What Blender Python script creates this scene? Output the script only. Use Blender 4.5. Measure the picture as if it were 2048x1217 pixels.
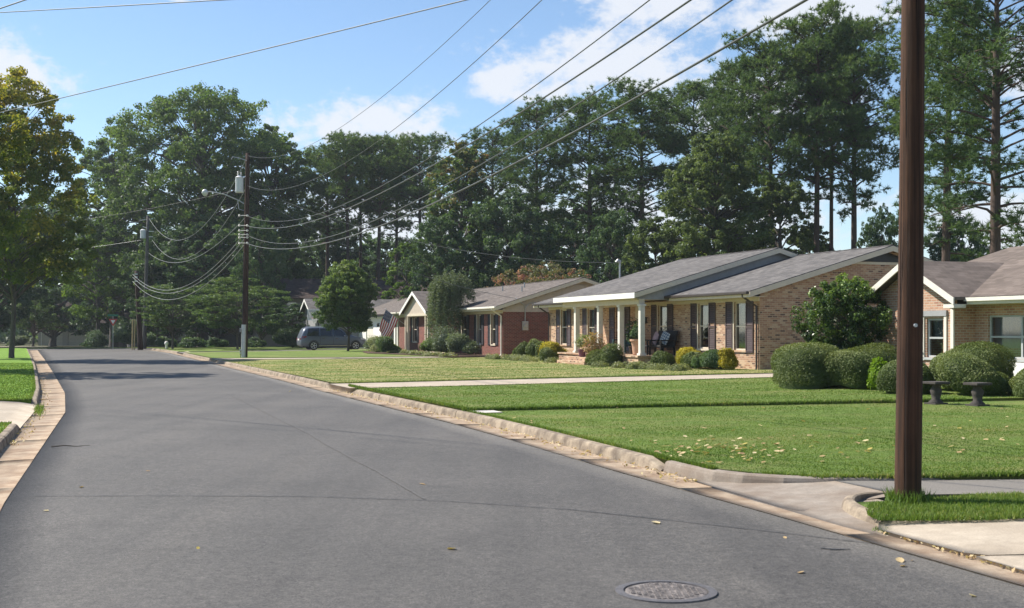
import bpy, math, random
import numpy as np
from mathutils import Vector, Matrix

for _o in list(bpy.data.objects):
    bpy.data.objects.remove(_o)
scene = bpy.context.scene
COL = scene.collection
R = math.radians

# ------------------------------------------------------------------ camera
CAM_H, FPX, HORIZON = 1.7, 2400.0, 662.0        # eye height, focal length and horizon row of the 2048 x 1217 photograph
cam_d = bpy.data.cameras.new('camera')
cam = bpy.data.objects.new('camera', cam_d)
COL.objects.link(cam)
cam.location = (0, 0, CAM_H)
cam.rotation_euler = (R(90), 0, 0)
cam_d.sensor_width = 36.0
cam_d.lens = 36.0 * FPX / 2048.0
cam_d.shift_y = (HORIZON - 608.5) / 2048.0
cam_d.clip_end = 3000
cam_d.dof.use_dof = True
cam_d.dof.focus_distance = 60.0
cam_d.dof.aperture_fstop = 5.6
scene.camera = cam

# ------------------------------------------------------------------ light
SUN_EL = R(47)
SUN_H = Vector((-0.92, 0.39, 0)).normalized()
SUN_DIR = Vector((SUN_H.x * math.cos(SUN_EL), SUN_H.y * math.cos(SUN_EL), math.sin(SUN_EL)))
sun_d = bpy.data.lights.new('sun', 'SUN')
sun_d.energy = 5.0
sun_d.angle = R(0.55)
sun_d.color = (1.0, 0.94, 0.84)
sun = bpy.data.objects.new('sun', sun_d)
sun.rotation_euler = SUN_DIR.to_track_quat('Z', 'Y').to_euler()
COL.objects.link(sun)

world = bpy.data.worlds.new('World')
scene.world = world
world.use_nodes = True
WN, WL = world.node_tree.nodes, world.node_tree.links
WN.clear()
w_out = WN.new('ShaderNodeOutputWorld')
w_bg = WN.new('ShaderNodeBackground')
w_sky = WN.new('ShaderNodeTexSky')
w_sky.sky_type = 'NISHITA'
w_sky.sun_disc = False
w_sky.sun_elevation = SUN_EL
w_sky.sun_rotation = math.atan2(SUN_H.x, SUN_H.y)
w_sky.altitude = 200
w_sky.air_density = 1.0
w_sky.dust_density = 0.05
w_sky.ozone_density = 3.0
w_bg.inputs['Strength'].default_value = 0.093
WL.new(w_bg.outputs[0], w_out.inputs[0])


def wmath(op, a, b=None, c=None, clamp=False):
    n = WN.new('ShaderNodeMath'); n.operation = op; n.use_clamp = clamp
    for i, v in enumerate((a, b, c)):
        if v is None: continue
        if isinstance(v, (int, float)): n.inputs[i].default_value = v
        else: WL.new(v, n.inputs[i])
    return n.outputs[0]


w_tc = WN.new('ShaderNodeTexCoord')
w_sep = WN.new('ShaderNodeSeparateXYZ')
WL.new(w_tc.outputs['Generated'], w_sep.inputs[0])
az = wmath('ARCTAN2', w_sep.outputs[0], w_sep.outputs[1])
el = wmath('ARCSINE', w_sep.outputs[2])
w_n1 = WN.new('ShaderNodeTexNoise'); w_n1.inputs['Scale'].default_value = 20; w_n1.inputs['Detail'].default_value = 9
w_n1.inputs['Roughness'].default_value = 0.62
w_map = WN.new('ShaderNodeMapping'); w_map.inputs['Scale'].default_value = (1, 1, 1.6)
WL.new(w_tc.outputs['Generated'], w_map.inputs[0]); WL.new(w_map.outputs[0], w_n1.inputs['Vector'])
# cumulus banks: bearing, elevation, half widths in radians
CLOUDS = [(0.078, 0.215, 0.125, 0.036), (-0.012, 0.202, 0.035, 0.016), (-0.115, 0.166, 0.082, 0.026), (-0.40, 0.196, 0.058, 0.030),
          (0.125, 0.268, 0.085, 0.022), (0.245, 0.258, 0.13, 0.030), (0.19, 0.19, 0.10, 0.03), (-0.272, 0.264, 0.016, 0.008),
          (0.40, 0.080, 0.10, 0.035), (0.42, 0.20, 0.06, 0.03), (-0.02, 0.09, 0.35, 0.045),
          (0.62, 0.17, 0.16, 0.06), (-0.66, 0.22, 0.15, 0.06), (-0.9, 0.12, 0.2, 0.05), (0.95, 0.3, 0.2, 0.08), (1.5, 0.2, 0.3, 0.08),
          (-1.6, 0.25, 0.3, 0.08), (2.3, 0.3, 0.3, 0.1), (-2.4, 0.2, 0.4, 0.08), (0.1, 0.55, 0.3, 0.08), (-0.5, 0.6, 0.2, 0.06)]
lobe = None
for (a0, e0, wa, we) in CLOUDS:
    d1 = wmath('POWER', wmath('DIVIDE', wmath('SUBTRACT', az, a0), wa), 2)
    de = wmath('SUBTRACT', el, e0)
    d2 = wmath('POWER', wmath('DIVIDE', de, we), 2)
    v = wmath('SUBTRACT', 1.0, wmath('SQRT', wmath('ADD', d1, d2)))
    lobe = v if lobe is None else wmath('MAXIMUM', lobe, v)
w_n2 = WN.new('ShaderNodeTexNoise'); w_n2.inputs['Scale'].default_value = 70; w_n2.inputs['Detail'].default_value = 8; w_n2.inputs['Roughness'].default_value = 0.6
WL.new(w_map.outputs[0], w_n2.inputs['Vector'])
dens = wmath('ADD', wmath('MULTIPLY', lobe, 0.8), wmath('MULTIPLY', wmath('SUBTRACT', w_n1.outputs[0], 0.5), 1.9))
dens = wmath('ADD', dens, wmath('MULTIPLY', wmath('SUBTRACT', w_n2.outputs[0], 0.52), 1.1))
w_mr = WN.new('ShaderNodeMapRange'); w_mr.interpolation_type = 'SMOOTHSTEP'
w_mr.inputs['From Min'].default_value = -0.08; w_mr.inputs['From Max'].default_value = 0.55
w_mr.inputs['To Max'].default_value = 0.9
WL.new(dens, w_mr.inputs['Value'])
w_mix = WN.new('ShaderNodeMix'); w_mix.data_type = 'RGBA'
w_hsv = WN.new('ShaderNodeHueSaturation'); w_hsv.inputs['Saturation'].default_value = 1.0
WL.new(w_sky.outputs[0], w_hsv.inputs['Color'])
WL.new(w_mr.outputs[0], w_mix.inputs['Factor'])
WL.new(w_hsv.outputs[0], w_mix.inputs['A'])
w_mix.inputs['B'].default_value = (5.5, 5.7, 6.1, 1)
WL.new(w_mix.outputs['Result'], w_bg.inputs['Color'])

scene.view_settings.view_transform = 'Standard'
scene.view_settings.look = 'None'
scene.view_settings.gamma = 1.0
scene.view_settings.use_curve_mapping = False
scene.view_settings.exposure = 0.80
scene.render.engine = 'CYCLES'
scene.cycles.use_denoising = True
scene.cycles.max_bounces = 6
scene.cycles.diffuse_bounces = 3
scene.cycles.glossy_bounces = 2
scene.cycles.transmission_bounces = 3
scene.cycles.transparent_max_bounces = 6
scene.cycles.sample_clamp_indirect = 4.0
scene.cycles.caustics_reflective = False
scene.cycles.caustics_refractive = False

# ------------------------------------------------------------------ street frame: s runs along the street, t to its right
SA, SB = 0.335, 0.942


def st(s, t, z=0.0):
    return Vector((-SA * s + SB * t, SB * s + SA * t, z))


def to_st(x, y):
    return (-SA * x + SB * y, SB * x + SA * y)


def bearing(px, Y):                 # ground position at depth Y on the bearing of a photograph column
    return ((px - 1024.0) / FPX * Y, Y)


def on_ground(px, py, h=0.0):       # where a photograph point lies if it is h above the road
    Y = (CAM_H - h) * FPX / (py - HORIZON)
    return ((px - 1024.0) / FPX * Y, Y, h)


def height_at(py, Y):
    return CAM_H + (HORIZON - py) * Y / FPX


HOUSE_ROT = math.atan2(-SB, SA)     # houses: x along the front towards the viewer, y into the plot


def smooth01(x):
    x = np.clip(x, 0, 1)
    return x * x * (3 - 2 * x)


def far_dip(s):
    return -0.5 * smooth01((np.asarray(s, float) - 122) / 45.0)


def lawn_z(s, t):
    s = np.asarray(s, float); t = np.asarray(t, float)
    z = 0.13 + 0.012 * np.clip(t - 6.7, 0, 22) + 0.012 * np.sin(s * 0.31 + t * 0.2) * np.clip((t - 7) / 4, 0, 1)
    z = np.where(t < 0, 0.13 + 0.014 * np.clip(-1.2 - t, 0, 40), z)
    return z + far_dip(s)


# ------------------------------------------------------------------ tagging
def tag(o, label=None, cat=None, group=None, kind=None):
    if label: o['label'] = label
    if cat: o['category'] = cat
    if group: o['group'] = group
    if kind: o['kind'] = kind
    return o


def empty(name, loc, rz=0.0, label=None, cat=None, group=None):
    o = bpy.data.objects.new(name, None)
    o.empty_display_size = 0.2
    COL.objects.link(o)
    o.location = loc
    o.rotation_euler = (0, 0, rz)
    return tag(o, label, cat, group)


def copy_tree(o, parent=None):
    c = o.copy(); COL.objects.link(c); c.parent = parent
    for ch in list(o.children): copy_tree(ch, c)
    return c


def link(name, me, mat=None, parent=None, smooth=False):
    o = bpy.data.objects.new(name, me)
    COL.objects.link(o)
    if mat is not None and len(me.materials) == 0: me.materials.append(mat)
    if parent is not None: o.parent = parent
    if smooth:
        me.polygons.foreach_set('use_smooth', np.ones(len(me.polygons), bool))
    return o


def np_mesh(name, verts, faces, k, tint=None, uv=None):
    """verts (N,3), faces (M,k) index array -> mesh"""
    me = bpy.data.meshes.new(name)
    verts = np.ascontiguousarray(verts, np.float32); faces = np.ascontiguousarray(faces, np.int32)
    me.vertices.add(len(verts)); me.vertices.foreach_set('co', verts.ravel())
    me.loops.add(faces.size); me.loops.foreach_set('vertex_index', faces.ravel())
    me.polygons.add(len(faces))
    me.polygons.foreach_set('loop_start', np.arange(0, faces.size, k, dtype=np.int32))
    me.polygons.foreach_set('loop_total', np.full(len(faces), k, np.int32))
    if tint is not None:
        a = me.attributes.new('tint', 'FLOAT', 'POINT')
        a.data.foreach_set('value', np.ascontiguousarray(tint, np.float32))
    me.update(calc_edges=True)
    return me


class MB:
    """collects boxes, quads and tubes, then builds ONE mesh object"""
    def __init__(self): self.v = []; self.f = []; self.mi = []; self.m = 0

    def face(self, pts):
        n = len(self.v); self.v += [tuple(p) for p in pts]; self.f.append(tuple(range(n, n + len(pts)))); self.mi.append(self.m)
        return self

    def raw(self, vs, fs):
        n = len(self.v); self.v += [tuple(p) for p in vs]
        for f in fs: self.f.append(tuple(i + n for i in f)); self.mi.append(self.m)
        return self

    def box(self, x0, x1, y0, y1, z0, z1):
        if x1 < x0: x0, x1 = x1, x0
        if y1 < y0: y0, y1 = y1, y0
        if z1 < z0: z0, z1 = z1, z0
        v = [(x0, y0, z0), (x1, y0, z0), (x1, y1, z0), (x0, y1, z0), (x0, y0, z1), (x1, y0, z1), (x1, y1, z1), (x0, y1, z1)]
        return self.raw(v, [(3, 2, 1, 0), (4, 5, 6, 7), (0, 1, 5, 4), (1, 2, 6, 5), (2, 3, 7, 6), (3, 0, 4, 7)])

    def prism(self, poly, d):
        """planar polygon (list of 3D points, counter-clockwise seen from outside) pushed back by vector d"""
        n = len(poly); d = Vector(d)
        back = [tuple(Vector(p) + d) for p in poly]
        fs = [tuple(range(n)), tuple(range(2 * n - 1, n - 1, -1))]
        for i in range(n):
            j = (i + 1) % n
            fs.append((j, i, n + i, n + j))
        return self.raw(list(poly) + back, fs)

    def tube(self, path, rad, n=8, cap=True):
        path = [Vector(p) for p in path]
        if not isinstance(rad, (list, tuple, np.ndarray)): rad = [rad] * len(path)
        base = len(self.v); m = len(path)
        ref = None
        for i, p in enumerate(path):
            d = (path[min(i + 1, m - 1)] - path[max(i - 1, 0)])
            d = d.normalized() if d.length > 1e-9 else Vector((0, 0, 1))
            if ref is None: ref = Vector((1, 0, 0)) if abs(d.x) < 0.8 else Vector((0, 1, 0))
            u = d.cross(ref).normalized(); w = d.cross(u).normalized(); ref = -w if False else ref
            for k in range(n):
                a = 2 * math.pi * k / n
                self.v.append(tuple(p + (u * math.cos(a) + w * math.sin(a)) * rad[i]))
        for i in range(m - 1):
            for k in range(n):
                a = base + i * n + k; b = base + i * n + (k + 1) % n
                self.f.append((a, b, b + n, a + n)); self.mi.append(self.m)
        if cap:
            self.f.append(tuple(base + k for k in range(n - 1, -1, -1))); self.mi.append(self.m)
            self.f.append(tuple(base + (m - 1) * n + k for k in range(n))); self.mi.append(self.m)
        return self

    def lathe(self, prof, c=(0, 0, 0), n=16, cap=True):
        """prof: list of (radius, z)"""
        base = len(self.v)
        for r, z in prof:
            for k in range(n):
                a = 2 * math.pi * k / n
                self.v.append((c[0] + r * math.cos(a), c[1] + r * math.sin(a), c[2] + z))
        for i in range(len(prof) - 1):
            for k in range(n):
                a = base + i * n + k; b = base + i * n + (k + 1) % n
                self.f.append((a, b, b + n, a + n)); self.mi.append(self.m)
        if cap:
            self.f.append(tuple(base + k for k in range(n - 1, -1, -1))); self.mi.append(self.m)
            t = base + (len(prof) - 1) * n
            self.f.append(tuple(t + k for k in range(n))); self.mi.append(self.m)
        return self

    def build(self, name, mat, parent=None, smooth=False, bevel=0.0):
        me = bpy.data.meshes.new(name)
        me.from_pydata(self.v, [], self.f)
        mats = mat if isinstance(mat, (list, tuple)) else [mat]
        for m_ in mats: me.materials.append(m_)
        if len(mats) > 1: me.polygons.foreach_set('material_index', np.array(self.mi, np.int32))
        me.update()
        uvl = me.uv_layers.new(name='UVMap')
        Z = Vector((0, 0, 1))
        uv = np.zeros((len(me.loops), 2), np.float32)
        for p in me.polygons:
            nrm = p.normal
            h = Z.cross(nrm)
            if h.length < 1e-3: h = Vector((1, 0, 0))
            h.normalize(); w = nrm.cross(h)
            for li in p.loop_indices:
                co = me.vertices[me.loops[li].vertex_index].co
                uv[li] = (co.dot(h), co.dot(w))
        uvl.data.foreach_set('uv', uv.ravel())
        o = link(name, me, None, parent, smooth)
        if bevel > 0:
            b = o.modifiers.new('bevel', 'BEVEL'); b.width = bevel; b.segments = 2; b.limit_method = 'ANGLE'
        return o


# ------------------------------------------------------------------ materials
class Mat:
    def __init__(self, name):
        self.m = bpy.data.materials.new(name); self.m.use_nodes = True
        self.n = self.m.node_tree.nodes; self.l = self.m.node_tree.links
        self.n.clear()
        self.out = self.n.new('ShaderNodeOutputMaterial')
        self.b = self.n.new('ShaderNodeBsdfPrincipled')
        self.l.new(self.b.outputs[0], self.out.inputs[0])
        self.b.inputs['Roughness'].default_value = 0.75
        self.b.inputs['Specular IOR Level'].default_value = 0.35

    def new(self, t, **kw):
        n = self.n.new(t)
        for k, v in kw.items():
            if k in n.inputs: n.inputs[k].default_value = v
            else: setattr(n, k, v)
        return n

    def noise(self, scale, detail=4, rough=0.6, vec=None, dist=0.0):
        n = self.new('ShaderNodeTexNoise')
        n.inputs['Scale'].default_value = scale; n.inputs['Detail'].default_value = detail
        n.inputs['Roughness'].default_value = rough; n.inputs['Distortion'].default_value = dist
        self.l.new(vec if vec is not None else self.obj(), n.inputs['Vector'])
        return n.outputs[0]

    def obj(self):
        if not hasattr(self, '_tc'): self._tc = self.new('ShaderNodeTexCoord')
        return self._tc.outputs['Object']

    def uv(self):
        self.obj(); return self._tc.outputs['UV']

    def mapping(self, vec, scale=(1, 1, 1), rot=(0, 0, 0), loc=(0, 0, 0)):
        n = self.new('ShaderNodeMapping')
        n.inputs['Scale'].default_value = scale; n.inputs['Rotation'].default_value = rot; n.inputs['Location'].default_value = loc
        self.l.new(vec, n.inputs[0]); return n.outputs[0]

    def ramp(self, fac, stops, interp='LINEAR'):
        n = self.new('ShaderNodeValToRGB'); n.color_ramp.interpolation = interp
        el = n.color_ramp.elements
        while len(el) > 1: el.remove(el[-1])
        el[0].position = stops[0][0]; el[0].color = (*stops[0][1], 1)
        for p, c in stops[1:]:
            e = el.new(p); e.color = (*c, 1)
        self.l.new(fac, n.inputs[0]); return n.outputs[0]

    def mix(self, fac, a, b, mode='MIX'):
        n = self.new('ShaderNodeMix'); n.data_type = 'RGBA'; n.blend_type = mode
        for key, v in (('Factor', fac), ('A', a), ('B', b)):
            s = n.inputs[key] if key == 'Factor' else [i for i in n.inputs if i.name == key and i.type == 'RGBA'][0]
            if isinstance(v, (int, float)): s.default_value = v
            elif isinstance(v, tuple): s.default_value = (*v, 1)
            else: self.l.new(v, s)
        return [o for o in n.outputs if o.type == 'RGBA'][0]

    def math(self, op, a, b=None, clamp=False):
        n = self.new('ShaderNodeMath'); n.operation = op; n.use_clamp = clamp
        for i, v in enumerate((a, b)):
            if v is None: continue
            if isinstance(v, (int, float)): n.inputs[i].default_value = v
            else: self.l.new(v, n.inputs[i])
        return n.outputs[0]

    def color(self, c):
        if isinstance(c, tuple): self.b.inputs['Base Color'].default_value = (*c, 1)
        else: self.l.new(c, self.b.inputs['Base Color'])
        return self

    def bump(self, h, strength=0.3, dist=0.01):
        n = self.new('ShaderNodeBump'); n.inputs['Strength'].default_value = strength; n.inputs['Distance'].default_value = dist
        self.l.new(h, n.inputs['Height']); self.l.new(n.outputs[0], self.b.inputs['Normal']); return self

    def set(self, **kw):
        for k, v in kw.items(): self.b.inputs[k.replace('_', ' ')].default_value = v
        return self


def plain(name, col, rough=0.7, var=0.12, scale=6.0, metal=0.0, bump=0.0):
    M = Mat(name)
    lo = tuple(c * (1 - var) for c in col); hi = tuple(min(1, c * (1 + var)) for c in col)
    nz = M.noise(scale, 5, 0.65)
    M.color(M.ramp(nz, [(0.3, lo), (0.7, hi)]))
    M.set(Roughness=rough, Metallic=metal)
    if bump: M.bump(M.noise(scale * 6, 4), bump, 0.01)
    return M.m


def brick_mat(name, palette, mortar, bw=0.205, rh=0.072, ms=0.011, sat=0.15):
    M = Mat(name)
    n = M.new('ShaderNodeTexBrick')
    n.inputs['Color1'].default_value = (0, 0, 0, 1); n.inputs['Color2'].default_value = (1, 1, 1, 1)
    n.inputs['Mortar'].default_value = (0.5, 0.5, 0.5, 1)
    n.inputs['Scale'].default_value = 1.0; n.inputs['Brick Width'].default_value = bw; n.inputs['Row Height'].default_value = rh
    n.inputs['Mortar Size'].default_value = ms; n.inputs['Mortar Smooth'].default_value = 0.2
    M.l.new(M.uv(), n.inputs['Vector'])
    pal = M.ramp(n.outputs['Color'], palette, 'CONSTANT')
    g = M.noise(22, 5, 0.7)
    pal = M.mix(0.35, pal, M.ramp(g, [(0.3, (0.25, 0.22, 0.2)), (0.7, (1, 1, 1))]), 'MULTIPLY')
    w = M.noise(0.7, 4, 0.6)
    pal = M.mix(0.3, pal, M.ramp(w, [(0.35, (0.62, 0.6, 0.58)), (0.65, (1.0, 1.0, 1.0))]), 'MULTIPLY')
    M.color(M.mix(n.outputs['Fac'], pal, mortar))
    M.set(Roughness=0.85)
    inv = M.math('SUBTRACT', 1.0, n.outputs['Fac'])
    M.bump(M.math('ADD', inv, M.math('MULTIPLY', g, 0.4)), 0.6, 0.008)
    return M.m


def shingle_mat(name, stops):
    M = Mat(name)
    n = M.new('ShaderNodeTexBrick')
    n.inputs['Color1'].default_value = (0, 0, 0, 1); n.inputs['Color2'].default_value = (1, 1, 1, 1)
    n.inputs['Scale'].default_value = 1.0; n.inputs['Brick Width'].default_value = 0.32; n.inputs['Row Height'].default_value = 0.145
    n.inputs['Mortar Size'].default_value = 0.008; n.inputs['Mortar'].default_value = (0.2, 0.2, 0.2, 1)
    M.l.new(M.uv(), n.inputs['Vector'])
    c = M.ramp(n.outputs['Color'], stops)
    big = M.noise(0.9, 6, 0.65)
    c = M.mix(0.75, c, M.ramp(big, [(0.3, (0.6, 0.58, 0.56)), (0.72, (1.05, 1.02, 1.0))]), 'MULTIPLY')
    st_ = M.noise(2.4, 5, 0.6, M.mapping(M.uv(), (1.6, 0.12, 1)))
    c = M.mix(0.35, c, M.ramp(st_, [(0.35, (0.6, 0.58, 0.56)), (0.65, (1, 1, 1))]), 'MULTIPLY')
    gr = M.noise(90, 3, 0.8)
    c = M.mix(0.35, c, M.ramp(gr, [(0.35, (0.5, 0.5, 0.5)), (0.65, (1.1, 1.1, 1.1))]), 'MULTIPLY')
    M.color(c); M.set(Roughness=0.9)
    M.bump(M.math('SUBTRACT', n.outputs['Color'], n.outputs['Fac']), 0.5, 0.012)
    return M.m


def leaf_mat(name, stops, trans=0.35, rough=0.55, warm=1.0):
    """stops over the per-leaf 'tint' attribute"""
    M = Mat(name)
    a = M.new('ShaderNodeAttribute'); a.attribute_name = 'tint'
    oi = M.new('ShaderNodeObjectInfo')
    fac = M.math('ADD', a.outputs['Fac'], M.math('MULTIPLY', M.math('SUBTRACT', oi.outputs['Random'], 0.5), 0.16))
    c = M.ramp(fac, stops)
    M.color(c); M.set(Roughness=rough)
    M.b.inputs['Specular IOR Level'].default_value = 0.25
    t = M.new('ShaderNodeBsdfTranslucent')
    tc = M.mix(1.0, c, (1.25 * warm, 1.25, 0.55), 'MULTIPLY')
    M.l.new(tc, t.inputs['Color'])
    mx = M.new('ShaderNodeMixShader'); mx.inputs[0].default_value = trans
    M.l.new(M.b.outputs[0], mx.inputs[1]); M.l.new(t.outputs[0], mx.inputs[2])
    M.l.new(mx.outputs[0], M.out.inputs[0])
    return M.m


MT = {}
# asphalt: fine aggregate, long tyre-worn bands and stains
M = Mat('asphalt')
fine = M.noise(70, 5, 0.85); mid = M.noise(9, 5, 0.65); big = M.noise(0.35, 5, 0.55)
streak = M.noise(1.1, 5, 0.6, M.mapping(M.obj(), (0.8, 0.025, 1), (0, 0, math.atan2(SA, SB))))
c = M.ramp(big, [(0.3, (0.074, 0.070, 0.066)), (0.7, (0.105, 0.098, 0.091))])
c = M.mix(0.75, c, M.ramp(streak, [(0.32, (0.74, 0.74, 0.75)), (0.5, (1, 1, 1)), (0.68, (1.16, 1.14, 1.11))]), 'MULTIPLY')
c = M.mix(0.6, c, M.ramp(mid, [(0.3, (0.75, 0.75, 0.75)), (0.7, (1.15, 1.15, 1.15))]), 'MULTIPLY')
grain = M.noise(26, 6, 0.8)
c = M.mix(0.9, c, M.ramp(grain, [(0.34, (0.55, 0.55, 0.56)), (0.5, (1, 1, 1)), (0.66, (1.5, 1.48, 1.45))]), 'MULTIPLY')
stain = M.noise(0.9, 7, 0.7)
c = M.mix(0.55, c, M.ramp(stain, [(0.34, (0.7, 0.7, 0.71)), (0.45, (1, 1, 1)), (0.62, (1.0, 1.0, 1.0)), (0.72, (1.18, 1.16, 1.13))]), 'MULTIPLY')
c = M.mix(0.85, c, M.ramp(fine, [(0.36, (0.35, 0.35, 0.36)), (0.5, (1, 1, 1)), (0.64, (1.9, 1.86, 1.8))]), 'MULTIPLY')
M.color(c); M.set(Roughness=0.72); M.b.inputs['Specular IOR Level'].default_value = 0.4
M.bump(M.math('ADD', M.math('ADD', fine, grain), M.math('MULTIPLY', mid, 0.3)), 0.7, 0.010)
MT['asphalt'] = M.m
MT['asphalt_old'] = plain('asphalt_old', (0.175, 0.16, 0.142), 0.9, 0.25, 40, bump=0.3)
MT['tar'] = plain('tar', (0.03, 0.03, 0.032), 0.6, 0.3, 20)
MT['seam'] = plain('seam', (0.10, 0.095, 0.09), 0.75, 0.35, 30)


def concrete(name, base, dirt, dirt_amt, scale=1.4):
    M = Mat(name)
    big = M.noise(scale, 6, 0.65); fine = M.noise(60, 4, 0.75); mid = M.noise(7, 5, 0.6)
    c = M.ramp(mid, [(0.3, tuple(v * 0.85 for v in base)), (0.7, tuple(min(1, v * 1.12) for v in base))])
    c = M.mix(M.math('MULTIPLY', M.ramp(big, [(0.38, (0, 0, 0)), (0.62, (1, 1, 1))]), dirt_amt), c, dirt)
    c = M.mix(0.5, c, M.ramp(fine, [(0.3, (0.6, 0.6, 0.6)), (0.7, (1.25, 1.25, 1.25))]), 'MULTIPLY')
    M.color(c); M.set(Roughness=0.92); M.bump(M.math('ADD', fine, mid), 0.35, 0.006)
    return M.m


MT['gutter'] = concrete('gutter_concrete', (0.37, 0.29, 0.21), (0.215, 0.14, 0.088), 0.85, 2.2)
MT['kerb'] = concrete('kerb_concrete', (0.35, 0.285, 0.21), (0.13, 0.10, 0.075), 0.9, 3.2)
MT['concrete'] = concrete('drive_concrete', (0.44, 0.375, 0.295), (0.30, 0.245, 0.185), 0.55)
MT['concrete_new'] = concrete('patch_concrete', (0.52, 0.49, 0.45), (0.38, 0.35, 0.31), 0.4)
MT['apron'] = concrete('apron_concrete', (0.29, 0.25, 0.21), (0.18, 0.135, 0.10), 0.7, 1.8)

# mown lawn
def lawn_mat(name, green, dry, dry_lo, dry_hi, stripe=0.0):
    M = Mat(name)
    big = M.noise(0.42, 5, 0.6); mid = M.noise(3.2, 5, 0.65); fine = M.noise(55, 4, 0.8)
    g = M.ramp(mid, [(0.3, tuple(v * 0.78 for v in green)), (0.7, tuple(v * 1.2 for v in green))])
    g = M.mix(M.ramp(M.noise(0.8, 6, 0.7, M.mapping(M.obj(), (0.5, 1.4, 1))), [(dry_lo, (0, 0, 0)), (dry_hi, (1, 1, 1))]), g, dry)
    g = M.mix(0.5, g, M.ramp(big, [(0.3, (0.8, 0.85, 0.75)), (0.7, (1.12, 1.08, 1.1))]), 'MULTIPLY')
    if stripe:
        wv = M.new('ShaderNodeTexWave'); wv.inputs['Scale'].default_value = 0.30; wv.inputs['Distortion'].default_value = 0.5
        M.l.new(M.mapping(M.obj(), (1, 1, 1), (0, 0, math.atan2(SA, SB))), wv.inputs['Vector'])
        g = M.mix(stripe, g, M.ramp(wv.outputs[0], [(0.35, (0.72, 0.75, 0.7)), (0.65, (1.2, 1.18, 1.1))]), 'MULTIPLY')
    g = M.mix(0.8, g, M.ramp(fine, [(0.3, (0.45, 0.48, 0.4)), (0.52, (1, 1, 1)), (0.75, (1.5, 1.45, 1.3))]), 'MULTIPLY')
    M.color(g); M.set(Roughness=0.85); M.b.inputs['Specular IOR Level'].default_value = 0.15
    M.bump(M.math('ADD', fine, mid), 0.9, 0.03)
    return M.m


MT['lawn'] = lawn_mat('lawn_grass', (0.140, 0.208, 0.046), (0.27, 0.245, 0.10), 0.47, 0.72)
MT['lawn_dry'] = lawn_mat('lawn_grass_dry', (0.175, 0.225, 0.068), (0.40, 0.32, 0.15), 0.42, 0.62)
MT['lawn_left'] = lawn_mat('lawn_grass_left', (0.165, 0.285, 0.038), (0.27, 0.30, 0.07), 0.6, 0.85, 0.5)
MT['earth'] = lawn_mat('woodland_floor', (0.055, 0.075, 0.028), (0.085, 0.06, 0.035), 0.42, 0.62)
MT['mulch'] = plain('mulch', (0.085, 0.05, 0.033), 0.95, 0.4, 30, bump=0.6)

MT['brick_blond'] = brick_mat('brick_blond', [(0.0, (0.17, 0.105, 0.08)), (0.09, (0.42, 0.235, 0.15)), (0.34, (0.56, 0.35, 0.22)), (0.58, (0.48, 0.28, 0.18)),
                                              (0.78, (0.62, 0.45, 0.30)), (0.95, (0.24, 0.15, 0.11))], (0.48, 0.365, 0.26))
MT['brick_red'] = brick_mat('brick_red', [(0.0, (0.17, 0.045, 0.035)), (0.25, (0.235, 0.06, 0.045)), (0.55, (0.20, 0.052, 0.042)), (0.8, (0.27, 0.075, 0.055))],
                            (0.23, 0.165, 0.14))
MT['brick_peach'] = brick_mat('brick_peach', [(0.0, (0.46, 0.25, 0.165)), (0.3, (0.57, 0.335, 0.225)), (0.6, (0.52, 0.285, 0.19)), (0.85, (0.40, 0.20, 0.14))],
                              (0.47, 0.40, 0.32))
MT['shingle_grey'] = shingle_mat('shingle_grey', [(0.0, (0.105, 0.10, 0.10)), (0.5, (0.15, 0.142, 0.14)), (1.0, (0.195, 0.185, 0.18))])
MT['shingle_brown'] = shingle_mat('shingle_brown', [(0.0, (0.115, 0.098, 0.09)), (0.5, (0.16, 0.137, 0.125)), (1.0, (0.205, 0.178, 0.162))])
MT['shingle_taupe'] = shingle_mat('shingle_taupe', [(0.0, (0.15, 0.122, 0.105)), (0.5, (0.19, 0.155, 0.135)), (1.0, (0.23, 0.19, 0.165))])
MT['shingle_dark'] = shingle_mat('shingle_dark', [(0.0, (0.045, 0.028, 0.025)), (0.5, (0.065, 0.042, 0.036)), (1.0, (0.09, 0.06, 0.05))])
MT['trim'] = plain('cream_trim', (0.58, 0.51, 0.40), 0.6, 0.08)
MT['white'] = plain('white_paint', (0.78, 0.77, 0.73), 0.55, 0.06)
MT['offwhite'] = plain('off_white_paint', (0.66, 0.63, 0.56), 0.6, 0.08)
MT['siding_beige'] = plain('beige_siding', (0.47, 0.40, 0.33), 0.6, 0.1)
MT['siding_grey'] = plain('grey_siding', (0.30, 0.30, 0.31), 0.6, 0.1)
MT['trim_grey'] = plain('grey_trim', (0.40, 0.42, 0.42), 0.6, 0.08)
MT['siding_dim'] = plain('taupe_siding', (0.22, 0.20, 0.19), 0.7, 0.1)
MT['shutter'] = plain('shutter_brown', (0.075, 0.052, 0.052), 0.5, 0.15)
MT['shutter_black'] = plain('shutter_black', (0.03, 0.03, 0.036), 0.5, 0.15)
MT['gutter_brown'] = plain('gutter_brown', (0.05, 0.04, 0.036), 0.45, 0.1)
MT['door'] = plain('door_dark', (0.05, 0.035, 0.03), 0.4, 0.15)
MT['curtain'] = plain('curtain', (0.42, 0.43, 0.43), 0.9, 0.1, 3)
MT['metal'] = plain('galvanised', (0.42, 0.43, 0.44), 0.45, 0.12, 12, 0.6)
MT['metal_white'] = plain('grey_enamel', (0.55, 0.56, 0.57), 0.4, 0.1, 8, 0.1)
MT['porcelain'] = plain('porcelain', (0.6, 0.58, 0.55), 0.3, 0.05)
MT['dark_metal'] = plain('dark_metal', (0.03, 0.03, 0.032), 0.45, 0.1)
MT['wire'] = plain('wire', (0.10, 0.105, 0.10), 0.5, 0.15, 3)
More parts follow.
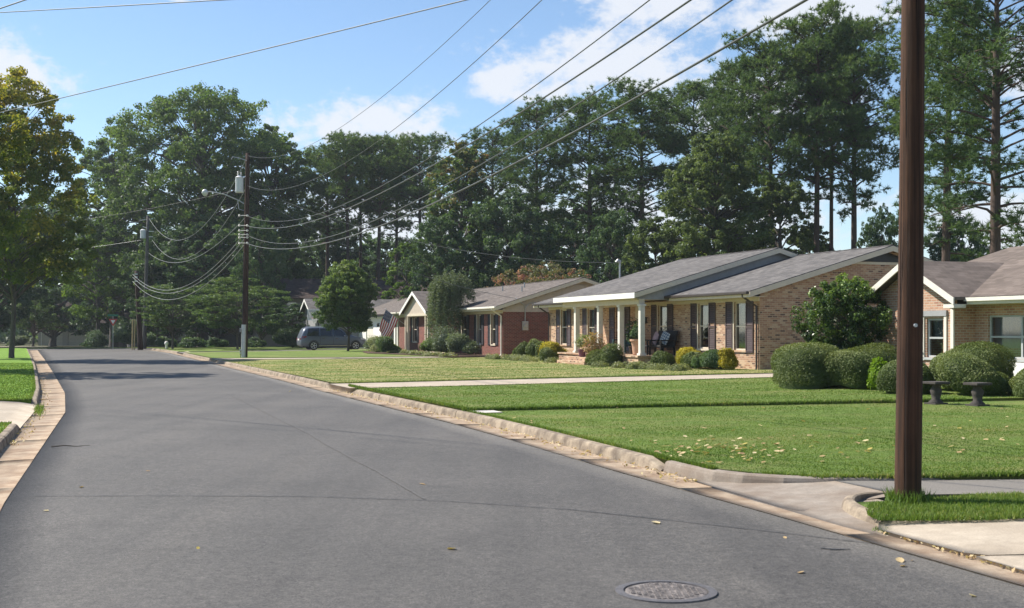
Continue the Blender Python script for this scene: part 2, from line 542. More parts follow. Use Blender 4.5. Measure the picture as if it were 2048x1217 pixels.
MT['wire_pale'] = plain('bare_wire', (0.22, 0.23, 0.22), 0.45, 0.15, 3, 0.3)
MT['terracotta'] = plain('terracotta', (0.50, 0.30, 0.20), 0.8, 0.12)
MT['black_fabric'] = plain('black_wicker', (0.022, 0.02, 0.02), 0.7, 0.3, 40)
MT['soil'] = plain('soil', (0.05, 0.035, 0.025), 0.95, 0.3, 20)
MT['stone'] = plain('garden_stone', (0.06, 0.052, 0.047), 0.9, 0.2, 14, bump=0.3)

# window glass: mirror-like at grazing angles, the room and curtains show through
M = Mat('window_glass')
fr = M.new('ShaderNodeFresnel'); fr.inputs['IOR'].default_value = 1.7
gl = M.new('ShaderNodeBsdfGlossy'); gl.inputs['Roughness'].default_value = 0.04; gl.inputs['Color'].default_value = (0.9, 0.95, 1, 1)
tr = M.new('ShaderNodeBsdfTransparent'); tr.inputs['Color'].default_value = (0.55, 0.6, 0.62, 1)
mx = M.new('ShaderNodeMixShader')
M.l.new(M.math('ADD', fr.outputs[0], 0.06, True), mx.inputs[0]); M.l.new(tr.outputs[0], mx.inputs[1]); M.l.new(gl.outputs[0], mx.inputs[2])
M.l.new(mx.outputs[0], M.out.inputs[0])
MT['glass'] = M.m


def bark_mat(name, lo, hi, sc=(9, 9, 1.2)):
    M = Mat(name)
    n = M.noise(1.5, 6, 0.7, M.mapping(M.obj(), sc)); n2 = M.noise(30, 3)
    M.color(M.mix(0.4, M.ramp(n, [(0.3, lo), (0.7, hi)]), M.ramp(n2, [(0.3, (0.5, 0.5, 0.5)), (0.7, (1.2, 1.2, 1.2))]), 'MULTIPLY'))
    M.set(Roughness=0.92); M.bump(n, 0.8, 0.03)
    return M.m


MT['bark'] = bark_mat('bark_grey', (0.055, 0.045, 0.038), (0.14, 0.12, 0.105))
MT['bark_pine'] = bark_mat('bark_pine', (0.05, 0.036, 0.03), (0.13, 0.09, 0.07))
MT['pole'] = bark_mat('pole_creosote', (0.014, 0.009, 0.008), (0.085, 0.042, 0.03), (22, 22, 0.5))
M = Mat('pole_checked')
n = M.noise(1.5, 6, 0.7, M.mapping(M.obj(), (22, 22, 0.5))); ck = M.noise(1.0, 3, 0.5, M.mapping(M.obj(), (34, 34, 0.22)), 0.6); bl = M.noise(1.3, 5, 0.6)
c = M.ramp(n, [(0.3, (0.020, 0.011, 0.007)), (0.7, (0.105, 0.050, 0.027))])
c = M.mix(0.6, c, M.ramp(bl, [(0.35, (0.45, 0.42, 0.4)), (0.65, (1.25, 1.2, 1.15))]), 'MULTIPLY')
crk = M.ramp(ck, [(0.36, (0, 0, 0)), (0.42, (1, 1, 1))])
M.color(M.mix(1.0, c, M.ramp(ck, [(0.36, (0.15, 0.15, 0.15)), (0.42, (1, 1, 1))]), 'MULTIPLY')); M.set(Roughness=0.9)
M.bump(M.math('ADD', M.math('MULTIPLY', n, 0.5), crk), 0.9, 0.02); MT['pole_checked'] = M.m
MT['pole_grey'] = bark_mat('pole_grey', (0.06, 0.056, 0.055), (0.13, 0.12, 0.115), (26, 26, 0.7))

MT['leaf_oak'] = leaf_mat('leaf_oak', [(0.0, (0.049, 0.088, 0.036)), (0.45, (0.098, 0.160, 0.055)), (0.8, (0.162, 0.226, 0.072)), (1.0, (0.255, 0.297, 0.085))], 0.48)
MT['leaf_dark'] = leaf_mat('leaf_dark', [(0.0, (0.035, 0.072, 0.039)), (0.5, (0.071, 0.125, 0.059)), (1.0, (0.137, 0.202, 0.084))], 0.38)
MT['leaf_gold'] = leaf_mat('leaf_gold', [(0.0, (0.070, 0.110, 0.030)), (0.4, (0.135, 0.180, 0.042)), (0.65, (0.26, 0.255, 0.05)), (1.0, (0.52, 0.38, 0.06))], 0.52)
MT['leaf_bright'] = leaf_mat('leaf_bright', [(0.0, (0.058, 0.111, 0.023)), (0.5, (0.111, 0.189, 0.036)), (1.0, (0.208, 0.286, 0.058))], 0.5)
MT['leaf_olive'] = leaf_mat('leaf_olive', [(0.0, (0.071, 0.106, 0.048)), (0.5, (0.123, 0.169, 0.069)), (1.0, (0.198, 0.241, 0.095))], 0.45)
MT['leaf_dogwood'] = leaf_mat('leaf_dogwood', [(0.0, (0.038, 0.076, 0.034)), (0.5, (0.081, 0.135, 0.050)), (0.85, (0.142, 0.200, 0.078)), (1.0, (0.190, 0.205, 0.108))], 0.48)
MT['leaf_ruddy'] = leaf_mat('leaf_ruddy', [(0.0, (0.052, 0.106, 0.040)), (0.55, (0.099, 0.164, 0.056)), (0.8, (0.199, 0.177, 0.074)), (1.0, (0.298, 0.164, 0.085))], 0.45)
MT['needle'] = leaf_mat('needle', [(0.0, (0.042, 0.081, 0.034)), (0.5, (0.090, 0.151, 0.052)), (1.0, (0.180, 0.241, 0.078))], 0.36)
MT['leaf_willow'] = leaf_mat('leaf_willow', [(0.0, (0.071, 0.100, 0.060)), (0.5, (0.117, 0.153, 0.093)), (1.0, (0.184, 0.225, 0.144))], 0.35)
MT['leaf_box'] = leaf_mat('leaf_box', [(0.0, (0.052, 0.081, 0.022)), (0.5, (0.108, 0.147, 0.041)), (1.0, (0.215, 0.240, 0.080))], 0.25)
MT['leaf_yellow'] = leaf_mat('leaf_yellow', [(0.0, (0.12, 0.13, 0.015)), (0.5, (0.38, 0.33, 0.03)), (1.0, (0.62, 0.50, 0.06))], 0.35)
MT['leaf_lime'] = leaf_mat('leaf_lime', [(0.0, (0.075, 0.13, 0.012)), (0.5, (0.16, 0.27, 0.02)), (1.0, (0.26, 0.38, 0.04))], 0.4)
MT['leaf_pale'] = leaf_mat('leaf_pale', [(0.0, (0.10, 0.13, 0.05)), (0.5, (0.22, 0.25, 0.12)), (1.0, (0.42, 0.43, 0.28))], 0.35)
MT['leaf_holly'] = leaf_mat('leaf_holly', [(0.0, (0.025, 0.048, 0.022)), (0.5, (0.050, 0.087, 0.031)), (0.85, (0.126, 0.196, 0.042)), (1.0, (0.238, 0.336, 0.070))], 0.3, 0.35)
MT['leaf_myrtle'] = leaf_mat('leaf_myrtle', [(0.0, (0.09, 0.12, 0.05)), (0.4, (0.18, 0.17, 0.085)), (0.55, (0.46, 0.20, 0.20)), (1.0, (0.58, 0.30, 0.29))], 0.4)
MT['leaf_red'] = leaf_mat('leaf_red', [(0.0, (0.12, 0.14, 0.05)), (0.5, (0.30, 0.22, 0.10)), (1.0, (0.52, 0.22, 0.16))], 0.35)
MT['blade'] = leaf_mat('grass_blade', [(0.0, (0.085, 0.155, 0.028)), (0.45, (0.140, 0.220, 0.044)), (0.8, (0.215, 0.265, 0.072)), (1.0, (0.40, 0.34, 0.16))], 0.35)
MT['dead_leaf'] = leaf_mat('dead_leaf', [(0.0, (0.22, 0.13, 0.06)), (0.4, (0.46, 0.33, 0.17)), (0.8, (0.62, 0.52, 0.32)), (1.0, (0.45, 0.36, 0.10))], 0.2, 0.7)

# ------------------------------------------------------------------ ground, road, gutters, kerbs, drives
RE_S = [-40, 6.35, 9.9, 13.1, 18.2, 21.1, 27, 34, 42, 60, 70, 94, 104, 113]
RE_T = [5.85, 5.86, 5.98, 6.03, 6.26, 6.32, 6.28, 6.24, 6.28, 6.15, 6.1, 6.0, 5.6, 5.0]
LE_S = [-40, 12.9, 26.6, 34.8, 50.2, 76.8, 113, 121]
LE_T = [-0.95, -0.75, -0.39, -0.52, -1.15, -2.3, -3.95, -4.35]
LK_S = [-40, 18, 23.5, 27.7, 35, 45.6, 61, 77, 113, 121]
LK_T = [-1.5, -1.1, -1.03, -0.97, -1.13, -1.55, -2.2, -2.95, -4.7, -5.1]


def right_edge(s): return np.interp(s, RE_S, RE_T)
def left_edge(s): return np.interp(s, LE_S, LE_T)
def right_kerb(s): return np.interp(s, RE_S, RE_T) + 0.5
def left_kerb(s): return np.interp(s, LK_S, LK_T)


def grid_mesh(name, P, mat, skirt=0.0, parent=None, smooth=True):
    """P: array (m,n,3) of points"""
    m, n, _ = P.shape
    idx = np.arange(m * n).reshape(m, n)
    q = np.stack([idx[:-1, :-1], idx[1:, :-1], idx[1:, 1:], idx[:-1, 1:]], -1).reshape(-1, 4)
    V = P.reshape(-1, 3)
    if skirt:
        ring = np.concatenate([idx[0, :], idx[1:, -1], idx[-1, -2::-1], idx[-2:0:-1, 0]])
        base = len(V); low = V[ring].copy(); low[:, 2] -= skirt
        V = np.concatenate([V, low]); k = len(ring)
        a = np.arange(k); b = (a + 1) % k
        q = np.concatenate([q, np.stack([ring[a], base + a, base + b, ring[b]], -1)])
    me = np_mesh(name, V, q, 4)
    # make the top face up
    c = V[q[0]]
    nz = np.cross(c[1] - c[0], c[2] - c[0])[2]
    if nz < 0: me.flip_normals()
    return link(name, me, mat, parent, False)


def st_grid(S, T, Z):
    return np.stack([-SA * S + SB * T, SB * S + SA * T, Z], -1)


# the land itself, out to the horizon
xs = np.concatenate([np.linspace(-900, -120, 14), np.linspace(-110, 110, 111), np.linspace(120, 900, 14)])
ys = np.concatenate([np.linspace(-60, 0, 8), np.linspace(3, 190, 94), np.linspace(200, 1500, 20)])
GX, GY = np.meshgrid(xs, ys, indexing='ij')
GS = -SA * GX + SB * GY; GT = SB * GX + SA * GY
w = np.maximum(smooth01((GT - 9.5) / 3.0), smooth01((-4.5 - GT) / 3.0))
w = np.maximum(w, smooth01((GS - 126) / 8.0) * 0.9)
GZ = -0.25 + w * (lawn_z(GS, GT) - 0.10 + 0.25)
g_ = grid_mesh('ground', np.stack([GX, GY, GZ], -1), MT['earth'])
tag(g_, kind='structure')

# carriageway
S = np.concatenate([np.arange(-40, 60, 1.0), np.linspace(60, 113, 28)])
V = np.linspace(0, 1, 15)
SS, VV = np.meshgrid(S, V, indexing='ij')
TT = left_edge(SS) * (1 - VV) + right_edge(SS) * VV
ZZ = 0.03 * (1 - (2 * VV - 1) ** 2)
road = grid_mesh('road', st_grid(SS, TT, ZZ), MT['asphalt'], 0.08)
tag(road, kind='structure')
SS, TT = np.meshgrid(np.linspace(112.9, 121.5, 8), np.linspace(-80, 70, 40), indexing='ij')
o = grid_mesh('cross_street', st_grid(SS, TT, 0.004 + 0 * SS + far_dip(SS)), MT['asphalt'], 0.1); tag(o, kind='structure')


def road_z(s, t):
    le, re = left_edge(s), right_edge(s)
    v = (t - le) / (re - le)
    return 0.03 * (1 - (2 * v - 1) ** 2)


# paving seam along the road and dark line across it: thin strips with a wandering edge
def strip(name, pts, width, mat, lift=0.006, jitter=0.0, seed=1):
    rng = np.random.default_rng(seed)
    P = np.array([(p[0], p[1]) for p in pts], float)
    n = max(8, int(np.sum(np.linalg.norm(np.diff(P, axis=0), axis=1)) / 0.12))
    u = np.linspace(0, 1, len(P)); un = np.linspace(0, 1, n)
    c = np.stack([np.interp(un, u, P[:, 0]), np.interp(un, u, P[:, 1])], -1)
    d = np.gradient(c, axis=0); d /= np.linalg.norm(d, axis=1)[:, None]
    nrm = np.stack([-d[:, 1], d[:, 0]], -1)
    off = np.cumsum(rng.normal(0, jitter, n)); off -= np.linspace(off[0], off[-1], n)
    c = c + nrm * off[:, None]
    w_ = width * rng.uniform(0.6, 1.3, n)[:, None] / 2
    L, Rr = c + nrm * w_, c - nrm * w_
    def zz(q):
        s, t = to_st(q[:, 0], q[:, 1]); return np.where((t > left_edge(s)) & (t < right_edge(s)), road_z(s, t), 0.0) + lift
    G = np.stack([np.column_stack([L, zz(L)]), np.column_stack([Rr, zz(Rr)])], 1)
    o = grid_mesh(name, G, mat); tag(o, kind='structure'); return o


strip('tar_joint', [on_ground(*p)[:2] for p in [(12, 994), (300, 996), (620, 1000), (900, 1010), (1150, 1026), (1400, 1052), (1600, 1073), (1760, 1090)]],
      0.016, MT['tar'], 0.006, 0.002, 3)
strip('paving_seam', [on_ground(*p)[:2] for p in [(455, 790), (520, 822), (612, 868), (690, 912), (770, 958), (850, 1005)]], 0.03, MT['seam'], 0.006, 0.003, 4)
strip('hairline_crack', [on_ground(*p)[:2] for p in [(150, 738), (240, 736), (330, 737)]], 0.05, MT['tar'], 0.006, 0.004, 5)
strip('road_crack', [on_ground(*p)[:2] for p in [(1640, 1100), (1668, 1102), (1700, 1101)]], 0.03, MT['tar'], 0.006, 0.004, 6)


# kerbs and gutters: cast in lengths with open joints
def sweep_kerb(name, path, parent, ramp0=False, ramp1=False, mat=None, h=0.135, w=0.16):
    """path: (x,y) along the front foot; the lawn lies to the right of travel"""
    P = np.array(path, float); n = len(P)
    d = np.gradient(P, axis=0); d /= np.linalg.norm(d, axis=1)[:, None]
    nr = np.stack([d[:, 1], -d[:, 0]], -1)
    prof = [(0.0, -0.1), (0.005, 0.0), (0.022, 0.085), (0.036, 0.118), (0.062, 0.133), (w - 0.02, 0.137), (w, 0.125), (w + 0.002, -0.1)]
    dist = np.concatenate([[0], np.cumsum(np.linalg.norm(np.diff(P, axis=0), axis=1))])
    hh = np.ones(n)
    if ramp0: hh *= np.clip(0.25 + dist / 0.5, 0, 1)
    if ramp1: hh *= np.clip(0.25 + (dist[-1] - dist) / 0.5, 0, 1)
    rows = []
    for a, z in prof:
        zz = np.where(z > 0, z * hh * h / 0.135, z)
        rows.append(np.column_stack([P + nr * a, np.broadcast_to(zz, (n,))]))
    G = np.stack(rows, 1)
    m, k, _ = G.shape
    idx = np.arange(m * k).reshape(m, k)
    fs = [tuple(q) for q in np.stack([idx[:-1, :-1], idx[:-1, 1:], idx[1:, 1:], idx[1:, :-1]], -1).reshape(-1, 4)]
    fs += [tuple(idx[0, ::-1]), tuple(idx[-1, :])]
    mb = MB(); mb.raw([tuple(v) for v in G.reshape(-1, 3)], fs)
    return mb.build(name, mat or MT['kerb'], parent, smooth=False)


kerb_r = empty('kerb', st(30, 6.6), 0); tag(kerb_r, kind='structure')
kerb_l = empty('kerb', st(40, -1.4), 0); tag(kerb_l, kind='structure')
for k_ in (kerb_r, kerb_l): k_.location = (0, 0, 0)


def kerb_run(parent, s0, s1, fn, step, side):
    L = 3.05 if step is None else step
    n = max(1, round((s1 - s0) / L)); b = np.linspace(s0, s1, n + 1)
    for i in range(n):
        a0, a1 = b[i] + 0.008, b[i + 1] - 0.008
        ss = np.linspace(a0, a1, 7 if L < 5 else 14)
        jit = random.Random(int(s0 * 7 + i)).uniform(-0.008, 0.008)
        pts = [tuple(st(s, fn(s) + jit)[:2]) for s in ss]
        if side < 0: pts = pts[::-1]
        first, last = i == 0, i == n - 1
        r0 = first if side > 0 else last; r1 = last if side > 0 else first
        sweep_kerb('kerb_segment', pts, parent, ramp0=r0, ramp1=r1)


corner = [tuple(st(s, t)[:2]) for s, t in [(10.42, 9.2), (10.55, 8.5), (10.72, 7.9), (10.9, 7.45), (11.15, 7.05), (11.5, 6.75), (11.9, 6.6), (12.4, 6.55), (13.0, 6.55)]]
sweep_kerb('kerb_segment', corner, kerb_r, ramp0=True, mat=MT['apron'])
kerb_run(kerb_r, 13.02, 32.0, right_kerb, None, 1)
kerb_run(kerb_r, 35.3, 66.2, right_kerb, None, 1)
kerb_run(kerb_r, 69.6, 88.4, right_kerb, 6, 1)
kerb_run(kerb_r, 93.6, 112, right_kerb, 6, 1)
near_nose = [tuple(on_ground(px, py, 0.0)[:2]) for px, py in [(1757, 1056), (1735, 1050), (1708, 1040), (1690, 1030), (1677, 1021), (1680, 1012), (1696, 1006), (1725, 1003), (1770, 1001.5), (1815, 1000)]]
_P = np.array(near_nose); _u = np.linspace(0, 1, len(_P)); _un = np.linspace(0, 1, 40)
_Q = np.stack([np.interp(_un, _u, _P[:, i]) for i in range(2)], -1)
for _ in range(14): _Q[1:-1] = 0.25 * _Q[:-2] + 0.5 * _Q[1:-1] + 0.25 * _Q[2:]
sweep_kerb('kerb_segment', [tuple(q) for q in _Q], kerb_r, h=0.105, w=0.13)
kerb_run(kerb_l, 29.4, 77, left_kerb, None, -1)
kerb_run(kerb_l, 77, 112, left_kerb, 7, -1)
kerb_run(kerb_l, 4.0, 22.4, left_kerb, None, -1)


def gutter_run(name, s0, s1, a, b, L):
    root = empty(name, (0, 0, 0)); tag(root, kind='structure')
    n = max(1, round((s1 - s0) / L)); br = np.linspace(s0, s1, n + 1)
    for i in range(n):
        ss = np.linspace(br[i] + 0.007, br[i + 1] - 0.007, 6)
        SSg, VVg = np.meshgrid(ss, np.linspace(0, 1, 4), indexing='ij')
        tt = a(SSg) * (1 - VVg) + b(SSg) * VVg
        dz = random.Random(i * 3 + int(s0)).uniform(-0.003, 0.003)
        o = grid_mesh('gutter_slab', st_grid(SSg, tt, 0.010 - 0.012 * (VVg if a is right_edge else 1 - VVg) + dz + 0 * SSg), MT['gutter'], 0.1, root)
    return root


gutter_run('gutter', -10, 70, right_edge, lambda s: right_kerb(s) + 0.02, 3.05)
gutter_run('gutter', 70, 112, right_edge, lambda s: right_kerb(s) + 0.02, 8)
gutter_run('gutter', -10, 77, lambda s: left_kerb(s) - 0.02, left_edge, 3.05)
gutter_run('gutter', 77, 112, lambda s: left_kerb(s) - 0.02, left_edge, 8)


# lawns and drives between them
def near0(t): return np.interp(t, [6.7, 6.95, 7.4, 8.1, 9.5, 20, 60], [12.2, 11.55, 11.0, 10.72, 10.35, 7.6, -3])
def step1(t): return np.where(t < 25, 22.25 - 0.22 * (t - 7), 22.25 - 0.22 * 18)
def drv1a(t): return 32.15 - 0.06 * (t - 7)
def drv1b(t): return 35.2 - 0.10 * (t - 7)
def drv2a(t): return np.interp(t, [6.7, 21.3, 60], [66.3, 60.9, 60.9])
def drv2b(t): return np.interp(t, [6.7, 21.3, 60], [69.4, 62.9, 62.9])
def const(v): return lambda t: np.full(np.shape(t), float(v))


def land(name, sa, sb, tin, tout, dz, mat, ns=40, nt=26, skirt=0.3, wob=0.0, power=1.8):
    U = np.linspace(0, 1, ns); Vv = np.linspace(0, 1, nt) ** power
    UU, VV = np.meshgrid(U, Vv, indexing='ij')
    t0 = tin(sa(np.array(6.7)) * (1 - UU) + sb(np.array(6.7)) * UU)
    T = t0 * (1 - VV) + tout * VV
    S = sa(T) * (1 - UU) + sb(T) * UU
    rng = np.random.default_rng(len(name))
    Z = lawn_z(S, T) + (dz(UU) if callable(dz) else dz)
    if wob: Z = Z + wob * np.sin(S * 1.7 + T * 0.9) * np.sin(T * 1.3 - S * 0.6)
    o = grid_mesh(name, st_grid(S, T, Z), mat, skirt)
    tag(o, kind='structure'); return o


kback = lambda s: right_kerb(s) + 0.155
land('lawn', near0, step1, kback, 45, 0.0, MT['lawn'], 40, 40, wob=0.003)
land('lawn', step1, drv1a, kback, 45, lambda u: 0.055 - 0.055 * u, MT['lawn'], 30, 40, wob=0.003)
land('lawn', drv1b, drv2a, kback, 45, lambda u: 0.03 - 0.04 * u, MT['lawn_dry'], 60, 40, wob=0.003)
land('lawn', drv2b, const(88.5), kback, 45, 0.03, MT['lawn'], 40, 30, wob=0.004)
land('lawn', const(93.6), const(112), kback, 45, 0.0, MT['lawn'], 30, 26)
land('driveway', lambda t: drv1a(t) + 0.02, lambda t: drv1b(t) - 0.02, lambda s: right_kerb(s) + 0.0, 34, lambda u: 0.012 - 0.005 * u, MT['concrete'], 8, 26)
land('driveway', lambda t: drv2a(t) + 0.02, lambda t: drv2b(t) - 0.02, lambda s: right_kerb(s) + 0.0, 22, 0.012, MT['concrete'], 8, 26)
land('driveway', const(88.52), const(93.58), lambda s: right_kerb(s) + 0.0, 24, -0.035, MT['asphalt_old'], 8, 20)
# drive crossings of the kerb
for (a0, a1) in ((32.0, 35.3), (66.2, 69.6), (88.4, 93.6)):
    SS, VV = np.meshgrid(np.linspace(a0 + 0.01, a1 - 0.01, 6), np.linspace(0, 1, 6), indexing='ij')
    T = right_kerb(SS) + 0.022 + 0.75 * VV
    o = grid_mesh('driveway_apron', st_grid(SS, T, 0.012 + 0.125 * smooth01(VV)), MT['concrete'], 0.1); tag(o, kind='structure')
SS, VV = np.meshgrid(np.linspace(21.55, 22.3, 4), np.linspace(0, 1, 4), indexing='ij')
o = grid_mesh('concrete_patch', st_grid(SS, right_kerb(SS) + 0.16 + 0.5 * VV, 0.149 + 0.006 * VV), MT['concrete_new'], 0.15); tag(o, kind='structure')

# near drive on the viewer's right: asphalt drive, flared concrete apron, grass island and the next slab
def pix_patch(name, rows, mat, skirt=0.12, nu=12, nv=8):
    """rows: near and far lists of (px,py,h), resampled and lofted"""
    out = []
    for r in rows:
        P = np.array([on_ground(*p) for p in r]); u = np.linspace(0, 1, len(P)); un = np.linspace(0, 1, nu)
        out.append(np.stack([np.interp(un, u, P[:, i]) for i in range(3)], -1))
    A = np.array(out); v = np.linspace(0, 1, len(A)); vn = np.linspace(0, 1, nv)
    G = np.empty((nv, nu, 3))
    for i in range(nu):
        for j in range(3): G[:, i, j] = np.interp(vn, v, A[:, i, j])
    o = grid_mesh(name, G, mat, skirt); tag(o, kind='structure'); return o


pix_patch('driveway_apron', [[(1385, 962, 0.006), (1480, 990, 0.006), (1580, 1020, 0.006), (1672, 1031, 0.006), (1690, 1036, 0.004)],
                             [(1430, 962, 0.02), (1520, 975, 0.035), (1600, 985, 0.035), (1680, 1004, 0.03), (1700, 1004, 0.03)],
                             [(1520, 962, 0.07), (1600, 956, 0.095), (1650, 958, 0.10), (1720, 973, 0.10), (1800, 990, 0.095)]], MT['apron'])
pix_patch('driveway', [[(1652, 958, 0.101), (1722, 973, 0.101), (1802, 990, 0.101), (1960, 988, 0.10), (2200, 985, 0.10), (2700, 975, 0.10)],
                       [(1640, 952, 0.103), (1722, 948, 0.105), (1802, 945.5, 0.105), (1960, 943, 0.105), (2200, 938, 0.105), (2700, 930, 0.105)]], MT['asphalt_old'])
pix_patch('grass_island', [[(1744, 1024, 0.085), (1780, 1026, 0.09), (1850, 1028, 0.095), (2048, 1034, 0.12), (2300, 1040, 0.135), (2700, 1048, 0.135)],
                           [(1703, 1011, 0.086), (1770, 1012, 0.11), (1850, 1012, 0.13), (2048, 1013, 0.16), (2300, 1014, 0.16), (2700, 1016, 0.16)],
                           [(1712, 1004.5, 0.086), (1780, 1002, 0.10), (1850, 996, 0.12), (2048, 986, 0.14), (2300, 982, 0.14), (2700, 976, 0.14)]], MT['lawn'])
slabroot = empty('concrete_path', (0, 0, 0)); tag(slabroot, kind='structure')
for rows in ([[(1757, 1059, 0.03), (1850, 1085, 0.03), (1948, 1111, 0.032), (2100, 1107.5, 0.055), (2700, 1093, 0.08)], [(1757, 1025, 0.075), (1850, 1028.5, 0.085), (1948, 1031, 0.10), (2100, 1035.5, 0.115), (2700, 1049, 0.125)]],
             [[(1952, 1113.5, 0.03), (2048, 1142, 0.03), (2200, 1188, 0.03), (2700, 1345, 0.03)], [(1955, 1112.5, 0.032), (2048, 1110.5, 0.049), (2200, 1106.5, 0.06), (2700, 1095, 0.08)]]):
    o = pix_patch('path_slab', rows, MT['concrete'], 0.12)
    o.parent = slabroot
    del o['kind']
# bed of old concrete under the nose of the near kerb
o = pix_patch('concrete_bed', [[(1420, 975, 0.001), (1560, 1018, 0.001), (1690, 1058, 0.001), (1775, 1076, 0.001)], [(1560, 962, 0.03), (1640, 962, 0.05), (1720, 990, 0.05), (1800, 1010, 0.06)]], MT['apron'])

# left side
lback = lambda s: left_kerb(s) - 0.155


def land_left(name, s0, s1, dz, mat, ns, tout=-45):
    UU, VV = np.meshgrid(np.linspace(0, 1, ns), np.linspace(0, 1, 26) ** 1.8, indexing='ij')
    Sg = s0 + (s1 - s0) * UU; Tg = lback(Sg) * (1 - VV) + tout * VV
    o = grid_mesh(name, st_grid(Sg, Tg, lawn_z(Sg, Tg) + dz), mat, 0.3); tag(o, kind='structure'); return o


land_left('lawn', 29.5, 112, 0.0, MT['lawn_left'], 60)
land_left('lawn', 2, 22.3, 0.0, MT['lawn_left'], 20)
UU, VV = np.meshgrid(np.linspace(22.32, 29.48, 8), np.linspace(0, 1, 12), indexing='ij')
o = grid_mesh('driveway', st_grid(UU, left_kerb(UU) - 0.02 - 14 * VV ** 1.5, 0.012 + 0.10 * smooth01(VV * 6) + 0.13 * VV), MT['concrete'], 0.2); tag(o, kind='structure')
# verge beyond the crossing
SS, TT = np.meshgrid(np.linspace(121.6, 128, 6), np.linspace(-40, 40, 30), indexing='ij')
o = grid_mesh('verge', st_grid(SS, TT, 0.06 + far_dip(SS)), MT['lawn'], 0.3); tag(o, kind='structure')

# ------------------------------------------------------------------ houses
def wall_panel(mb, a, b, z0, z1, openings=(), depth=0.14):
    """upright wall from a to b (x,y); outside is to the right of travel; openings (u0,u1,w0,w1) along the wall"""
    a = Vector((a[0], a[1], 0)); b = Vector((b[0], b[1], 0)); L = (b - a).length; d = (b - a) / L
    inn = Vector((-d.y, d.x, 0))
    us = sorted({0.0, L, *[o[0] for o in openings], *[o[1] for o in openings]})
    zs = sorted({z0, z1, *[o[2] for o in openings], *[o[3] for o in openings]})
    P = lambda u, z, k=0: tuple(a + d * u + inn * k + Vector((0, 0, z)))
    for i in range(len(us) - 1):
        for j in range(len(zs) - 1):
            um, zm = (us[i] + us[i + 1]) / 2, (zs[j] + zs[j + 1]) / 2
            if any(o[0] < um < o[1] and o[2] < zm < o[3] for o in openings): continue
            mb.face([P(us[i], zs[j]), P(us[i + 1], zs[j]), P(us[i + 1], zs[j + 1]), P(us[i], zs[j + 1])])
    for (u0, u1, w0, w1) in openings:
        mb.face([P(u0, w0), P(u0, w1), P(u0, w1, depth), P(u0, w0, depth)][::-1])
        mb.face([P(u1, w0), P(u1, w0, depth), P(u1, w1, depth), P(u1, w1)][::-1])
        mb.face([P(u0, w0), P(u1, w0), P(u1, w0, depth), P(u0, w0, depth)])
        mb.face([P(u0, w1), P(u0, w1, depth), P(u1, w1, depth), P(u1, w1)])
    return mb


def window(parent, x0, x1, z0, z1, y=0.0, frame=None, rows=1, cols=1, curtain=0.6, sill=True, meet=True, silm=None):
    """double-hung window facing -y, set back in its opening"""
    frame = frame or MT['trim']; fw = 0.055; yy = y + 0.05
    mb = MB()
    mb.box(x0, x0 + fw, yy, yy + 0.07, z0, z1).box(x1 - fw, x1, yy, yy + 0.07, z0, z1)
    mb.box(x0 + fw, x1 - fw, yy, yy + 0.07, z1 - fw, z1).box(x0 + fw, x1 - fw, yy, yy + 0.07, z0, z0 + fw)
    zm = (z0 + z1) / 2
    if meet: mb.box(x0 + fw, x1 - fw, yy + 0.005, yy + 0.06, zm - 0.025, zm + 0.025)
    for c in range(1, cols):
        xm = x0 + (x1 - x0) * c / cols; mb.box(xm - 0.03, xm + 0.03, yy + 0.004, yy + 0.066, z0 + fw, z1 - fw)
    w_ = mb.build('window', frame, parent)
    halves = [(z0 + fw, zm - 0.025), (zm + 0.025, z1 - fw)] if meet else [(z0 + fw, z1 - fw)]
    for c in range(cols):
        xa = x0 + (x1 - x0) * c / cols + (fw if c == 0 else 0.03); xb = x0 + (x1 - x0) * (c + 1) / cols - (fw if c == cols - 1 else 0.03)
        for (a, b) in halves:
            MB().face([(xa, yy + 0.04, a), (xb, yy + 0.04, a), (xb, yy + 0.04, b), (xa, yy + 0.04, b)]).build('pane', MT['glass'], w_)
    if curtain > 0:
        mb = MB(); n = 14; top = z1 - 0.03; bot = z1 - (z1 - z0) * curtain
        for i in range(n):
            xa = x0 + (x1 - x0) * i / n; xb = x0 + (x1 - x0) * (i + 1) / n
            ya = yy + 0.16 + 0.025 * (i % 2); yb = yy + 0.16 + 0.025 * ((i + 1) % 2)
            mb.face([(xa, ya, bot), (xb, yb, bot), (xb, yb, top), (xa, ya, top)])
        mb.build('curtain', MT['curtain'], w_)
    if sill: MB().box(x0 - 0.06, x1 + 0.06, y - 0.05, y + 0.048, z0 - 0.07, z0 - 0.003).build('sill', silm or frame, w_)
    return w_


def shutter(parent, x0, x1, z0, z1, mat, y=0.0):
    """louvred shutter with stiles, rails and slats"""
    mb = MB(); ya, yb = y - 0.045, y - 0.004; sw = 0.05
    mb.box(x0, x0 + sw, ya, yb, z0, z1).box(x1 - sw, x1, ya, yb, z0, z1)
    zm = (z0 + z1) / 2
    for z in (z0, zm - 0.04, z1 - 0.08): mb.box(x0 + sw, x1 - sw, ya + 0.002, yb, z, z + 0.08)
    s_ = mb.build('shutter', mat, parent)
    mb = MB(); n = int((z1 - z0) / 0.075)
    for i in range(n):
        z = z0 + 0.08 + i * (z1 - z0 - 0.16) / n
        if abs(z - zm) < 0.07: continue
        mb.face([(x0 + sw, ya + 0.008, z), (x1 - sw, ya + 0.008, z), (x1 - sw, yb - 0.008, z + 0.065), (x0 + sw, yb - 0.008, z + 0.065)])
    mb.build('louvre', mat, s_)['kind'] = 'stuff'
    return s_


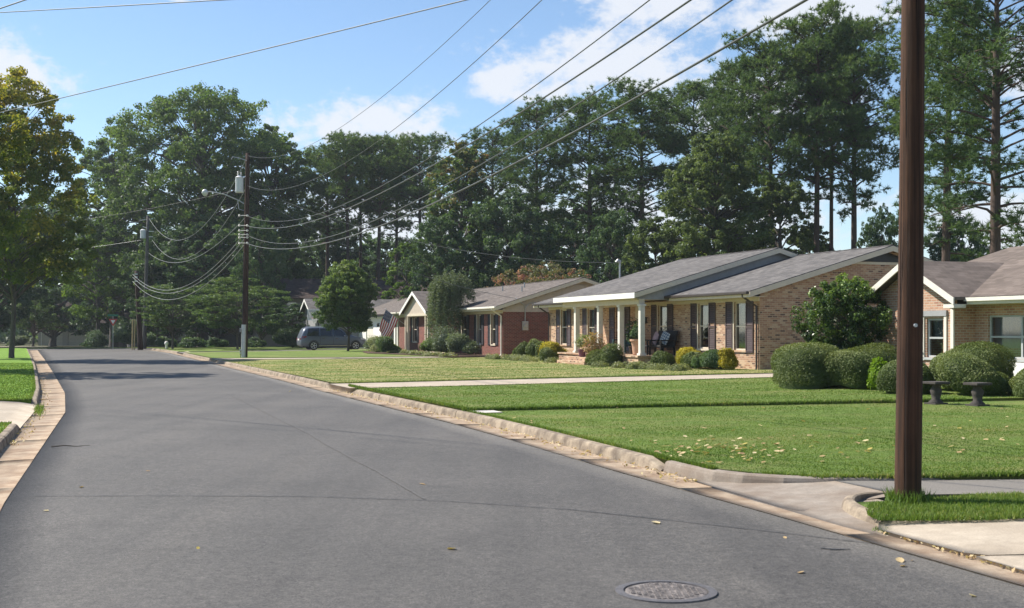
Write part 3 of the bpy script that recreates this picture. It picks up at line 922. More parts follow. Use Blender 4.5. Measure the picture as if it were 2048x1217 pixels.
def gable_roof(parent, x0, x1, yf, yr, yb, ze, zr, mat, th=0.10, name='roof'):
    """ridge along x; ze = height of the roof surface at the eaves"""
    mb = MB()
    zb = zr - (yb - yr) * (zr - ze) / (yr - yf)
    sec = [(yf, ze), (yr, zr), (yb, zb), (yb, zb - th), (yr, zr - th), (yf, ze - th)]
    n = len(sec)
    A = [(x0, y, z) for y, z in sec]; B = [(x1, y, z) for y, z in sec]
    for i in range(n):
        j = (i + 1) % n
        mb.face([A[i], B[i], B[j], A[j]][::-1])
    mb.face([A[0], A[1], A[4], A[5]]); mb.face([A[1], A[2], A[3], A[4]])
    mb.face([B[0], B[1], B[4], B[5]][::-1]); mb.face([B[1], B[2], B[3], B[4]][::-1])
    r = mb.build(name, mat, parent)
    me = r.data
    import bmesh
    bm = bmesh.new(); bm.from_mesh(me); bmesh.ops.recalc_face_normals(bm, faces=bm.faces); bm.to_mesh(me); bm.free()
    # ridge cap of overlapping pieces
    mb = MB(); k = max(1, int((x1 - x0) / 0.6)); sl = (zr - ze) / (yr - yf)
    for i in range(k):
        a = x0 + (x1 - x0) * i / k; b = x0 + (x1 - x0) * (i + 1) / k - 0.004; l0, l1 = 0.008, 0.022
        for sg in (-1, 1):
            y2 = yr + sg * 0.15
            q = [(a, yr, zr + l0), (b, yr, zr + l1), (b, y2, zr - 0.15 * sl + l1), (a, y2, zr - 0.15 * sl + l0)]
            mb.face(q if sg > 0 else q[::-1])
    mb.build('ridge_cap', mat, r)
    return r


def rake(parent, x, dirn, yf, yr, yb, ze, zr, mat, h=0.19, th=0.035, drop=0.03, name='rake_board', both=True):
    """sloping boards on the gable end at x, facing dirn along x"""
    sl = (zr - ze) / (yr - yf)
    for (ya, yb_, za, zb) in ((yf, yr, ze, zr), (yr, yb, zr, zr - sl * (yb - yr)))[: 2 if both else 1]:
        mb = MB()
        poly = [(x, ya, za - drop), (x, yb_, zb - drop), (x, yb_, zb - drop - h), (x, ya, za - drop - h)]
        mb.prism(poly if dirn > 0 else poly[::-1], (-th * dirn, 0, 0))
        o = mb.build(name, mat, parent)
        fix_normals(o)


def fix_normals(o):
    import bmesh
    bm = bmesh.new(); bm.from_mesh(o.data); bmesh.ops.recalc_face_normals(bm, faces=bm.faces); bm.to_mesh(o.data); bm.free()


def poly_part(name, pts, d, mat, parent):
    o = MB().prism(pts, d).build(name, mat, parent); fix_normals(o); return o


def downspout(parent, x, y, z1, z0, mat, out=0.5, r=0.04):
    mb = MB()
    mb.tube([(x, y - out, z1), (x, y - out, z1 - 0.08), (x, y - out * 0.5, z1 - 0.28), (x, y - 0.06, z1 - 0.42), (x, y - 0.06, z0 + 0.15), (x, y - 0.1, z0 + 0.06), (x, y - 0.3, z0 + 0.02)], r, 6)
    return mb.build('downspout', mat, parent)


# ---- blond brick house with the long porch
h1 = empty('brick_house', st(56.8, 22.2, 0.0), HOUSE_ROT, 'blond brick ranch house with a columned porch, dark shutters and grey roof', 'house')
W, D = 20.2, 10.6
GB = 0.15
ops = [(1.62, 2.42, 1.02, 2.74), (4.98, 5.82, 0.98, 2.74), (8.15, 9.05, 0.74, 2.78), (12.30, 13.15, 1.0, 2.76), (15.75, 16.58, 1.02, 2.74), (18.45, 19.28, 1.0, 2.74)]
mb = MB(); wall_panel(mb, (0, 0), (W, 0), GB, 2.92, ops); mb.build('front_wall', MT['brick_blond'], h1)
ZE, ZR, YR, YF = 3.08, 4.80, 5.3, -0.62
sl1 = (ZR - ZE) / (YR - YF)
zroof = lambda y: ZE + (y - YF) * sl1 if y <= YR else ZR - (y - YR) * sl1
def gable_end(parent, x, dirn, mat, z0, y0, y1, zf, name, lid=0.11, th=0.12):
    ym = (y0 + y1) / 2
    pts = [(x, y0, z0), (x, y1, z0), (x, y1, zf(y1) - lid), (x, ym, zf(ym) - lid), (x, y0, zf(y0) - lid)]
    return poly_part(name, pts if dirn > 0 else pts[::-1], (-th * dirn, 0, 0), mat, parent)
gable_end(h1, W - 0.002, 1, MT['brick_blond'], GB, 0.003, D, zroof, 'side_wall')
gable_end(h1, 0.002, -1, MT['brick_blond'], GB, 0.003, D, zroof, 'side_wall')
mb = MB(); wall_panel(mb, (W, D), (0, D), GB, 2.92); mb.build('back_wall', MT['brick_blond'], h1)
gable_roof(h1, 11.0, W + 0.36, YF, YR, D + 0.6, ZE, ZR, MT['shingle_grey'])
gable_roof(h1, -0.62, 9.5, YF, YR, D + 0.6, ZE, ZR, MT['shingle_grey'])
rake(h1, W + 0.36 + 0.01, 1, YF, YR, D + 0.6, ZE, ZR, MT['trim'])
rake(h1, -0.63, -1, YF, YR, D + 0.6, ZE, ZR, MT['trim'])
# gable louvre with its trim board
poly_part('gable_louvre', [(W + 0.012, YR - 1.25, 4.20), (W + 0.012, YR + 1.25, 4.20), (W + 0.012, YR, 4.20 + 1.25 * sl1)], (-0.01, 0, 0), MT['dark_metal'], h1)
MB().box(W + 0.002, W + 0.03, YR - 1.7, YR + 1.7, 4.10, 4.19).build('trim_board', MT['trim'], h1)
MB().box(14.2, W + 0.30, YF + 0.03, -0.003, ZE - 0.21, ZE - 0.19).build('soffit', MT['trim'], h1)
MB().box(-0.5, 8.0, YF + 0.03, -0.003, ZE - 0.21, ZE - 0.19).build('soffit', MT['trim'], h1)
MB().box(14.5, W + 0.34, YF - 0.002, YF + 0.028, ZE - 0.22, ZE - 0.10).build('fascia', MT['trim'], h1)
MB().box(-0.6, 7.0, YF - 0.002, YF + 0.028, ZE - 0.22, ZE - 0.10).build('fascia', MT['trim'], h1)
MB().box(14.2, W + 0.3, YF - 0.10, YF - 0.004, ZE - 0.115, ZE - 0.01).build('gutter', MT['gutter_brown'], h1, bevel=0.02)
MB().box(-0.6, 7.2, YF - 0.10, YF - 0.004, ZE - 0.115, ZE - 0.01).build('gutter', MT['gutter_brown'], h1, bevel=0.02)
MB().box(-0.0, W, -0.035, -0.004, 2.74, 2.88).build('frieze_board', MT['trim'], h1)
downspout(h1, W - 0.12, 0, ZE - 0.1, 0.25, MT['gutter_brown'], 0.62)
downspout(h1, 0.12, 0, ZE - 0.1, 0.3, MT['gutter_brown'], 0.62)
# taller middle block that runs out over the porch
M0, M1, MF, MR_, MZE, MZR = 5.95, 14.55, -2.1, 4.35, 3.20, 5.08
msl = (MZR - MZE) / (MR_ - MF)
mz = lambda y: MZE + (y - MF) * msl if y <= MR_ else MZR - (y - MR_) * msl
gable_roof(h1, M0, M1, MF, MR_, 10.5, MZE, MZR, MT['shingle_grey'])
rake(h1, M1 + 0.012, 1, MF, MR_, 10.5, MZE, MZR, MT['trim'])
rake(h1, M0 - 0.012, -1, MF, MR_, 10.5, MZE, MZR, MT['trim'])
for xx, dn in ((M1 - 0.28, 1), (M0 + 0.28, -1)):
    pts = [(xx, MF + 0.25, 2.92), (xx, 9.6, 2.92), (xx, 9.6, mz(9.6) - 0.11), (xx, MR_, MZR - 0.11), (xx, MF + 0.25, mz(MF + 0.25) - 0.11)]
    poly_part('gable_siding', pts if dn > 0 else pts[::-1], (-0.08 * dn, 0, 0), MT['siding_grey'], h1)
MB().box(M0 + 0.02, M1 - 0.02, MF - 0.035, MF - 0.003, MZE - 0.23, MZE - 0.02).build('fascia', MT['white'], h1)
MB().box(M0 + 0.3, M1 - 0.3, MF + 0.03, -0.04, 2.955, 2.975).build('porch_ceiling', MT['trim'], h1)
MB().box(M0 + 0.4, M1 - 0.25, -1.82, -1.58, 2.74, 2.953).build('porch_beam', MT['trim'], h1)
# porch floor, brick base and steps
MB().box(6.2, 14.5, -1.95, -0.004, GB, 0.66).build('porch_base', MT['brick_blond'], h1)
MB().box(6.15, 14.55, -2.0, -0.006, 0.662, 0.73).build('porch_floor', MT['brick_blond'], h1)
for k in range(3):
    MB().box(7.95 - 0.0, 11.0, -2.02 - 0.36 * (k + 1), -2.02 - 0.36 * k + (0.0 if k else 0.015), GB - 0.1, 0.58 - 0.15 * k).build('step', MT['brick_blond'], h1)
for xx in (7.72, 10.25, 12.35, 14.28):
    mb = MB().box(xx - 0.1, xx + 0.1, -1.80, -1.60, 0.82, 2.66)
    mb.box(xx - 0.14, xx + 0.14, -1.84, -1.56, 0.732, 0.818).box(xx - 0.135, xx + 0.135, -1.835, -1.565, 2.662, 2.738)
    mb.build('column', MT['offwhite'], h1, bevel=0.008)
# windows, door and shutters
for i, o_ in enumerate(ops):
    if i == 2: continue
    window(h1, o_[0], o_[1], o_[2], o_[3], 0.0, MT['trim'], curtain=[0.95, 0.5, 0.45, 1.0, 0.55, 0.45][i], silm=MT['brick_blond'] if i != 4 else MT['trim'])
    MB().box(o_[0] - 0.075, o_[0] - 0.004, -0.022, -0.001, o_[2], o_[3] + 0.07).build('window_casing', MT['trim'], h1)
    shutter(h1, o_[0] - 0.57, o_[0] - 0.085, o_[2] - 0.08, o_[3] + 0.02, MT['shutter'])
    shutter(h1, o_[1] + 0.03, o_[1] + 0.52, o_[2] - 0.08, o_[3] + 0.02, MT['shutter'])
dr = MB().box(8.15, 9.05, 0.08, 0.12, 0.74, 2.78).build('door', MT['door'], h1)
mb = MB()
for (a, b) in ((8.25, 8.56), (8.64, 8.95)):
    for (c_, d_) in ((0.9, 1.5), (1.6, 2.2), (2.3, 2.65)): mb.box(a, b, 0.066, 0.079, c_, d_)
mb.build('panel', MT['door'], dr)
MB().box(8.2, 8.25, 0.03, 0.078, 1.68, 1.78).build('handle', MT['metal'], dr)
shutter(h1, 7.5, 8.02, 0.80, 2.74, MT['shutter']); shutter(h1, 9.15, 9.62, 0.80, 2.74, MT['shutter'])
MB().box(10.25, 10.5, -0.05, -0.002, 0.74, 2.736).build('pilaster', MT['trim'], h1)
mb = MB(); mb.lathe([(0.05, 0), (0.075, 0.05), (0.075, 0.2), (0.03, 0.28)], (11.35, -0.12, 2.0), 8); mb.box(11.32, 11.38, -0.12, -0.003, 2.22, 2.26); mb.build('wall_lamp', MT['dark_metal'], h1)
# service mast with weatherhead, rising from the left wing's roof
mb = MB(); mb.tube([(2.9, 2.6, 3.6), (2.9, 2.6, 5.05)], 0.045, 8); mb.tube([(2.9, 2.6, 5.0), (2.9, 2.6, 5.1), (2.88, 2.5, 5.16), (2.86, 2.4, 5.08)], [0.05, 0.09, 0.09, 0.04], 8)
mb.lathe([(0.16, 0), (0.07, 0.1)], (2.9, 2.6, zroof(2.6) - 0.02), 8)
mb.build('service_mast', MT['metal'], h1)

# ---- red brick house
h2 = empty('brick_house', st(84.0, 21.25, 0.0), HOUSE_ROT, 'red brick ranch house with a small gabled entry and beige gable siding', 'house')
W2, D2, E2, R2 = 22.8, 9.1, 3.02, 4.64
F2, Y2 = -0.55, 4.55
s2 = (R2 - E2) / (Y2 - F2)
z2 = lambda y: E2 + (y - F2) * s2 if y <= Y2 else R2 - (y - Y2) * s2
ops2 = [(18.35, 19.05, 0.95, 2.62), (20.85, 21.55, 0.95, 2.62), (15.4, 16.3, 0.95, 2.62), (10.7, 11.6, 0.5, 2.6), (4.0, 5.0, 0.95, 2.62)]
mb = MB(); wall_panel(mb, (0, 0), (W2, 0), 0.2, 2.84, ops2); mb.build('front_wall', MT['brick_red'], h2)
MB().prism([(W2 - 0.002, 0.003, 0.2), (W2 - 0.002, D2, 0.2), (W2 - 0.002, D2, 2.72), (W2 - 0.002, 0.003, 2.72)], (-0.12, 0, 0)).build('side_wall', MT['brick_red'], h2)
poly_part('gable_backing', [(W2 - 0.03, 0.0, 2.722), (W2 - 0.03, D2, 2.722), (W2 - 0.03, D2, z2(D2) - 0.12), (W2 - 0.03, Y2, R2 - 0.12), (W2 - 0.03, 0.0, z2(0.0) - 0.12)], (-0.08, 0, 0), MT['siding_beige'], h2)
zb = 2.722; k = 0
while True:          # lapped boards of the gable, each shorter than the one below
    zt = zb + 0.185
    if zt > R2 - 0.3: break
    half = (R2 - 0.14 - zt) / s2
    y0_, y1_ = max(-0.02, Y2 - half), min(D2 + 0.02, Y2 + half)
    q = MB(); xo = W2 + 0.002
    q.raw([(xo + 0.028, y0_, zb), (xo + 0.028, y1_, zb), (xo + 0.004, y1_, zt + 0.0), (xo + 0.004, y0_, zt + 0.0), (xo - 0.02, y0_, zb), (xo - 0.02, y1_, zb), (xo - 0.02, y1_, zt), (xo - 0.02, y0_, zt)],
          [(0, 1, 2, 3), (1, 0, 4, 5), (0, 3, 7, 4), (2, 1, 5, 6), (3, 2, 6, 7)])
    q.build('siding_board', MT['siding_beige'], h2)
    zb = zt + 0.004; k += 1
mb = MB(); wall_panel(mb, (0, D2), (0, 0.004), 0.2, 2.84); wall_panel(mb, (W2 - 0.15, D2), (0, D2), 0.2, 2.84); mb.build('back_wall', MT['brick_red'], h2)
gable_roof(h2, -0.35, W2 + 0.45, F2, Y2, D2 + 0.55, E2, R2, MT['shingle_brown'])
rake(h2, W2 + 0.46, 1, F2, Y2, D2 + 0.55, E2, R2, MT['trim'])
MB().box(-0.3, W2 + 0.42, F2 - 0.10, F2 - 0.004, E2 - 0.12, E2 - 0.012).build('gutter', MT['offwhite'], h2, bevel=0.02)
MB().box(-0.3, W2 + 0.42, F2 + 0.03, -0.003, E2 - 0.22, E2 - 0.20).build('soffit', MT['trim'], h2)
MB().box(-0.3, W2 + 0.42, F2 - 0.002, F2 + 0.028, E2 - 0.23, E2 - 0.11).build('fascia', MT['trim'], h2)
MB().box(0, W2, -0.035, -0.004, 2.64, 2.80).build('frieze_board', MT['trim'], h2)
downspout(h2, W2 - 0.15, 0, E2 - 0.1, 0.3, MT['offwhite'], 0.58, 0.045)
for i, o_ in enumerate(ops2):
    if i == 3: continue
    window(h2, *o_, 0.0, MT['trim'], curtain=0.4)
    MB().box(o_[0] - 0.10, o_[0] - 0.004, -0.05, -0.001, o_[2], o_[3]).build('window_casing', MT['trim'], h2)
    shutter(h2, o_[0] - 0.55, o_[0] - 0.12, o_[2] - 0.05, o_[3], MT['shutter_black']); shutter(h2, o_[1] + 0.03, o_[1] + 0.46, o_[2] - 0.05, o_[3], MT['shutter_black'])
dr = MB().box(10.7, 11.6, 0.08, 0.12, 0.5, 2.6).build('door', MT['shutter_black'], h2)
MB().box(10.8, 10.85, 0.03, 0.078, 1.4, 1.5).build('handle', MT['metal'], dr)
# gabled entry: ridge runs into the roof
PX0, PX1, PYF, PE, PR = 8.2, 14.2, -1.75, 2.98, 4.18
pm = (PX0 + PX1) / 2; ps = (PR - PE) / (pm - PX0)
mb = MB()
for sgn in (-1, 1):
    xe = PX0 - 0.2 if sgn < 0 else PX1 + 0.2; ze_ = PE - 0.2 * ps
    q = [(xe, PYF - 0.25, ze_), (pm, PYF - 0.25, PR), (pm, 3.2, PR), (xe, 3.2, ze_)]
    mb.prism(q if sgn < 0 else q[::-1], (0, 0, -0.1))
o = mb.build('porch_roof', MT['shingle_brown'], h2); fix_normals(o)
poly_part('porch_gable', [(PX0, PYF, 2.78), (PX1, PYF, 2.78), (PX1, PYF, PE - 0.11), (pm, PYF, PR - 0.11), (PX0, PYF, PE - 0.11)], (0, 0.08, 0), MT['siding_beige'], h2)  # shade on the entry gable is put into its colour by the beige
for sgn in (-1, 1):
    xe = PX0 - 0.2 if sgn < 0 else PX1 + 0.2; ze_ = PE - 0.2 * ps
    poly_part('rake_board', [(xe, PYF - 0.262, ze_ - 0.02), (pm, PYF - 0.262, PR - 0.02), (pm, PYF - 0.262, PR - 0.22), (xe, PYF - 0.262, ze_ - 0.22)], (0, 0.03, 0), MT['white'], h2)
MB().box(PX0, PX1, PYF - 0.02, PYF + 0.22, 2.62, 2.778).build('porch_beam', MT['trim'], h2)
for xx in (8.5, 9.05, 13.35, 13.9):
    mb = MB().box(xx - 0.07, xx + 0.07, PYF, PYF + 0.14, 0.45, 2.618); mb.box(xx - 0.1, xx + 0.1, PYF - 0.03, PYF + 0.17, 0.36, 0.448)
    mb.build('column', MT['trim'], h2)
MB().box(8.2, 14.2, PYF - 0.05, -0.004, 0.1, 0.358).build('porch_floor', MT['concrete'], h2)
# meter, conduit and service drop bracket on the side wall
mb = MB().box(W2 + 0.002, W2 + 0.12, 1.08, 1.42, 1.72, 2.22); mb.tube([(W2 + 0.11, 1.25, 1.98), (W2 + 0.2, 1.25, 1.98)], 0.11, 12)
mt_ = mb.build('meter_box', MT['metal'], h2, bevel=0.01)
mb = MB(); mb.tube([(W2 + 0.06, 1.25, 2.22), (W2 + 0.06, 1.25, 3.0), (W2 + 0.1, 1.1, 3.15), (W2 + 0.1, 0.7, 3.45)], 0.03, 6)
mb.tube([(W2 + 0.06, 1.25, 2.95), (W2 + 0.08, 1.5, 3.2), (W2 + 0.08, 2.6, 3.22)], 0.02, 5); mb.build('conduit', MT['metal'], h2)
mb = MB()
for (vx, vy) in ((19.2, 2.4), (14.1, 3.0), (16.9, 3.4)): mb.tube([(vx, vy, z2(vy) - 0.02), (vx, vy, z2(vy) + 0.3)], 0.04, 7)
mb.build('vent_pipe', MT['metal'], h2)

# ---- white house with the garage wing behind the van
h3 = empty('white_house', st(104.0, 21.3, 0.0), HOUSE_ROT, 'white sided house with grey gable roofs behind the parked van', 'house')
W3, D3, E3, R3, F3, Y3 = 19.4, 8.0, 2.95, 4.45, -0.5, 4.0
s3 = (R3 - E3) / (Y3 - F3); z3 = lambda y: E3 + (y - F3) * s3 if y <= Y3 else R3 - (y - Y3) * s3
ops3 = [(14.2, 15.2, 0.35, 2.45), (16.8, 17.7, 1.0, 2.4), (9.0, 11.6, 0.3, 2.4)]
mb = MB(); wall_panel(mb, (0, 0), (W3, 0), 0.2, 2.8, ops3); mb.build('front_wall', MT['white'], h3)
gable_end(h3, W3 - 0.002, 1, MT['white'], 0.2, 0.003, D3, z3, 'side_wall'); gable_end(h3, 0.002, -1, MT['white'], 0.2, 0.003, D3, z3, 'side_wall')
mb = MB(); wall_panel(mb, (W3, D3), (0, D3), 0.2, 2.8); mb.build('back_wall', MT['white'], h3)
gable_roof(h3, -0.4, W3 + 0.4, F3, Y3, D3 + 0.5, E3, R3, MT['shingle_brown'])
rake(h3, W3 + 0.41, 1, F3, Y3, D3 + 0.5, E3, R3, MT['white'])
MB().box(-0.3, W3 + 0.38, F3 - 0.1, F3 - 0.004, E3 - 0.12, E3 - 0.01).build('gutter', MT['gutter_brown'], h3)
MB().box(-0.3, W3 + 0.38, F3 + 0.03, -0.003, E3 - 0.22, E3 - 0.20).build('soffit', MT['white'], h3)
downspout(h3, W3 - 0.3, 0, E3 - 0.1, 0.3, MT['gutter_brown'], 0.5)
dr = MB().box(14.2, 15.2, 0.08, 0.12, 0.35, 2.45).build('door', plain('door_brown', (0.13, 0.075, 0.05), 0.5), h3); MB().box(14.28, 14.33, 0.03, 0.078, 1.3, 1.4).build('handle', MT['metal'], dr)
window(h3, 16.8, 17.7, 1.0, 2.4, 0.0, MT['white'], curtain=0.5)
shutter(h3, 16.25, 16.7, 0.95, 2.42, MT['shutter_black']); shutter(h3, 17.8, 18.25, 0.95, 2.42, MT['shutter_black'])
mb = MB(); mb.lathe([(0.06, 0), (0.1, 0.06), (0.09, 0.22), (0.03, 0.3)], (13.8, -0.14, 2.0), 8); mb.box(13.76, 13.84, -0.14, -0.003, 2.22, 2.27); mb.build('wall_lamp', MT['dark_metal'], h3)
gd = MB()
for i in range(4): gd.box(9.02, 11.58, 0.07, 0.12, 0.31 + i * 0.52, 0.31 + i * 0.52 + 0.505)
gd.build('garage_door', MT['offwhite'], h3)
# wing with its gable to the street
mb = MB(); wall_panel(mb, (0.3, -3.6), (6.3, -3.6), 0.2, 2.7, [(2.0, 3.4, 0.9, 2.2)]); wall_panel(mb, (6.3, -3.6), (6.3, -0.004), 0.2, 2.7); wall_panel(mb, (0.3, -0.004), (0.3, -3.6), 0.2, 2.7); mb.build('wing_wall', MT['siding_grey'], h3)
window(h3, 2.3, 3.7, 0.9, 2.2, -3.6, MT['white'], cols=2, curtain=0.5)
mb = MB(); sg_ = 1.55 / 3.5
for sgn in (-1, 1):
    xe = 3.3 + sgn * 3.5
    q = [(xe, -4.0, 2.85), (3.3, -4.0, 4.4), (3.3, 3.6, 4.4), (xe, 3.6, 2.85)]
    mb.prism(q if sgn < 0 else q[::-1], (0, 0, -0.1))
o = mb.build('wing_roof', MT['shingle_grey'], h3); fix_normals(o)
poly_part('wing_gable', [(0.3, -3.6, 2.702), (6.3, -3.6, 2.702), (6.3, -3.6, 2.97), (3.3, -3.6, 4.28), (0.3, -3.6, 2.97)], (0, 0.1, 0), MT['siding_grey'], h3)
for sgn in (-1, 1):
    xe = 3.3 + sgn * 3.5
    poly_part('rake_board', [(xe, -4.012, 2.83), (3.3, -4.012, 4.38), (3.3, -4.012, 4.18), (xe, -4.012, 2.63)], (0, 0.03, 0), MT['white'], h3)

# ---- near house on the right: peach brick with a cream-trimmed gable
h0 = empty('brick_house', st(30.4, 22.5, 0.0), HOUSE_ROT, 'peach brick house with cream gable trim and taupe roof behind the rounded hedges', 'house')
GW, GE, GR = 3.40, 2.62, 3.72        # gable wing: width, eave, ridge
ops0 = [(2.25, 2.95, 0.95, 2.05)]
mb = MB(); wall_panel(mb, (0, 0), (GW, 0), 0.15, 2.3, ops0); mb.build('front_wall', MT['brick_peach'], h0)
mb = MB(); wall_panel(mb, (0, 8.5), (0, 0.003), 0.15, 2.42); mb.build('side_wall', MT['brick_peach'], h0)
mb = MB(); wall_panel(mb, (GW, 0.003), (GW, 0.7), 0.15, 2.42); mb.build('side_wall', MT['brick_peach'], h0)
gm = GW / 2; gs = (GR - GE) / (gm + 0.45)
poly_part('gable_wall', [(0, 0.002, 2.302), (GW, 0.002, 2.302), (GW, 0.002, GR - 0.12 - gm * gs), (gm, 0.002, GR - 0.12), (0, 0.002, GR - 0.12 - gm * gs)], (0, 0.1, 0), MT['brick_peach'], h0)
mb = MB()
for sgn in (-1, 1):
    xe = gm + sgn * (gm + 0.45)
    q = [(xe, -0.4, GE), (gm, -0.4, GR), (gm, 3.9, GR), (xe, 3.9, GE)]
    mb.prism(q if sgn < 0 else q[::-1], (0, 0, -0.09))
o = mb.build('wing_roof', MT['shingle_taupe'], h0); fix_normals(o)
for sgn in (-1, 1):
    xe = gm + sgn * (gm + 0.47)
    poly_part('rake_board', [(xe, -0.425, GE - 0.03), (gm, -0.425, GR - 0.01), (gm, -0.425, GR - 0.20), (xe, -0.425, GE - 0.22)], (0, 0.04, 0), MT['offwhite'], h0)
    bx0, bx1 = sorted((xe, xe - sgn * 0.42))
    MB().box(bx0, bx1, -0.41, -0.004, GE - 0.30, GE - 0.2).build('eave_return', MT['offwhite'], h0)
for (a, b) in ((-0.02, 0.10), (1.62, 1.78), (GW - 0.10, GW + 0.02)):
    MB().box(a, b, -0.05, -0.003, 0.2, 2.3).build('corner_board', MT['offwhite'], h0)
window(h0, 2.25, 2.95, 0.95, 2.05, 0.0, MT['trim_grey'], curtain=0.5)
MB().box(2.07, 2.18, -0.04, -0.003, 0.86, 2.1).build('window_casing', MT['offwhite'], h0)
MB().box(3.02, 3.12, -0.04, -0.003, 0.86, 2.1).build('window_casing', MT['offwhite'], h0)
MB().box(2.05, 3.14, -0.06, -0.003, 2.11, 2.27).build('window_head', MT['siding_grey'], h0)
MB().box(0.9, 1.3, 0.002, 0.05, 1.2, 1.9).build('vent', MT['offwhite'], h0)
# main block to the right with the picture window
mb = MB(); wall_panel(mb, (GW + 0.003, 0.7), (15, 0.7), 0.15, 2.42, [(0.52, 2.9, 0.95, 2.12)]); mb.build('front_wall', MT['brick_peach'], h0)
window(h0, GW + 0.523, GW + 2.903, 0.95, 2.12, 0.7, MT['trim_grey'], cols=2, curtain=0.75)
MB().box(GW + 0.4, GW + 3.3, 0.62, 0.697, 0.2, 0.86).build('window_apron', MT['white'], h0)
mb = MB(); HZE, HZR = 2.62, 4.34
xl, xr = -1.6, 16
hip = [(xl, 0.12, HZE), (xr, 0.12, HZE), (xr, 5.0, HZR), (xl + 1.6, 5.0, HZR), (xl, 9.1, HZE), (xr, 9.1, HZE)]
mb.face([hip[0], hip[1], hip[2], hip[3]]); mb.face([hip[4], hip[0], hip[3]]); mb.face([hip[5], hip[4], hip[3], hip[2]])
mb.face([(a, b, c - 0.1) for a, b, c in (hip[0], hip[4], hip[5], hip[1])])
mb.build('roof', MT['shingle_taupe'], h0)
MB().box(GW + 0.4, xr, 0.08, 0.118, HZE - 0.2, HZE - 0.02).build('fascia', MT['offwhite'], h0)
MB().box(GW + 0.1, xr, 0.12, 0.697, HZE - 0.21, HZE - 0.19).build('soffit', MT['trim'], h0)
MB().box(GW + 0.4, xr, -0.02, 0.077, HZE - 0.12, HZE - 0.02).build('gutter', MT['offwhite'], h0)

# ---- dark two-storey house beyond the drive, facing the crossing
ROT_T = math.atan2(SA, SB)
h4 = empty('two_storey_house', st(112.5, 15.5, 0.0), ROT_T, 'dark roofed two-storey house with grey siding half hidden by trees', 'house')
ops4 = [(2.2, 3.2, 1.0, 2.4), (6.0, 7.0, 1.0, 2.4), (2.2, 3.2, 3.2, 4.4), (6.0, 7.0, 3.2, 4.4), (10, 11, 3.2, 4.4)]
mb = MB(); wall_panel(mb, (0, 0), (18, 0), 0.1, 4.75, ops4); wall_panel(mb, (18, 0.004), (18, 9), 0.1, 4.75); wall_panel(mb, (0, 9), (0, 0.004), 0.1, 4.75); mb.build('wall', MT['siding_dim'], h4)
for o_ in ops4: window(h4, *o_, 0.0, MT['siding_dim'], curtain=0.3, sill=False)
gable_roof(h4, -0.6, 18.6, -0.6, 4.5, 9.6, 4.75, 6.75, MT['shingle_dark'])
for xx in (0.0, 18.0):
    poly_part('gable_wall', [(xx, 0, 4.752), (xx, 9, 4.752), (xx, 4.5, 6.5)], (0.08 if xx == 0 else -0.08, 0, 0), MT['siding_dim'], h4)
# ---- low house behind the dogwoods
h5 = empty('low_house', st(135.0, 4.5, -0.25), ROT_T, 'low dim house with white-framed windows under the trees behind the dogwoods', 'house')
ops5 = [(2.0, 3.0, 0.9, 2.2), (5.0, 6.0, 0.9, 2.2), (8.2, 9.2, 0.9, 2.2)]
mb = MB(); wall_panel(mb, (0, 0), (13, 0), 0.0, 2.75, ops5); wall_panel(mb, (13, 0.004), (13, 8), 0, 2.75); wall_panel(mb, (0, 8), (0, 0.004), 0, 2.75); mb.build('wall', MT['siding_dim'], h5)
for o_ in ops5: window(h5, *o_, 0.0, MT['white'], curtain=0.4)
gable_roof(h5, -0.5, 13.5, -0.5, 4, 8.5, 2.85, 4.1, MT['shingle_dark'])
# ---- garage at the end of the street
gx, gy = bearing(76, 170)
h6 = empty('garage_house', (gx, gy, -0.55), 0.16, 'taupe double garage under a dark roof at the far end of the street', 'garage')
MT['taupe'] = plain('taupe_paint', (0.36, 0.32, 0.26), 0.7, 0.08)
MT['taupe_door'] = plain('taupe_garage_door', (0.46, 0.41, 0.33), 0.6, 0.06)
ops6 = [(0.55, 3.3, 0.0, 2.15), (4.1, 6.85, 0.0, 2.15)]
mb = MB(); wall_panel(mb, (0, 0), (9.6, 0), -0.3, 2.85, ops6); wall_panel(mb, (9.6, 0.004), (9.6, 8), -0.3, 2.85); wall_panel(mb, (0, 8), (0, 0.004), -0.3, 2.85)
mb.build('wall', MT['taupe'], h6)
for (a, b, c_, d_) in ops6:
    dr = MB()
    for i in range(4): dr.box(a + 0.01, b - 0.01, 0.06, 0.11, 0.01 + i * 0.53, 0.01 + i * 0.53 + 0.515)
    g_d = dr.build('garage_door', MT['taupe_door'], h6)
    for sgn in (-1, 1):      # arched fan lights in two quarter wedges
        xm = (a + b) / 2; pts = []
        for i in range(7):
            u = i / 6; x_ = xm + sgn * (0.12 + u * 0.95); pts.append((x_, 0.052, 1.98 - 0.28 * u * u))
        low = [(xm + sgn * (0.12 + u * 0.95), 0.052, 1.72 - 0.1 * u * u) for u in (1, 0.66, 0.33, 0)]
        poly = pts + low
        poly_part('fan_light', poly if sgn < 0 else poly[::-1], (0, 0.006, 0), MT['dark_metal'], g_d)
    MB().box(a - 0.14, a - 0.01, -0.03, -0.002, -0.2, 2.2).build('door_casing', MT['offwhite'] if a < 1 else MT['taupe'], h6)
gable_roof(h6, -0.5, 10.1, -0.5, 4.0, 8.5, 2.9, 6.4, MT['shingle_dark'])
mb = MB(); wall_panel(mb, (9.65, 1.5), (20, 1.5), -0.3, 2.6, [(3, 4, 0.9, 2.1)]); mb.build('wing_wall', MT['taupe'], h6)
window(h6, 12.65, 13.65, 0.9, 2.1, 1.5, MT['taupe'], curtain=0.3, sill=False)
gable_roof(h6, 9.0, 20.5, 1.0, 5.0, 9.0, 2.7, 4.6, MT['shingle_dark'], name='wing_roof')
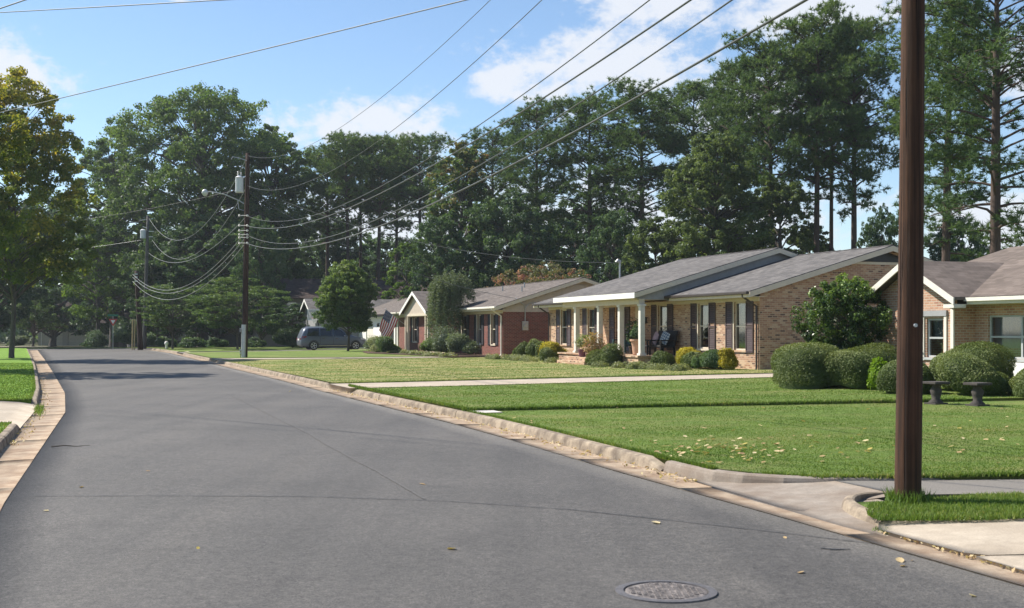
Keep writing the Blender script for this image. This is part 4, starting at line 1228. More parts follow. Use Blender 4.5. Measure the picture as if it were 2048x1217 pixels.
mb = MB(); SS, TT = np.meshgrid(np.linspace(0, 9.5, 6), np.linspace(-40, 0.1, 12), indexing='ij')
o = grid_mesh('garage_drive', np.stack([SS, TT, 0.02 + 0.0 * SS + 0.47 * smooth01((-TT - 6) / 34)], -1), MT['concrete'], 0.2)
o.location = (gx, gy, -0.55); o.rotation_euler = (0, 0, 0.16); tag(o, kind='structure')

# ------------------------------------------------------------------ vegetation
def unit(rng, n):
    v = rng.normal(size=(n, 3)); return v / np.linalg.norm(v, axis=1)[:, None]


def leaf_quads(rng, C, size, aspect=0.55, out=None, droop=0.0):
    """one folded diamond leaf per centre -> verts, faces"""
    n = len(C)
    nrm = unit(rng, n)
    if out is not None: nrm = nrm * 0.8 + out * 0.7 + np.array([0, 0, 0.35]); nrm /= np.linalg.norm(nrm, axis=1)[:, None]
    r = unit(rng, n); r[:, 2] -= droop
    u = np.cross(nrm, r); u /= np.linalg.norm(u, axis=1)[:, None] + 1e-9
    w_ = np.cross(nrm, u)
    L = (size * rng.uniform(0.65, 1.3, n))[:, None]
    V = np.empty((n, 4, 3))
    V[:, 0] = C - u * L * 0.5; V[:, 2] = C + u * L * 0.5
    V[:, 1] = C + w_ * L * aspect * 0.5 + nrm * L * 0.08; V[:, 3] = C - w_ * L * aspect * 0.5 + nrm * L * 0.08
    F = np.arange(n * 4).reshape(n, 4)
    return V.reshape(-1, 3), F


def crown_mesh(name, C, size, rng, tint, out=None, aspect=0.55, droop=0.0):
    V, F = leaf_quads(rng, C, size, aspect, out, droop)
    return np_mesh(name, V, F, 4, np.repeat(tint, 4))


def limb(mb, p0, p1, r0, r1, rng, n=5, sides=6, bow=0.12):
    p0 = Vector(p0); p1 = Vector(p1); L = (p1 - p0).length
    off = Vector(rng.normal(0, bow * L * 0.4, 3)); up = Vector((0, 0, bow * L))
    pts, rad = [], []
    for i in range(n):
        u = i / (n - 1); k = math.sin(u * math.pi)
        pts.append(p0.lerp(p1, u) + off * k + up * k); rad.append(r0 + (r1 - r0) * u)
    mb.tube(pts, rad, sides, cap=False)
    return pts


def broadleaf(seed, height, radius, base, nclump=60, leaves=26000, lsize=0.26, profile='round', clump=0.24, flat=0.75, trunk_r=None, lean=0.0, tint_top=0.0, gap=1.0, droop=0.0):
    """returns (trunk mesh builder, crown mesh); crown made of leaf clumps carried on limbs"""
    rng = np.random.default_rng(seed)
    tr = trunk_r or height * 0.018 + 0.04
    ch = height - base
    cl = []
    tries = 0
    while len(cl) < nclump and tries < 6000:
        tries += 1
        u = rng.uniform(0.0, 1.0)
        if profile == 'round': pr = math.sqrt(max(0.0, 1 - (2 * u - 0.92) ** 2 / 1.02))
        elif profile == 'oval': pr = math.sqrt(max(0.0, 1 - (2 * u - 0.8) ** 2 / 1.5)) * (1 - 0.25 * u)
        elif profile == 'cone': pr = (1 - u) ** 0.75 * 1.0 + 0.08
        elif profile == 'vase': pr = 0.35 + 0.75 * math.sin(min(1, u * 0.95) * math.pi * 0.62)* (1 if u < 0.8 else max(0.3, 1 - (u - 0.8) * 3))
        elif profile == 'dome': pr = math.sqrt(max(0.0, 1 - (u * 0.98) ** 2))
        else: pr = 1.0
        a = rng.uniform(0, 2 * math.pi); q = pr * math.sqrt(rng.uniform(0.12, 1.0))
        p = np.array([math.cos(a) * q * radius + lean * u * radius, math.sin(a) * q * radius, base + ch * (0.04 + 0.93 * u)])
        rc = radius * clump * rng.uniform(0.7, 1.25)
        if all(np.linalg.norm((p - c0) / np.array([1, 1, 0.8])) > gap * 0.62 * (rc + r0) * 0.75 for c0, r0 in cl): cl.append((p, rc))
    mb = MB()
    top = base + ch * 0.62
    tp = [(0, 0, -0.4), (0.0, 0, height * 0.02), (rng.normal(0, 0.006) * height, rng.normal(0, 0.006) * height, base * 0.6),
          (rng.normal(0, 0.012) * height + lean * 0.3, rng.normal(0, 0.012) * height, base + ch * 0.3), (lean * radius * 0.5, 0, top)]
    mb.tube(tp, [tr * 1.35, tr * 1.05, tr * 0.9, tr * 0.6, tr * 0.18], 9, cap=False)
    TP = [Vector(q) for q in tp]
    wts = np.array([r ** 2 for _, r in cl]); wts /= wts.sum()
    P, T, O = [], [], []
    for (p, rc), w_ in zip(cl, wts):
        za = max(base * 0.55, min(top, p[2] - 0.35 * np.hypot(p[0], p[1]) - rc * 0.4))
        k = max(0.0, min(1.0, (za - tp[2][2]) / max(0.1, top - tp[2][2])))
        a0 = TP[2].lerp(TP[4], k)
        limb(mb, a0, p, tr * (0.42 - 0.25 * k), tr * 0.05, rng)
        n = max(20, int(leaves * w_))
        nsub = max(4, int(n / 55))
        sd = unit(rng, nsub); sd[:, 2] = sd[:, 2] * 0.9 + 0.15
        sub = p + sd * rc * rng.uniform(0.35, 1.0, (nsub, 1)) * np.array([1, 1, flat])
        si = rng.integers(0, nsub, n)
        d = unit(rng, n)
        q = sub[si] + d * rc * 0.34 * rng.uniform(0.2, 1.0, (n, 1)) ** 0.6 * np.array([1, 1, flat])
        ct = rng.uniform(-0.16, 0.16); stt = rng.uniform(-0.14, 0.14, nsub)
        P.append(q); O.append(d)
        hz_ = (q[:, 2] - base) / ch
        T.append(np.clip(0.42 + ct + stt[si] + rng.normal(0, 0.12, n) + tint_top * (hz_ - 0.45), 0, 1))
    P = np.concatenate(P); T = np.concatenate(T); O = np.concatenate(O)
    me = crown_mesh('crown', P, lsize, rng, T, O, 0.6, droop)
    return mb, me


def plant_tree(name, label, cat, loc, mb, me, bark, leaf, rz=0.0, sc=(1, 1, 1), group=None, proto=None):
    root = empty(name, loc, rz, label, cat, group)
    root.scale = sc
    if proto is None:
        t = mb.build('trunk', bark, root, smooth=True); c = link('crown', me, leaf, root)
    else:
        for ch in proto.children:
            k = ch.copy(); COL.objects.link(k); k.parent = root
    return root


def pine(seed, height, radius, base, nb=64, puffs=13, tufts=5, needles=20, nlen=0.34, wid=0.030):
    """straight stem, whorled boughs, needle tufts gathered in flattened puffs"""
    rng = np.random.default_rng(seed)
    mb = MB(); tr = height * 0.0115 + 0.03
    bx, by = rng.normal(0, 0.018 * height, 2)
    axis = lambda z: np.array([bx * (z / height) ** 1.5, by * (z / height) ** 1.5, z])
    mb.tube([tuple(axis(z)) for z in np.concatenate([[0], np.linspace(0.05, 0.97, 7) * height])], [tr * 1.2, tr, tr * 0.95, tr * 0.86, tr * 0.74, tr * 0.6, tr * 0.4, tr * 0.14], 8, cap=False)
    mb.tube([(0, 0, -0.4), (0, 0, 0)], [tr * 1.3, tr * 1.2], 8, cap=False)
    C, CT = [], []
    for i in range(nb):
        u = (i + rng.uniform(0, 1)) / nb
        z = base + (height * 0.985 - base) * u ** 0.72
        v = (z - base) / (height - base)
        L = radius * (0.42 + 0.8 * math.sin(math.pi * (0.14 + 0.80 * v)) ** 0.9) * rng.uniform(0.5, 1.15)
        if v > 0.88: L *= 0.7
        if v < 0.25 and rng.uniform() < 0.4: L *= 0.5
        a = i * 2.39996 + rng.normal(0, 0.5)
        up = rng.uniform(-0.2, 0.2) + 0.45 * v
        p0 = axis(z); d = np.array([math.cos(a), math.sin(a), up]); p1 = p0 + d * L; p1[2] = min(p1[2], height * 1.0)
        path = limb(mb, p0, p1, tr * 0.32 * (1 - 0.5 * v), tr * 0.05, rng, 5, 5, 0.08)
        bt = rng.uniform(-0.14, 0.14)
        n = max(3, int(puffs * (L / radius) * rng.uniform(0.6, 1.3)))
        for k in range(n):
            w_ = 0.42 + 0.6 * rng.uniform() ** 0.7
            f_ = min(0.999, w_) * 4; q_ = int(f_); b = np.array(Vector(path[q_]).lerp(Vector(path[q_ + 1]), f_ - q_))
            off = rng.normal(0, 0.15 * L + 0.22, 3) * np.array([1, 1, 0.4]) * (1.2 - 0.5 * min(1, w_)); off[2] += 0.12
            c = b + off
            if rng.uniform() < 0.5: limb(mb, b, c, tr * 0.07, tr * 0.02, rng, 3, 4, 0.05)
            pt = np.clip(0.42 + bt + rng.normal(0, 0.09) + 0.2 * (v - 0.4), 0, 1)
            for m_ in range(tufts):
                C.append(c + rng.normal(0, 0.32, 3) * np.array([1, 1, 0.55])); CT.append(pt)
    C = np.array(C); CT = np.array(CT); m = len(C); N = m * needles
    d = unit(rng, N); d[:, 2] = d[:, 2] * 0.8 + 0.38; d /= np.linalg.norm(d, axis=1)[:, None]
    rep = np.repeat(np.arange(m), needles)
    ts = rng.uniform(0.75, 1.3, m)[rep][:, None]
    tip = C[rep] + d * nlen * ts * rng.uniform(0.7, 1.15, (N, 1))
    side = np.cross(d, unit(rng, N)); side /= np.linalg.norm(side, axis=1)[:, None] + 1e-9
    V = np.empty((N, 3, 3)); V[:, 0] = C[rep] + side * wid * ts; V[:, 1] = C[rep] - side * wid * ts; V[:, 2] = tip
    tint = np.clip(CT[rep] + rng.normal(0, 0.11, N), 0, 1)
    return mb, np_mesh('crown', V.reshape(-1, 3), np.arange(N * 3).reshape(-1, 3), 3, np.repeat(tint, 3))


def tree_pos(px, Y):
    x, y = bearing(px, Y); s, t = to_st(x, y)
    return (x, y, float(lawn_z(s, t)) - 0.1)


def tall(py, Y): return height_at(py, Y) - 0.3


# ---- big hardwoods left of the far pole
SHARED = {}


def add_broad(name, label, px, Y, top, half, base_py, leaf, seed, cat='tree', bark='bark', group=None, **kw):
    h = tall(top, Y); r = half * Y / FPX; b = max(0.6, height_at(base_py, Y) - 0.2)
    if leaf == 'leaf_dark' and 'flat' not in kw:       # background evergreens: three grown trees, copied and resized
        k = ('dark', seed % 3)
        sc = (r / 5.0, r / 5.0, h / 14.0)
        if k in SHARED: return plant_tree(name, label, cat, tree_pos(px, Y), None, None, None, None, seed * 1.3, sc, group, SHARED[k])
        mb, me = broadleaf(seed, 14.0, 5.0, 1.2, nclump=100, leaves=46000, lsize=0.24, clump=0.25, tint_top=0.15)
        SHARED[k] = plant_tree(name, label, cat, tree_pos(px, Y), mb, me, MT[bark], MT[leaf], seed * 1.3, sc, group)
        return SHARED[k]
    mb, me = broadleaf(seed, h, r, b, **kw)
    return plant_tree(name, label, cat, tree_pos(px, Y), mb, me, MT[bark], MT[leaf], group=group)


add_broad('sweetgum_tree', 'sweetgum turning gold at its top on the left lawn', 23, 68, 132, 165, 578, 'leaf_gold', 11, nclump=120, leaves=60000, lsize=0.2, profile='oval', clump=0.24, tint_top=0.5, trunk_r=0.15)
add_broad('oak_tree', 'huge dark oak towering over the far power poles', 405, 128, 158, 195, 600, 'leaf_oak', 12, nclump=190, leaves=105000, lsize=0.3, profile='round', clump=0.19, tint_top=0.25)
add_broad('oak_tree', 'lower oak crown between the gold sweetgum and the huge oak', 228, 138, 226, 95, 610, 'leaf_oak', 13, nclump=110, leaves=46000, lsize=0.28, clump=0.24, tint_top=0.2)
add_broad('oak_tree', 'dark oak crown right behind the near end of the power lines', 545, 132, 236, 95, 620, 'leaf_oak', 14, nclump=100, leaves=40000, lsize=0.3, clump=0.25, tint_top=0.15)
add_broad('maple_tree', 'sunlit yellow-green maple above the garage end of the street', 195, 132, 465, 78, 628, 'leaf_bright', 15, nclump=60, leaves=22000, lsize=0.2, clump=0.27)
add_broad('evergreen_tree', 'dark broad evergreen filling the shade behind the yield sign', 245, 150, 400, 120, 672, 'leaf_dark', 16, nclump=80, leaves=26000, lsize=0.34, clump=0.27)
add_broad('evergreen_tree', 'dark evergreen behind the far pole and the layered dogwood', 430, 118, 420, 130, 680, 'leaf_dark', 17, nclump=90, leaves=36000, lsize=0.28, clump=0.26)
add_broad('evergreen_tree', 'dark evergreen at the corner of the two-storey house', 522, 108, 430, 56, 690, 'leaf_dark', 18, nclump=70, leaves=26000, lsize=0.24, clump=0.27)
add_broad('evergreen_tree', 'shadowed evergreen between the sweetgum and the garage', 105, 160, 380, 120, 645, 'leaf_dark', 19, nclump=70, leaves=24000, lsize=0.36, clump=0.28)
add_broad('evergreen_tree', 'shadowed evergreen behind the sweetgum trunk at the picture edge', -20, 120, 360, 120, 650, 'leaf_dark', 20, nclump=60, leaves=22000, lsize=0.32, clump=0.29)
add_broad('evergreen_tree', 'dark evergreen hiding the roof of the low house', 318, 124, 470, 80, 668, 'leaf_dark', 40, nclump=60, leaves=22000, lsize=0.26, clump=0.28)
add_broad('crabapple_tree', 'low spreading round tree in front of the garage', 66, 138, 590, 58, 650, 'leaf_dogwood', 21, nclump=60, leaves=20000, lsize=0.17, profile='dome', clump=0.26)
add_broad('dogwood_tree', 'layered dogwood with pale tiers beside the short far pole', 345, 103, 560, 72, 655, 'leaf_dogwood', 22, nclump=56, leaves=20000, lsize=0.15, profile='round', clump=0.32, flat=0.22, gap=0.6, trunk_r=0.1)
add_broad('dogwood_tree', 'layered dogwood spreading behind the main power pole', 475, 98, 548, 92, 655, 'leaf_dogwood', 23, nclump=70, leaves=26000, lsize=0.15, profile='round', clump=0.3, flat=0.22, gap=0.6, trunk_r=0.1)
add_broad('dogwood_tree', 'drooping dogwood at the left corner of the two-storey house', 585, 103, 605, 50, 672, 'leaf_dark', 24, nclump=40, leaves=14000, lsize=0.15, clump=0.32, flat=0.3, gap=0.6, trunk_r=0.08)
add_broad('street_tree', 'small round young maple on the lawn in front of the van', 696, 84, 522, 60, 660, 'leaf_oak', 25, nclump=150, leaves=60000, lsize=0.13, profile='oval', clump=0.29, gap=0.8, tint_top=0.3, trunk_r=0.09)
add_broad('shade_tree', 'lime green tree behind the white house', 812, 112, 482, 48, 640, 'leaf_bright', 26, nclump=50, leaves=16000, lsize=0.19, clump=0.28)
add_broad('shade_tree', 'large tree with a ruddy tinge behind the red brick house', 925, 108, 290, 88, 600, 'leaf_ruddy', 27, nclump=110, leaves=44000, lsize=0.24, profile='oval', clump=0.24, tint_top=0.35)
add_broad('shade_tree', 'dark leafy tree behind the weeping tree and red house', 880, 100, 430, 75, 610, 'leaf_dark', 28, nclump=70, leaves=26000, lsize=0.2, clump=0.27)
add_broad('shade_tree', 'dark tree behind the ridge of the red brick house', 1020, 104, 380, 100, 610, 'leaf_dark', 29, nclump=80, leaves=30000, lsize=0.22, clump=0.26)
add_broad('shade_tree', 'big olive tree behind the porch roof of the blond house', 1430, 82, 262, 118, 580, 'leaf_olive', 30, nclump=140, leaves=60000, lsize=0.2, profile='oval', clump=0.23, tint_top=0.1)
add_broad('shade_tree', 'dark tree just above the left roof of the blond house', 1225, 92, 420, 72, 600, 'leaf_dark', 31, nclump=70, leaves=26000, lsize=0.19, clump=0.27)
add_broad('shade_tree', 'rounded olive tree touching the upper ridge of the blond house', 1310, 84, 440, 66, 600, 'leaf_olive', 32, nclump=70, leaves=26000, lsize=0.18, clump=0.27)
add_broad('shade_tree', 'dark tree behind the right ridge of the blond house', 1560, 84, 350, 75, 590, 'leaf_olive', 33, nclump=70, leaves=26000, lsize=0.2, clump=0.27)
add_broad('myrtle_tree', 'crape myrtle with faded pink blossom above the red house ridge', 1085, 88, 533, 92, 590, 'leaf_myrtle', 34, nclump=56, leaves=18000, lsize=0.13, profile='dome', clump=0.24)
add_broad('shade_tree', 'small dark tree between the blond house roof and pole', 1765, 80, 405, 52, 580, 'leaf_dark', 35, nclump=40, leaves=12000, lsize=0.19, clump=0.3)
add_broad('shade_tree', 'low olive tree filling below the pine trio behind the right roof', 1620, 92, 445, 60, 600, 'leaf_olive', 41, nclump=60, leaves=20000, lsize=0.2, clump=0.28)
add_broad('shade_tree', 'low dark tree behind the peach house ridge right of the pole', 1915, 86, 430, 70, 590, 'leaf_dark', 42, nclump=50, leaves=16000, lsize=0.19, clump=0.26)
# nearer tree at the left edge whose shade lies across the road
add_broad('sweetgum_tree', 'golden sweetgum cut by the left picture edge, shading the road', -115, 48, 100, 160, 560, 'leaf_gold', 36, nclump=80, leaves=32000, lsize=0.17, clump=0.24, trunk_r=0.16, tint_top=0.5)
add_broad('shade_tree', 'dim leafy tree glimpsed between the trunks of the tall pines', 770, 150, 470, 130, 650, 'leaf_dark', 37, nclump=60, leaves=18000, lsize=0.36, clump=0.28)
add_broad('shade_tree', 'dim leafy tree behind the street tree and two-storey roof', 640, 150, 400, 90, 650, 'leaf_dark', 38, nclump=56, leaves=16000, lsize=0.36, clump=0.28)
add_broad('shade_tree', 'dim leafy tree at the foot of the pines behind the red house', 1150, 125, 400, 130, 640, 'leaf_dark', 39, nclump=60, leaves=18000, lsize=0.32, clump=0.28)

# ---- pines
PINES = [(0.50, 71), (0.40, 72), (0.56, 73), (0.34, 74)]       # share of bare stem, seed


def add_pine(label, px, Y, top, half, kind, rz, unique=None, group='tall pines behind the houses'):
    h = tall(top, Y); r = half * Y / FPX
    if unique:
        mb, me = pine(unique['seed'], h, r, unique['base'] * h, **unique['kw'])
        return plant_tree('pine_tree', label, 'pine tree', tree_pos(px, Y), mb, me, MT['bark_pine'], MT['needle'], rz, group=group)
    sc = (r / 4.0, r / 4.0, h / 24.0)
    if ('pine', kind) in SHARED: return plant_tree('pine_tree', label, 'pine tree', tree_pos(px, Y), None, None, None, None, rz, sc, group, SHARED[('pine', kind)])
    bf, sd = PINES[kind]
    mb, me = pine(sd, 24.0, 4.0, 24.0 * bf, nb=[66, 76, 58, 80][kind])
    SHARED[('pine', kind)] = plant_tree('pine_tree', label, 'pine tree', tree_pos(px, Y), mb, me, MT['bark_pine'], MT['needle'], rz, sc, group)
    return SHARED[('pine', kind)]


for lb, px, Y, top, half, kind, rz in [
    ('slim pine nearest the huge oak in the row behind the van', 655, 138, 300, 58, 0, 0.3), ('pine second from the huge oak in the row behind the van', 698, 132, 276, 58, 2, 1.2),
    ('pine third from the huge oak in the row behind the van', 722, 140, 286, 52, 0, 2.6), ('pine fourth from the huge oak in the row behind the van', 755, 134, 278, 58, 2, 4.0),
    ('pine fifth from the huge oak in the row behind the van', 792, 142, 290, 56, 0, 5.1), ('pine last from the huge oak in the row, crown leaning over gaps of sky', 842, 132, 276, 62, 2, 5.9),
    ('dense pine above the ruddy tree behind the red house', 985, 122, 268, 70, 3, 0.9), ('pointed dark pine rising highest behind the red house', 1075, 112, 212, 70, 3, 2.2),
    ('pale topped pine between the two middle power lines', 1180, 108, 196, 82, 3, 3.5), ('spreading pine with open branches over the porch roof', 1285, 104, 184, 86, 1, 1.1),
    ('bushy pine behind the olive tree', 1385, 108, 176, 80, 3, 5.3), ('pine with a clear trunk left of the tall right-hand trio', 1545, 88, 82, 84, 1, 0.2),
    ('tallest pine of the trio over the right roof', 1632, 86, 34, 84, 1, 2.0), ('twin-stemmed pine between the trio over the right roof', 1662, 90, 80, 62, 0, 3.7),
    ('dark rounded pine nearest the foreground pole', 1708, 86, 46, 84, 1, 4.4), ('slender pine above the olive tree, left of the tall pine trio', 1480, 94, 130, 66, 1, 3.0)]:
    add_pine(lb, px, Y, top, half, kind, rz)
add_pine('near pine at the right edge with drooping open boughs', 1990, 58, -150, 175, 0, 0.4, dict(seed=69, base=0.24, kw=dict(nb=78, puffs=15, tufts=5, needles=20, nlen=0.30, wid=0.022)))
add_pine('pine right of the foreground pole, bough tips lit yellow', 1890, 70, -20, 80, 0, 1.0, dict(seed=70, base=0.26, kw=dict(nb=60, puffs=11, tufts=5, needles=20, nlen=0.32, wid=0.025)))


# ---- shrubs
def shrub_mesh(seed, rx, ry, rz, leaves, lsize, rough=0.12, flatten=0.0, boxy=0.0, inside=0.12, sprig=0.0):
    """clipped or loose bush: leaf shell on a lumpy body that reaches the ground"""
    rng = np.random.default_rng(seed)
    d = unit(rng, leaves); d[:, 2] = np.abs(d[:, 2]) * 1.05 - 0.32 * rng.uniform(0, 1, leaves)
    d /= np.linalg.norm(d, axis=1)[:, None]
    lob = unit(rng, 9)
    def body(d):
        r = np.ones(len(d))
        for l in lob: r += rough * np.clip((d @ l) * 3 - 1.7, -0.4, 1)
        if boxy: r *= (np.abs(d) ** (2 + 4 * boxy)).sum(1) ** (-1 / (2 + 4 * boxy))
        return r
    r = body(d) * (1 - inside * rng.uniform(0, 1, leaves) ** 1.6 + sprig * np.clip(rng.normal(0, 0.5, leaves), -0.3, 2))
    C = d * r[:, None] * np.array([rx, ry, rz * 0.72]); C[:, 2] += rz * 0.30
    keep = C[:, 2] > 0.01; C = C[keep]; d = d[keep]; n = len(C)
    patch = 0.12 * np.sin(C[:, 0] * 5 + seed) * np.sin(C[:, 1] * 4.3) + 0.1 * np.sin(C[:, 2] * 6 + seed)
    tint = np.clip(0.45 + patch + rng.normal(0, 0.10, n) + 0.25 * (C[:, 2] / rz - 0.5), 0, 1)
    V, F = leaf_quads(rng, C, lsize, 0.6, d)
    T = np.repeat(tint, 4)
    # inner body in a darker leaf tint so the bush is not see-through
    th = np.linspace(0, 2 * np.pi, 17)[:-1]; ph = np.linspace(-0.45, np.pi / 2, 9)
    D = np.array([[math.cos(p) * math.cos(t), math.cos(p) * math.sin(t), math.sin(p)] for p in ph for t in th])
    Bv = D * (body(D) * (1 - inside - 0.06))[:, None] * np.array([rx, ry, rz * 0.72]); Bv[:, 2] += rz * 0.30; Bv[:, 2] = np.maximum(Bv[:, 2], -0.05)
    idx = np.arange(len(D)).reshape(9, 16); nx = np.roll(idx, -1, 1)
    Bf = np.stack([idx[:-1], nx[:-1], nx[1:], idx[1:]], -1).reshape(-1, 4) + len(V)
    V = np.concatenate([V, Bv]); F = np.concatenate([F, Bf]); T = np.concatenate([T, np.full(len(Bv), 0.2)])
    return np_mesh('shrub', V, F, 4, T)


def ground_z(x, y):
    s, t = to_st(x, y); return float(lawn_z(s, t))


def add_shrub(name, label, px, Y, half, top, leaf, seed, leaves=6000, lsize=0.05, depth=1.0, group=None, zoff=0.0, **kw):
    x, y = bearing(px, Y); z = ground_z(x, y) + zoff
    rx = half * Y / FPX; h = height_at(top, Y) - z
    me = shrub_mesh(seed, rx, rx * depth, h, leaves, lsize, **kw)
    o = link(name, me, MT[leaf])
    o.location = (x, y, z - 0.02); o.rotation_euler = (0, 0, seed * 0.7)
    return tag(o, label, 'shrub', group)


G_ = 'clipped hedges by the peach brick house'
add_shrub('hedge_bush', 'large clipped mound of hedge at the end of the drive', 1618, 30.2, 94, 690, 'leaf_box', 101, 35100, 0.036, 0.9, G_, rough=0.11, sprig=0.035, boxy=0.35, inside=0.1)
add_shrub('hedge_bush', 'clipped hedge mound joined to the right of the drive-end mound', 1702, 29.6, 80, 686, 'leaf_box', 102, 27000, 0.036, 0.9, G_, rough=0.11, sprig=0.035, boxy=0.4, inside=0.1)
add_shrub('hedge_bush', 'clipped hedge mound half hidden behind the near pole', 1818, 27.0, 66, 716, 'leaf_box', 103, 16200, 0.036, 0.9, G_, rough=0.08, inside=0.1)
add_shrub('hedge_bush', 'big dark clipped hedge under the peach house window', 1925, 28.5, 124, 690, 'leaf_box', 104, 40500, 0.036, 0.6, G_, rough=0.14, sprig=0.035, boxy=0.3, inside=0.1)
add_shrub('hedge_bush', 'front clipped hedge behind the two stone pedestals', 1948, 26.2, 88, 720, 'leaf_box', 105, 27000, 0.036, 0.8, G_, rough=0.13, sprig=0.035, boxy=0.2, inside=0.1)
add_shrub('hedge_bush', 'clipped hedge mound cut by the right edge of the picture', 2066, 25.4, 76, 726, 'leaf_box', 106, 21600, 0.036, 0.9, G_, rough=0.12, sprig=0.035, boxy=0.2, inside=0.1)
add_shrub('lime_shrub', 'lime green loose shrub between the hedge mounds', 1772, 28.6, 34, 702, 'leaf_lime', 107, 6000, 0.085, 0.9, rough=0.2, sprig=0.1)
mb, me = broadleaf(108, 3.05, 1.32, 0.12, nclump=90, leaves=34000, lsize=0.085, profile='round', clump=0.3, flat=0.95, trunk_r=0.07, tint_top=0.65)
_hx, _hy = bearing(1692, 36.0)
plant_tree('holly_bush', 'tall irregular holly with light green top beside the blond house wall', 'shrub', (_hx, _hy, ground_z(_hx, _hy) - 0.05), mb, me, MT['bark'], MT['leaf_holly'])
# planting along the blond brick house
def house_shrub(name, label, hx, hy, r, h, leaf, seed, house=None, leaves=4500, lsize=0.05, group=None, **kw):
    house = house or h1
    m = Matrix.Translation(house.location) @ Matrix.Rotation(HOUSE_ROT, 4, 'Z')
    p = m @ Vector((hx, hy, 0)); z = ground_z(p.x, p.y)
    me = shrub_mesh(seed, r, r * 0.85, h, leaves, lsize, **kw)
    o = link(name, me, MT[leaf]); o.location = (p.x, p.y, z); o.rotation_euler = (0, 0, seed)
    return tag(o, label, 'shrub', group)


G1 = 'foundation shrubs of the blond brick house'
for i, (hx, hy, r, h, leaf, nm, lb) in enumerate([
    (-0.1, -1.5, 0.55, 0.85, 'leaf_box', 'boxwood', 'first small clipped boxwood left of the blond house front'),
    (1.7, -1.4, 0.6, 0.9, 'leaf_box', 'boxwood', 'second clipped boxwood, under the first shuttered window'),
    (2.9, -1.5, 0.5, 0.75, 'leaf_box', 'boxwood', 'third clipped boxwood, next to the yellow shrub left of the steps'),
    (4.8, -1.6, 0.75, 1.05, 'leaf_yellow', 'golden_shrub', 'bright yellow shrub left of the brick steps'),
    (6.4, -2.5, 0.6, 0.75, 'leaf_box', 'boxwood', 'low clipped boxwood touching the left of the brick steps'),
    (11.9, -2.5, 0.65, 0.72, 'leaf_box', 'boxwood', 'left of two clipped boxwoods before the porch base'),
    (13.0, -2.5, 0.62, 0.72, 'leaf_box', 'boxwood', 'right of two clipped boxwoods before the porch base'),
    (15.1, -1.3, 0.62, 0.70, 'leaf_box', 'boxwood', 'clipped boxwood at the right corner of the porch'),
    (16.8, -1.0, 0.62, 0.92, 'leaf_yellow', 'golden_shrub', 'bright yellow shrub below the window right of the porch'),
    (17.5, -1.1, 0.55, 0.82, 'leaf_box', 'boxwood', 'dark clipped shrub right of the yellow shrub'),
    (18.3, -1.15, 0.6, 0.85, 'leaf_ruddy', 'boxwood', 'bronze tinged shrub between the two last windows'),
    (19.0, -1.2, 0.6, 0.80, 'leaf_dark', 'boxwood', 'dark shrub below the last shuttered window'),
    (19.5, -0.9, 0.5, 0.88, 'leaf_yellow', 'golden_shrub', 'yellow shrub at the right corner of the blond house')]):
    house_shrub(nm, lb, hx, hy, r, h, leaf, 120 + i, h1, 5000, 0.055, G1, rough=0.14, inside=0.15, sprig=0.05 if 'box' in nm else 0.12)
G2 = 'foundation shrubs of the red brick house'
for i, (hx, hy, r, h, leaf, nm, lb) in enumerate([
    (20.4, -1.6, 1.15, 1.35, 'leaf_willow', 'juniper_shrub', 'bluish spreading shrub at the right of the red house front'),
    (17.9, -1.5, 1.2, 1.45, 'leaf_willow', 'juniper_shrub', 'bluish shrub in the middle of the red house bed'),
    (15.6, -1.8, 1.2, 1.2, 'leaf_oak', 'leafy_shrub', 'green shrub at the foot of the weeping tree'),
    (11.2, -3.4, 1.35, 1.25, 'leaf_dogwood', 'rounded_shrub', 'dark rounded shrub in the mulch bed before the entry'),
    (8.4, -2.9, 1.1, 1.0, 'leaf_pale', 'pale_shrub', 'pale flowering shrub left of the rounded shrub'),
    (5.2, -2.8, 1.3, 1.4, 'leaf_willow', 'pale_shrub', 'tall loose grey-green shrub between the van and the flag'),
    (6.9, -2.9, 1.0, 0.95, 'leaf_pale', 'pale_shrub', 'pale leafy shrub below the flag')]):
    house_shrub(nm, lb, hx, hy, r, h, leaf, 140 + i, h2, 6000, 0.085, G2, rough=0.25, inside=0.25, sprig=0.15)
# pale ground cover along the two fronts
def cover(name, label, house, x0, x1, y0, y1, n, leaf, seed, lsize=0.07, hmax=0.28):
    rng = np.random.default_rng(seed)
    m = np.array(Matrix.Translation(house.location) @ Matrix.Rotation(HOUSE_ROT, 4, 'Z'))
    k = max(8, int((x1 - x0) * 3)); cx = rng.uniform(x0, x1, k); cy = rng.uniform(y0, y1, k); cr = rng.uniform(0.15, 0.35, k)
    i = rng.integers(0, k, n); d = unit(rng, n); d[:, 2] = np.abs(d[:, 2])
    L = np.stack([cx[i] + d[:, 0] * cr[i], cy[i] + d[:, 1] * cr[i], d[:, 2] * hmax * rng.uniform(0.3, 1, n), np.ones(n)], -1) @ m.T
    s, t = to_st(L[:, 0], L[:, 1]); L[:, 2] += lawn_z(s, t) - house.location.z
    V, F = leaf_quads(rng, L[:, :3], lsize, 0.4, d)
    o = link(name, np_mesh(name, V, F, 4, np.repeat(np.clip(rng.normal(0.5, 0.25, n), 0, 1), 4)), MT[leaf])
    return tag(o, label, 'ground cover', kind='stuff')


cover('ground_cover', 'pale variegated ground cover along the blond house front', h1, -1.5, 7.6, -3.2, -2.2, 9000, 'leaf_pale', 160)
cover('ground_cover', 'pale variegated ground cover below the porch', h1, 11.2, 19.8, -3.3, -2.1, 10000, 'leaf_pale', 161)
cover('ground_cover', 'low pale plants along the red brick house bed', h2, 4.5, 22.0, -3.3, -2.4, 12000, 'leaf_pale', 162, 0.09)
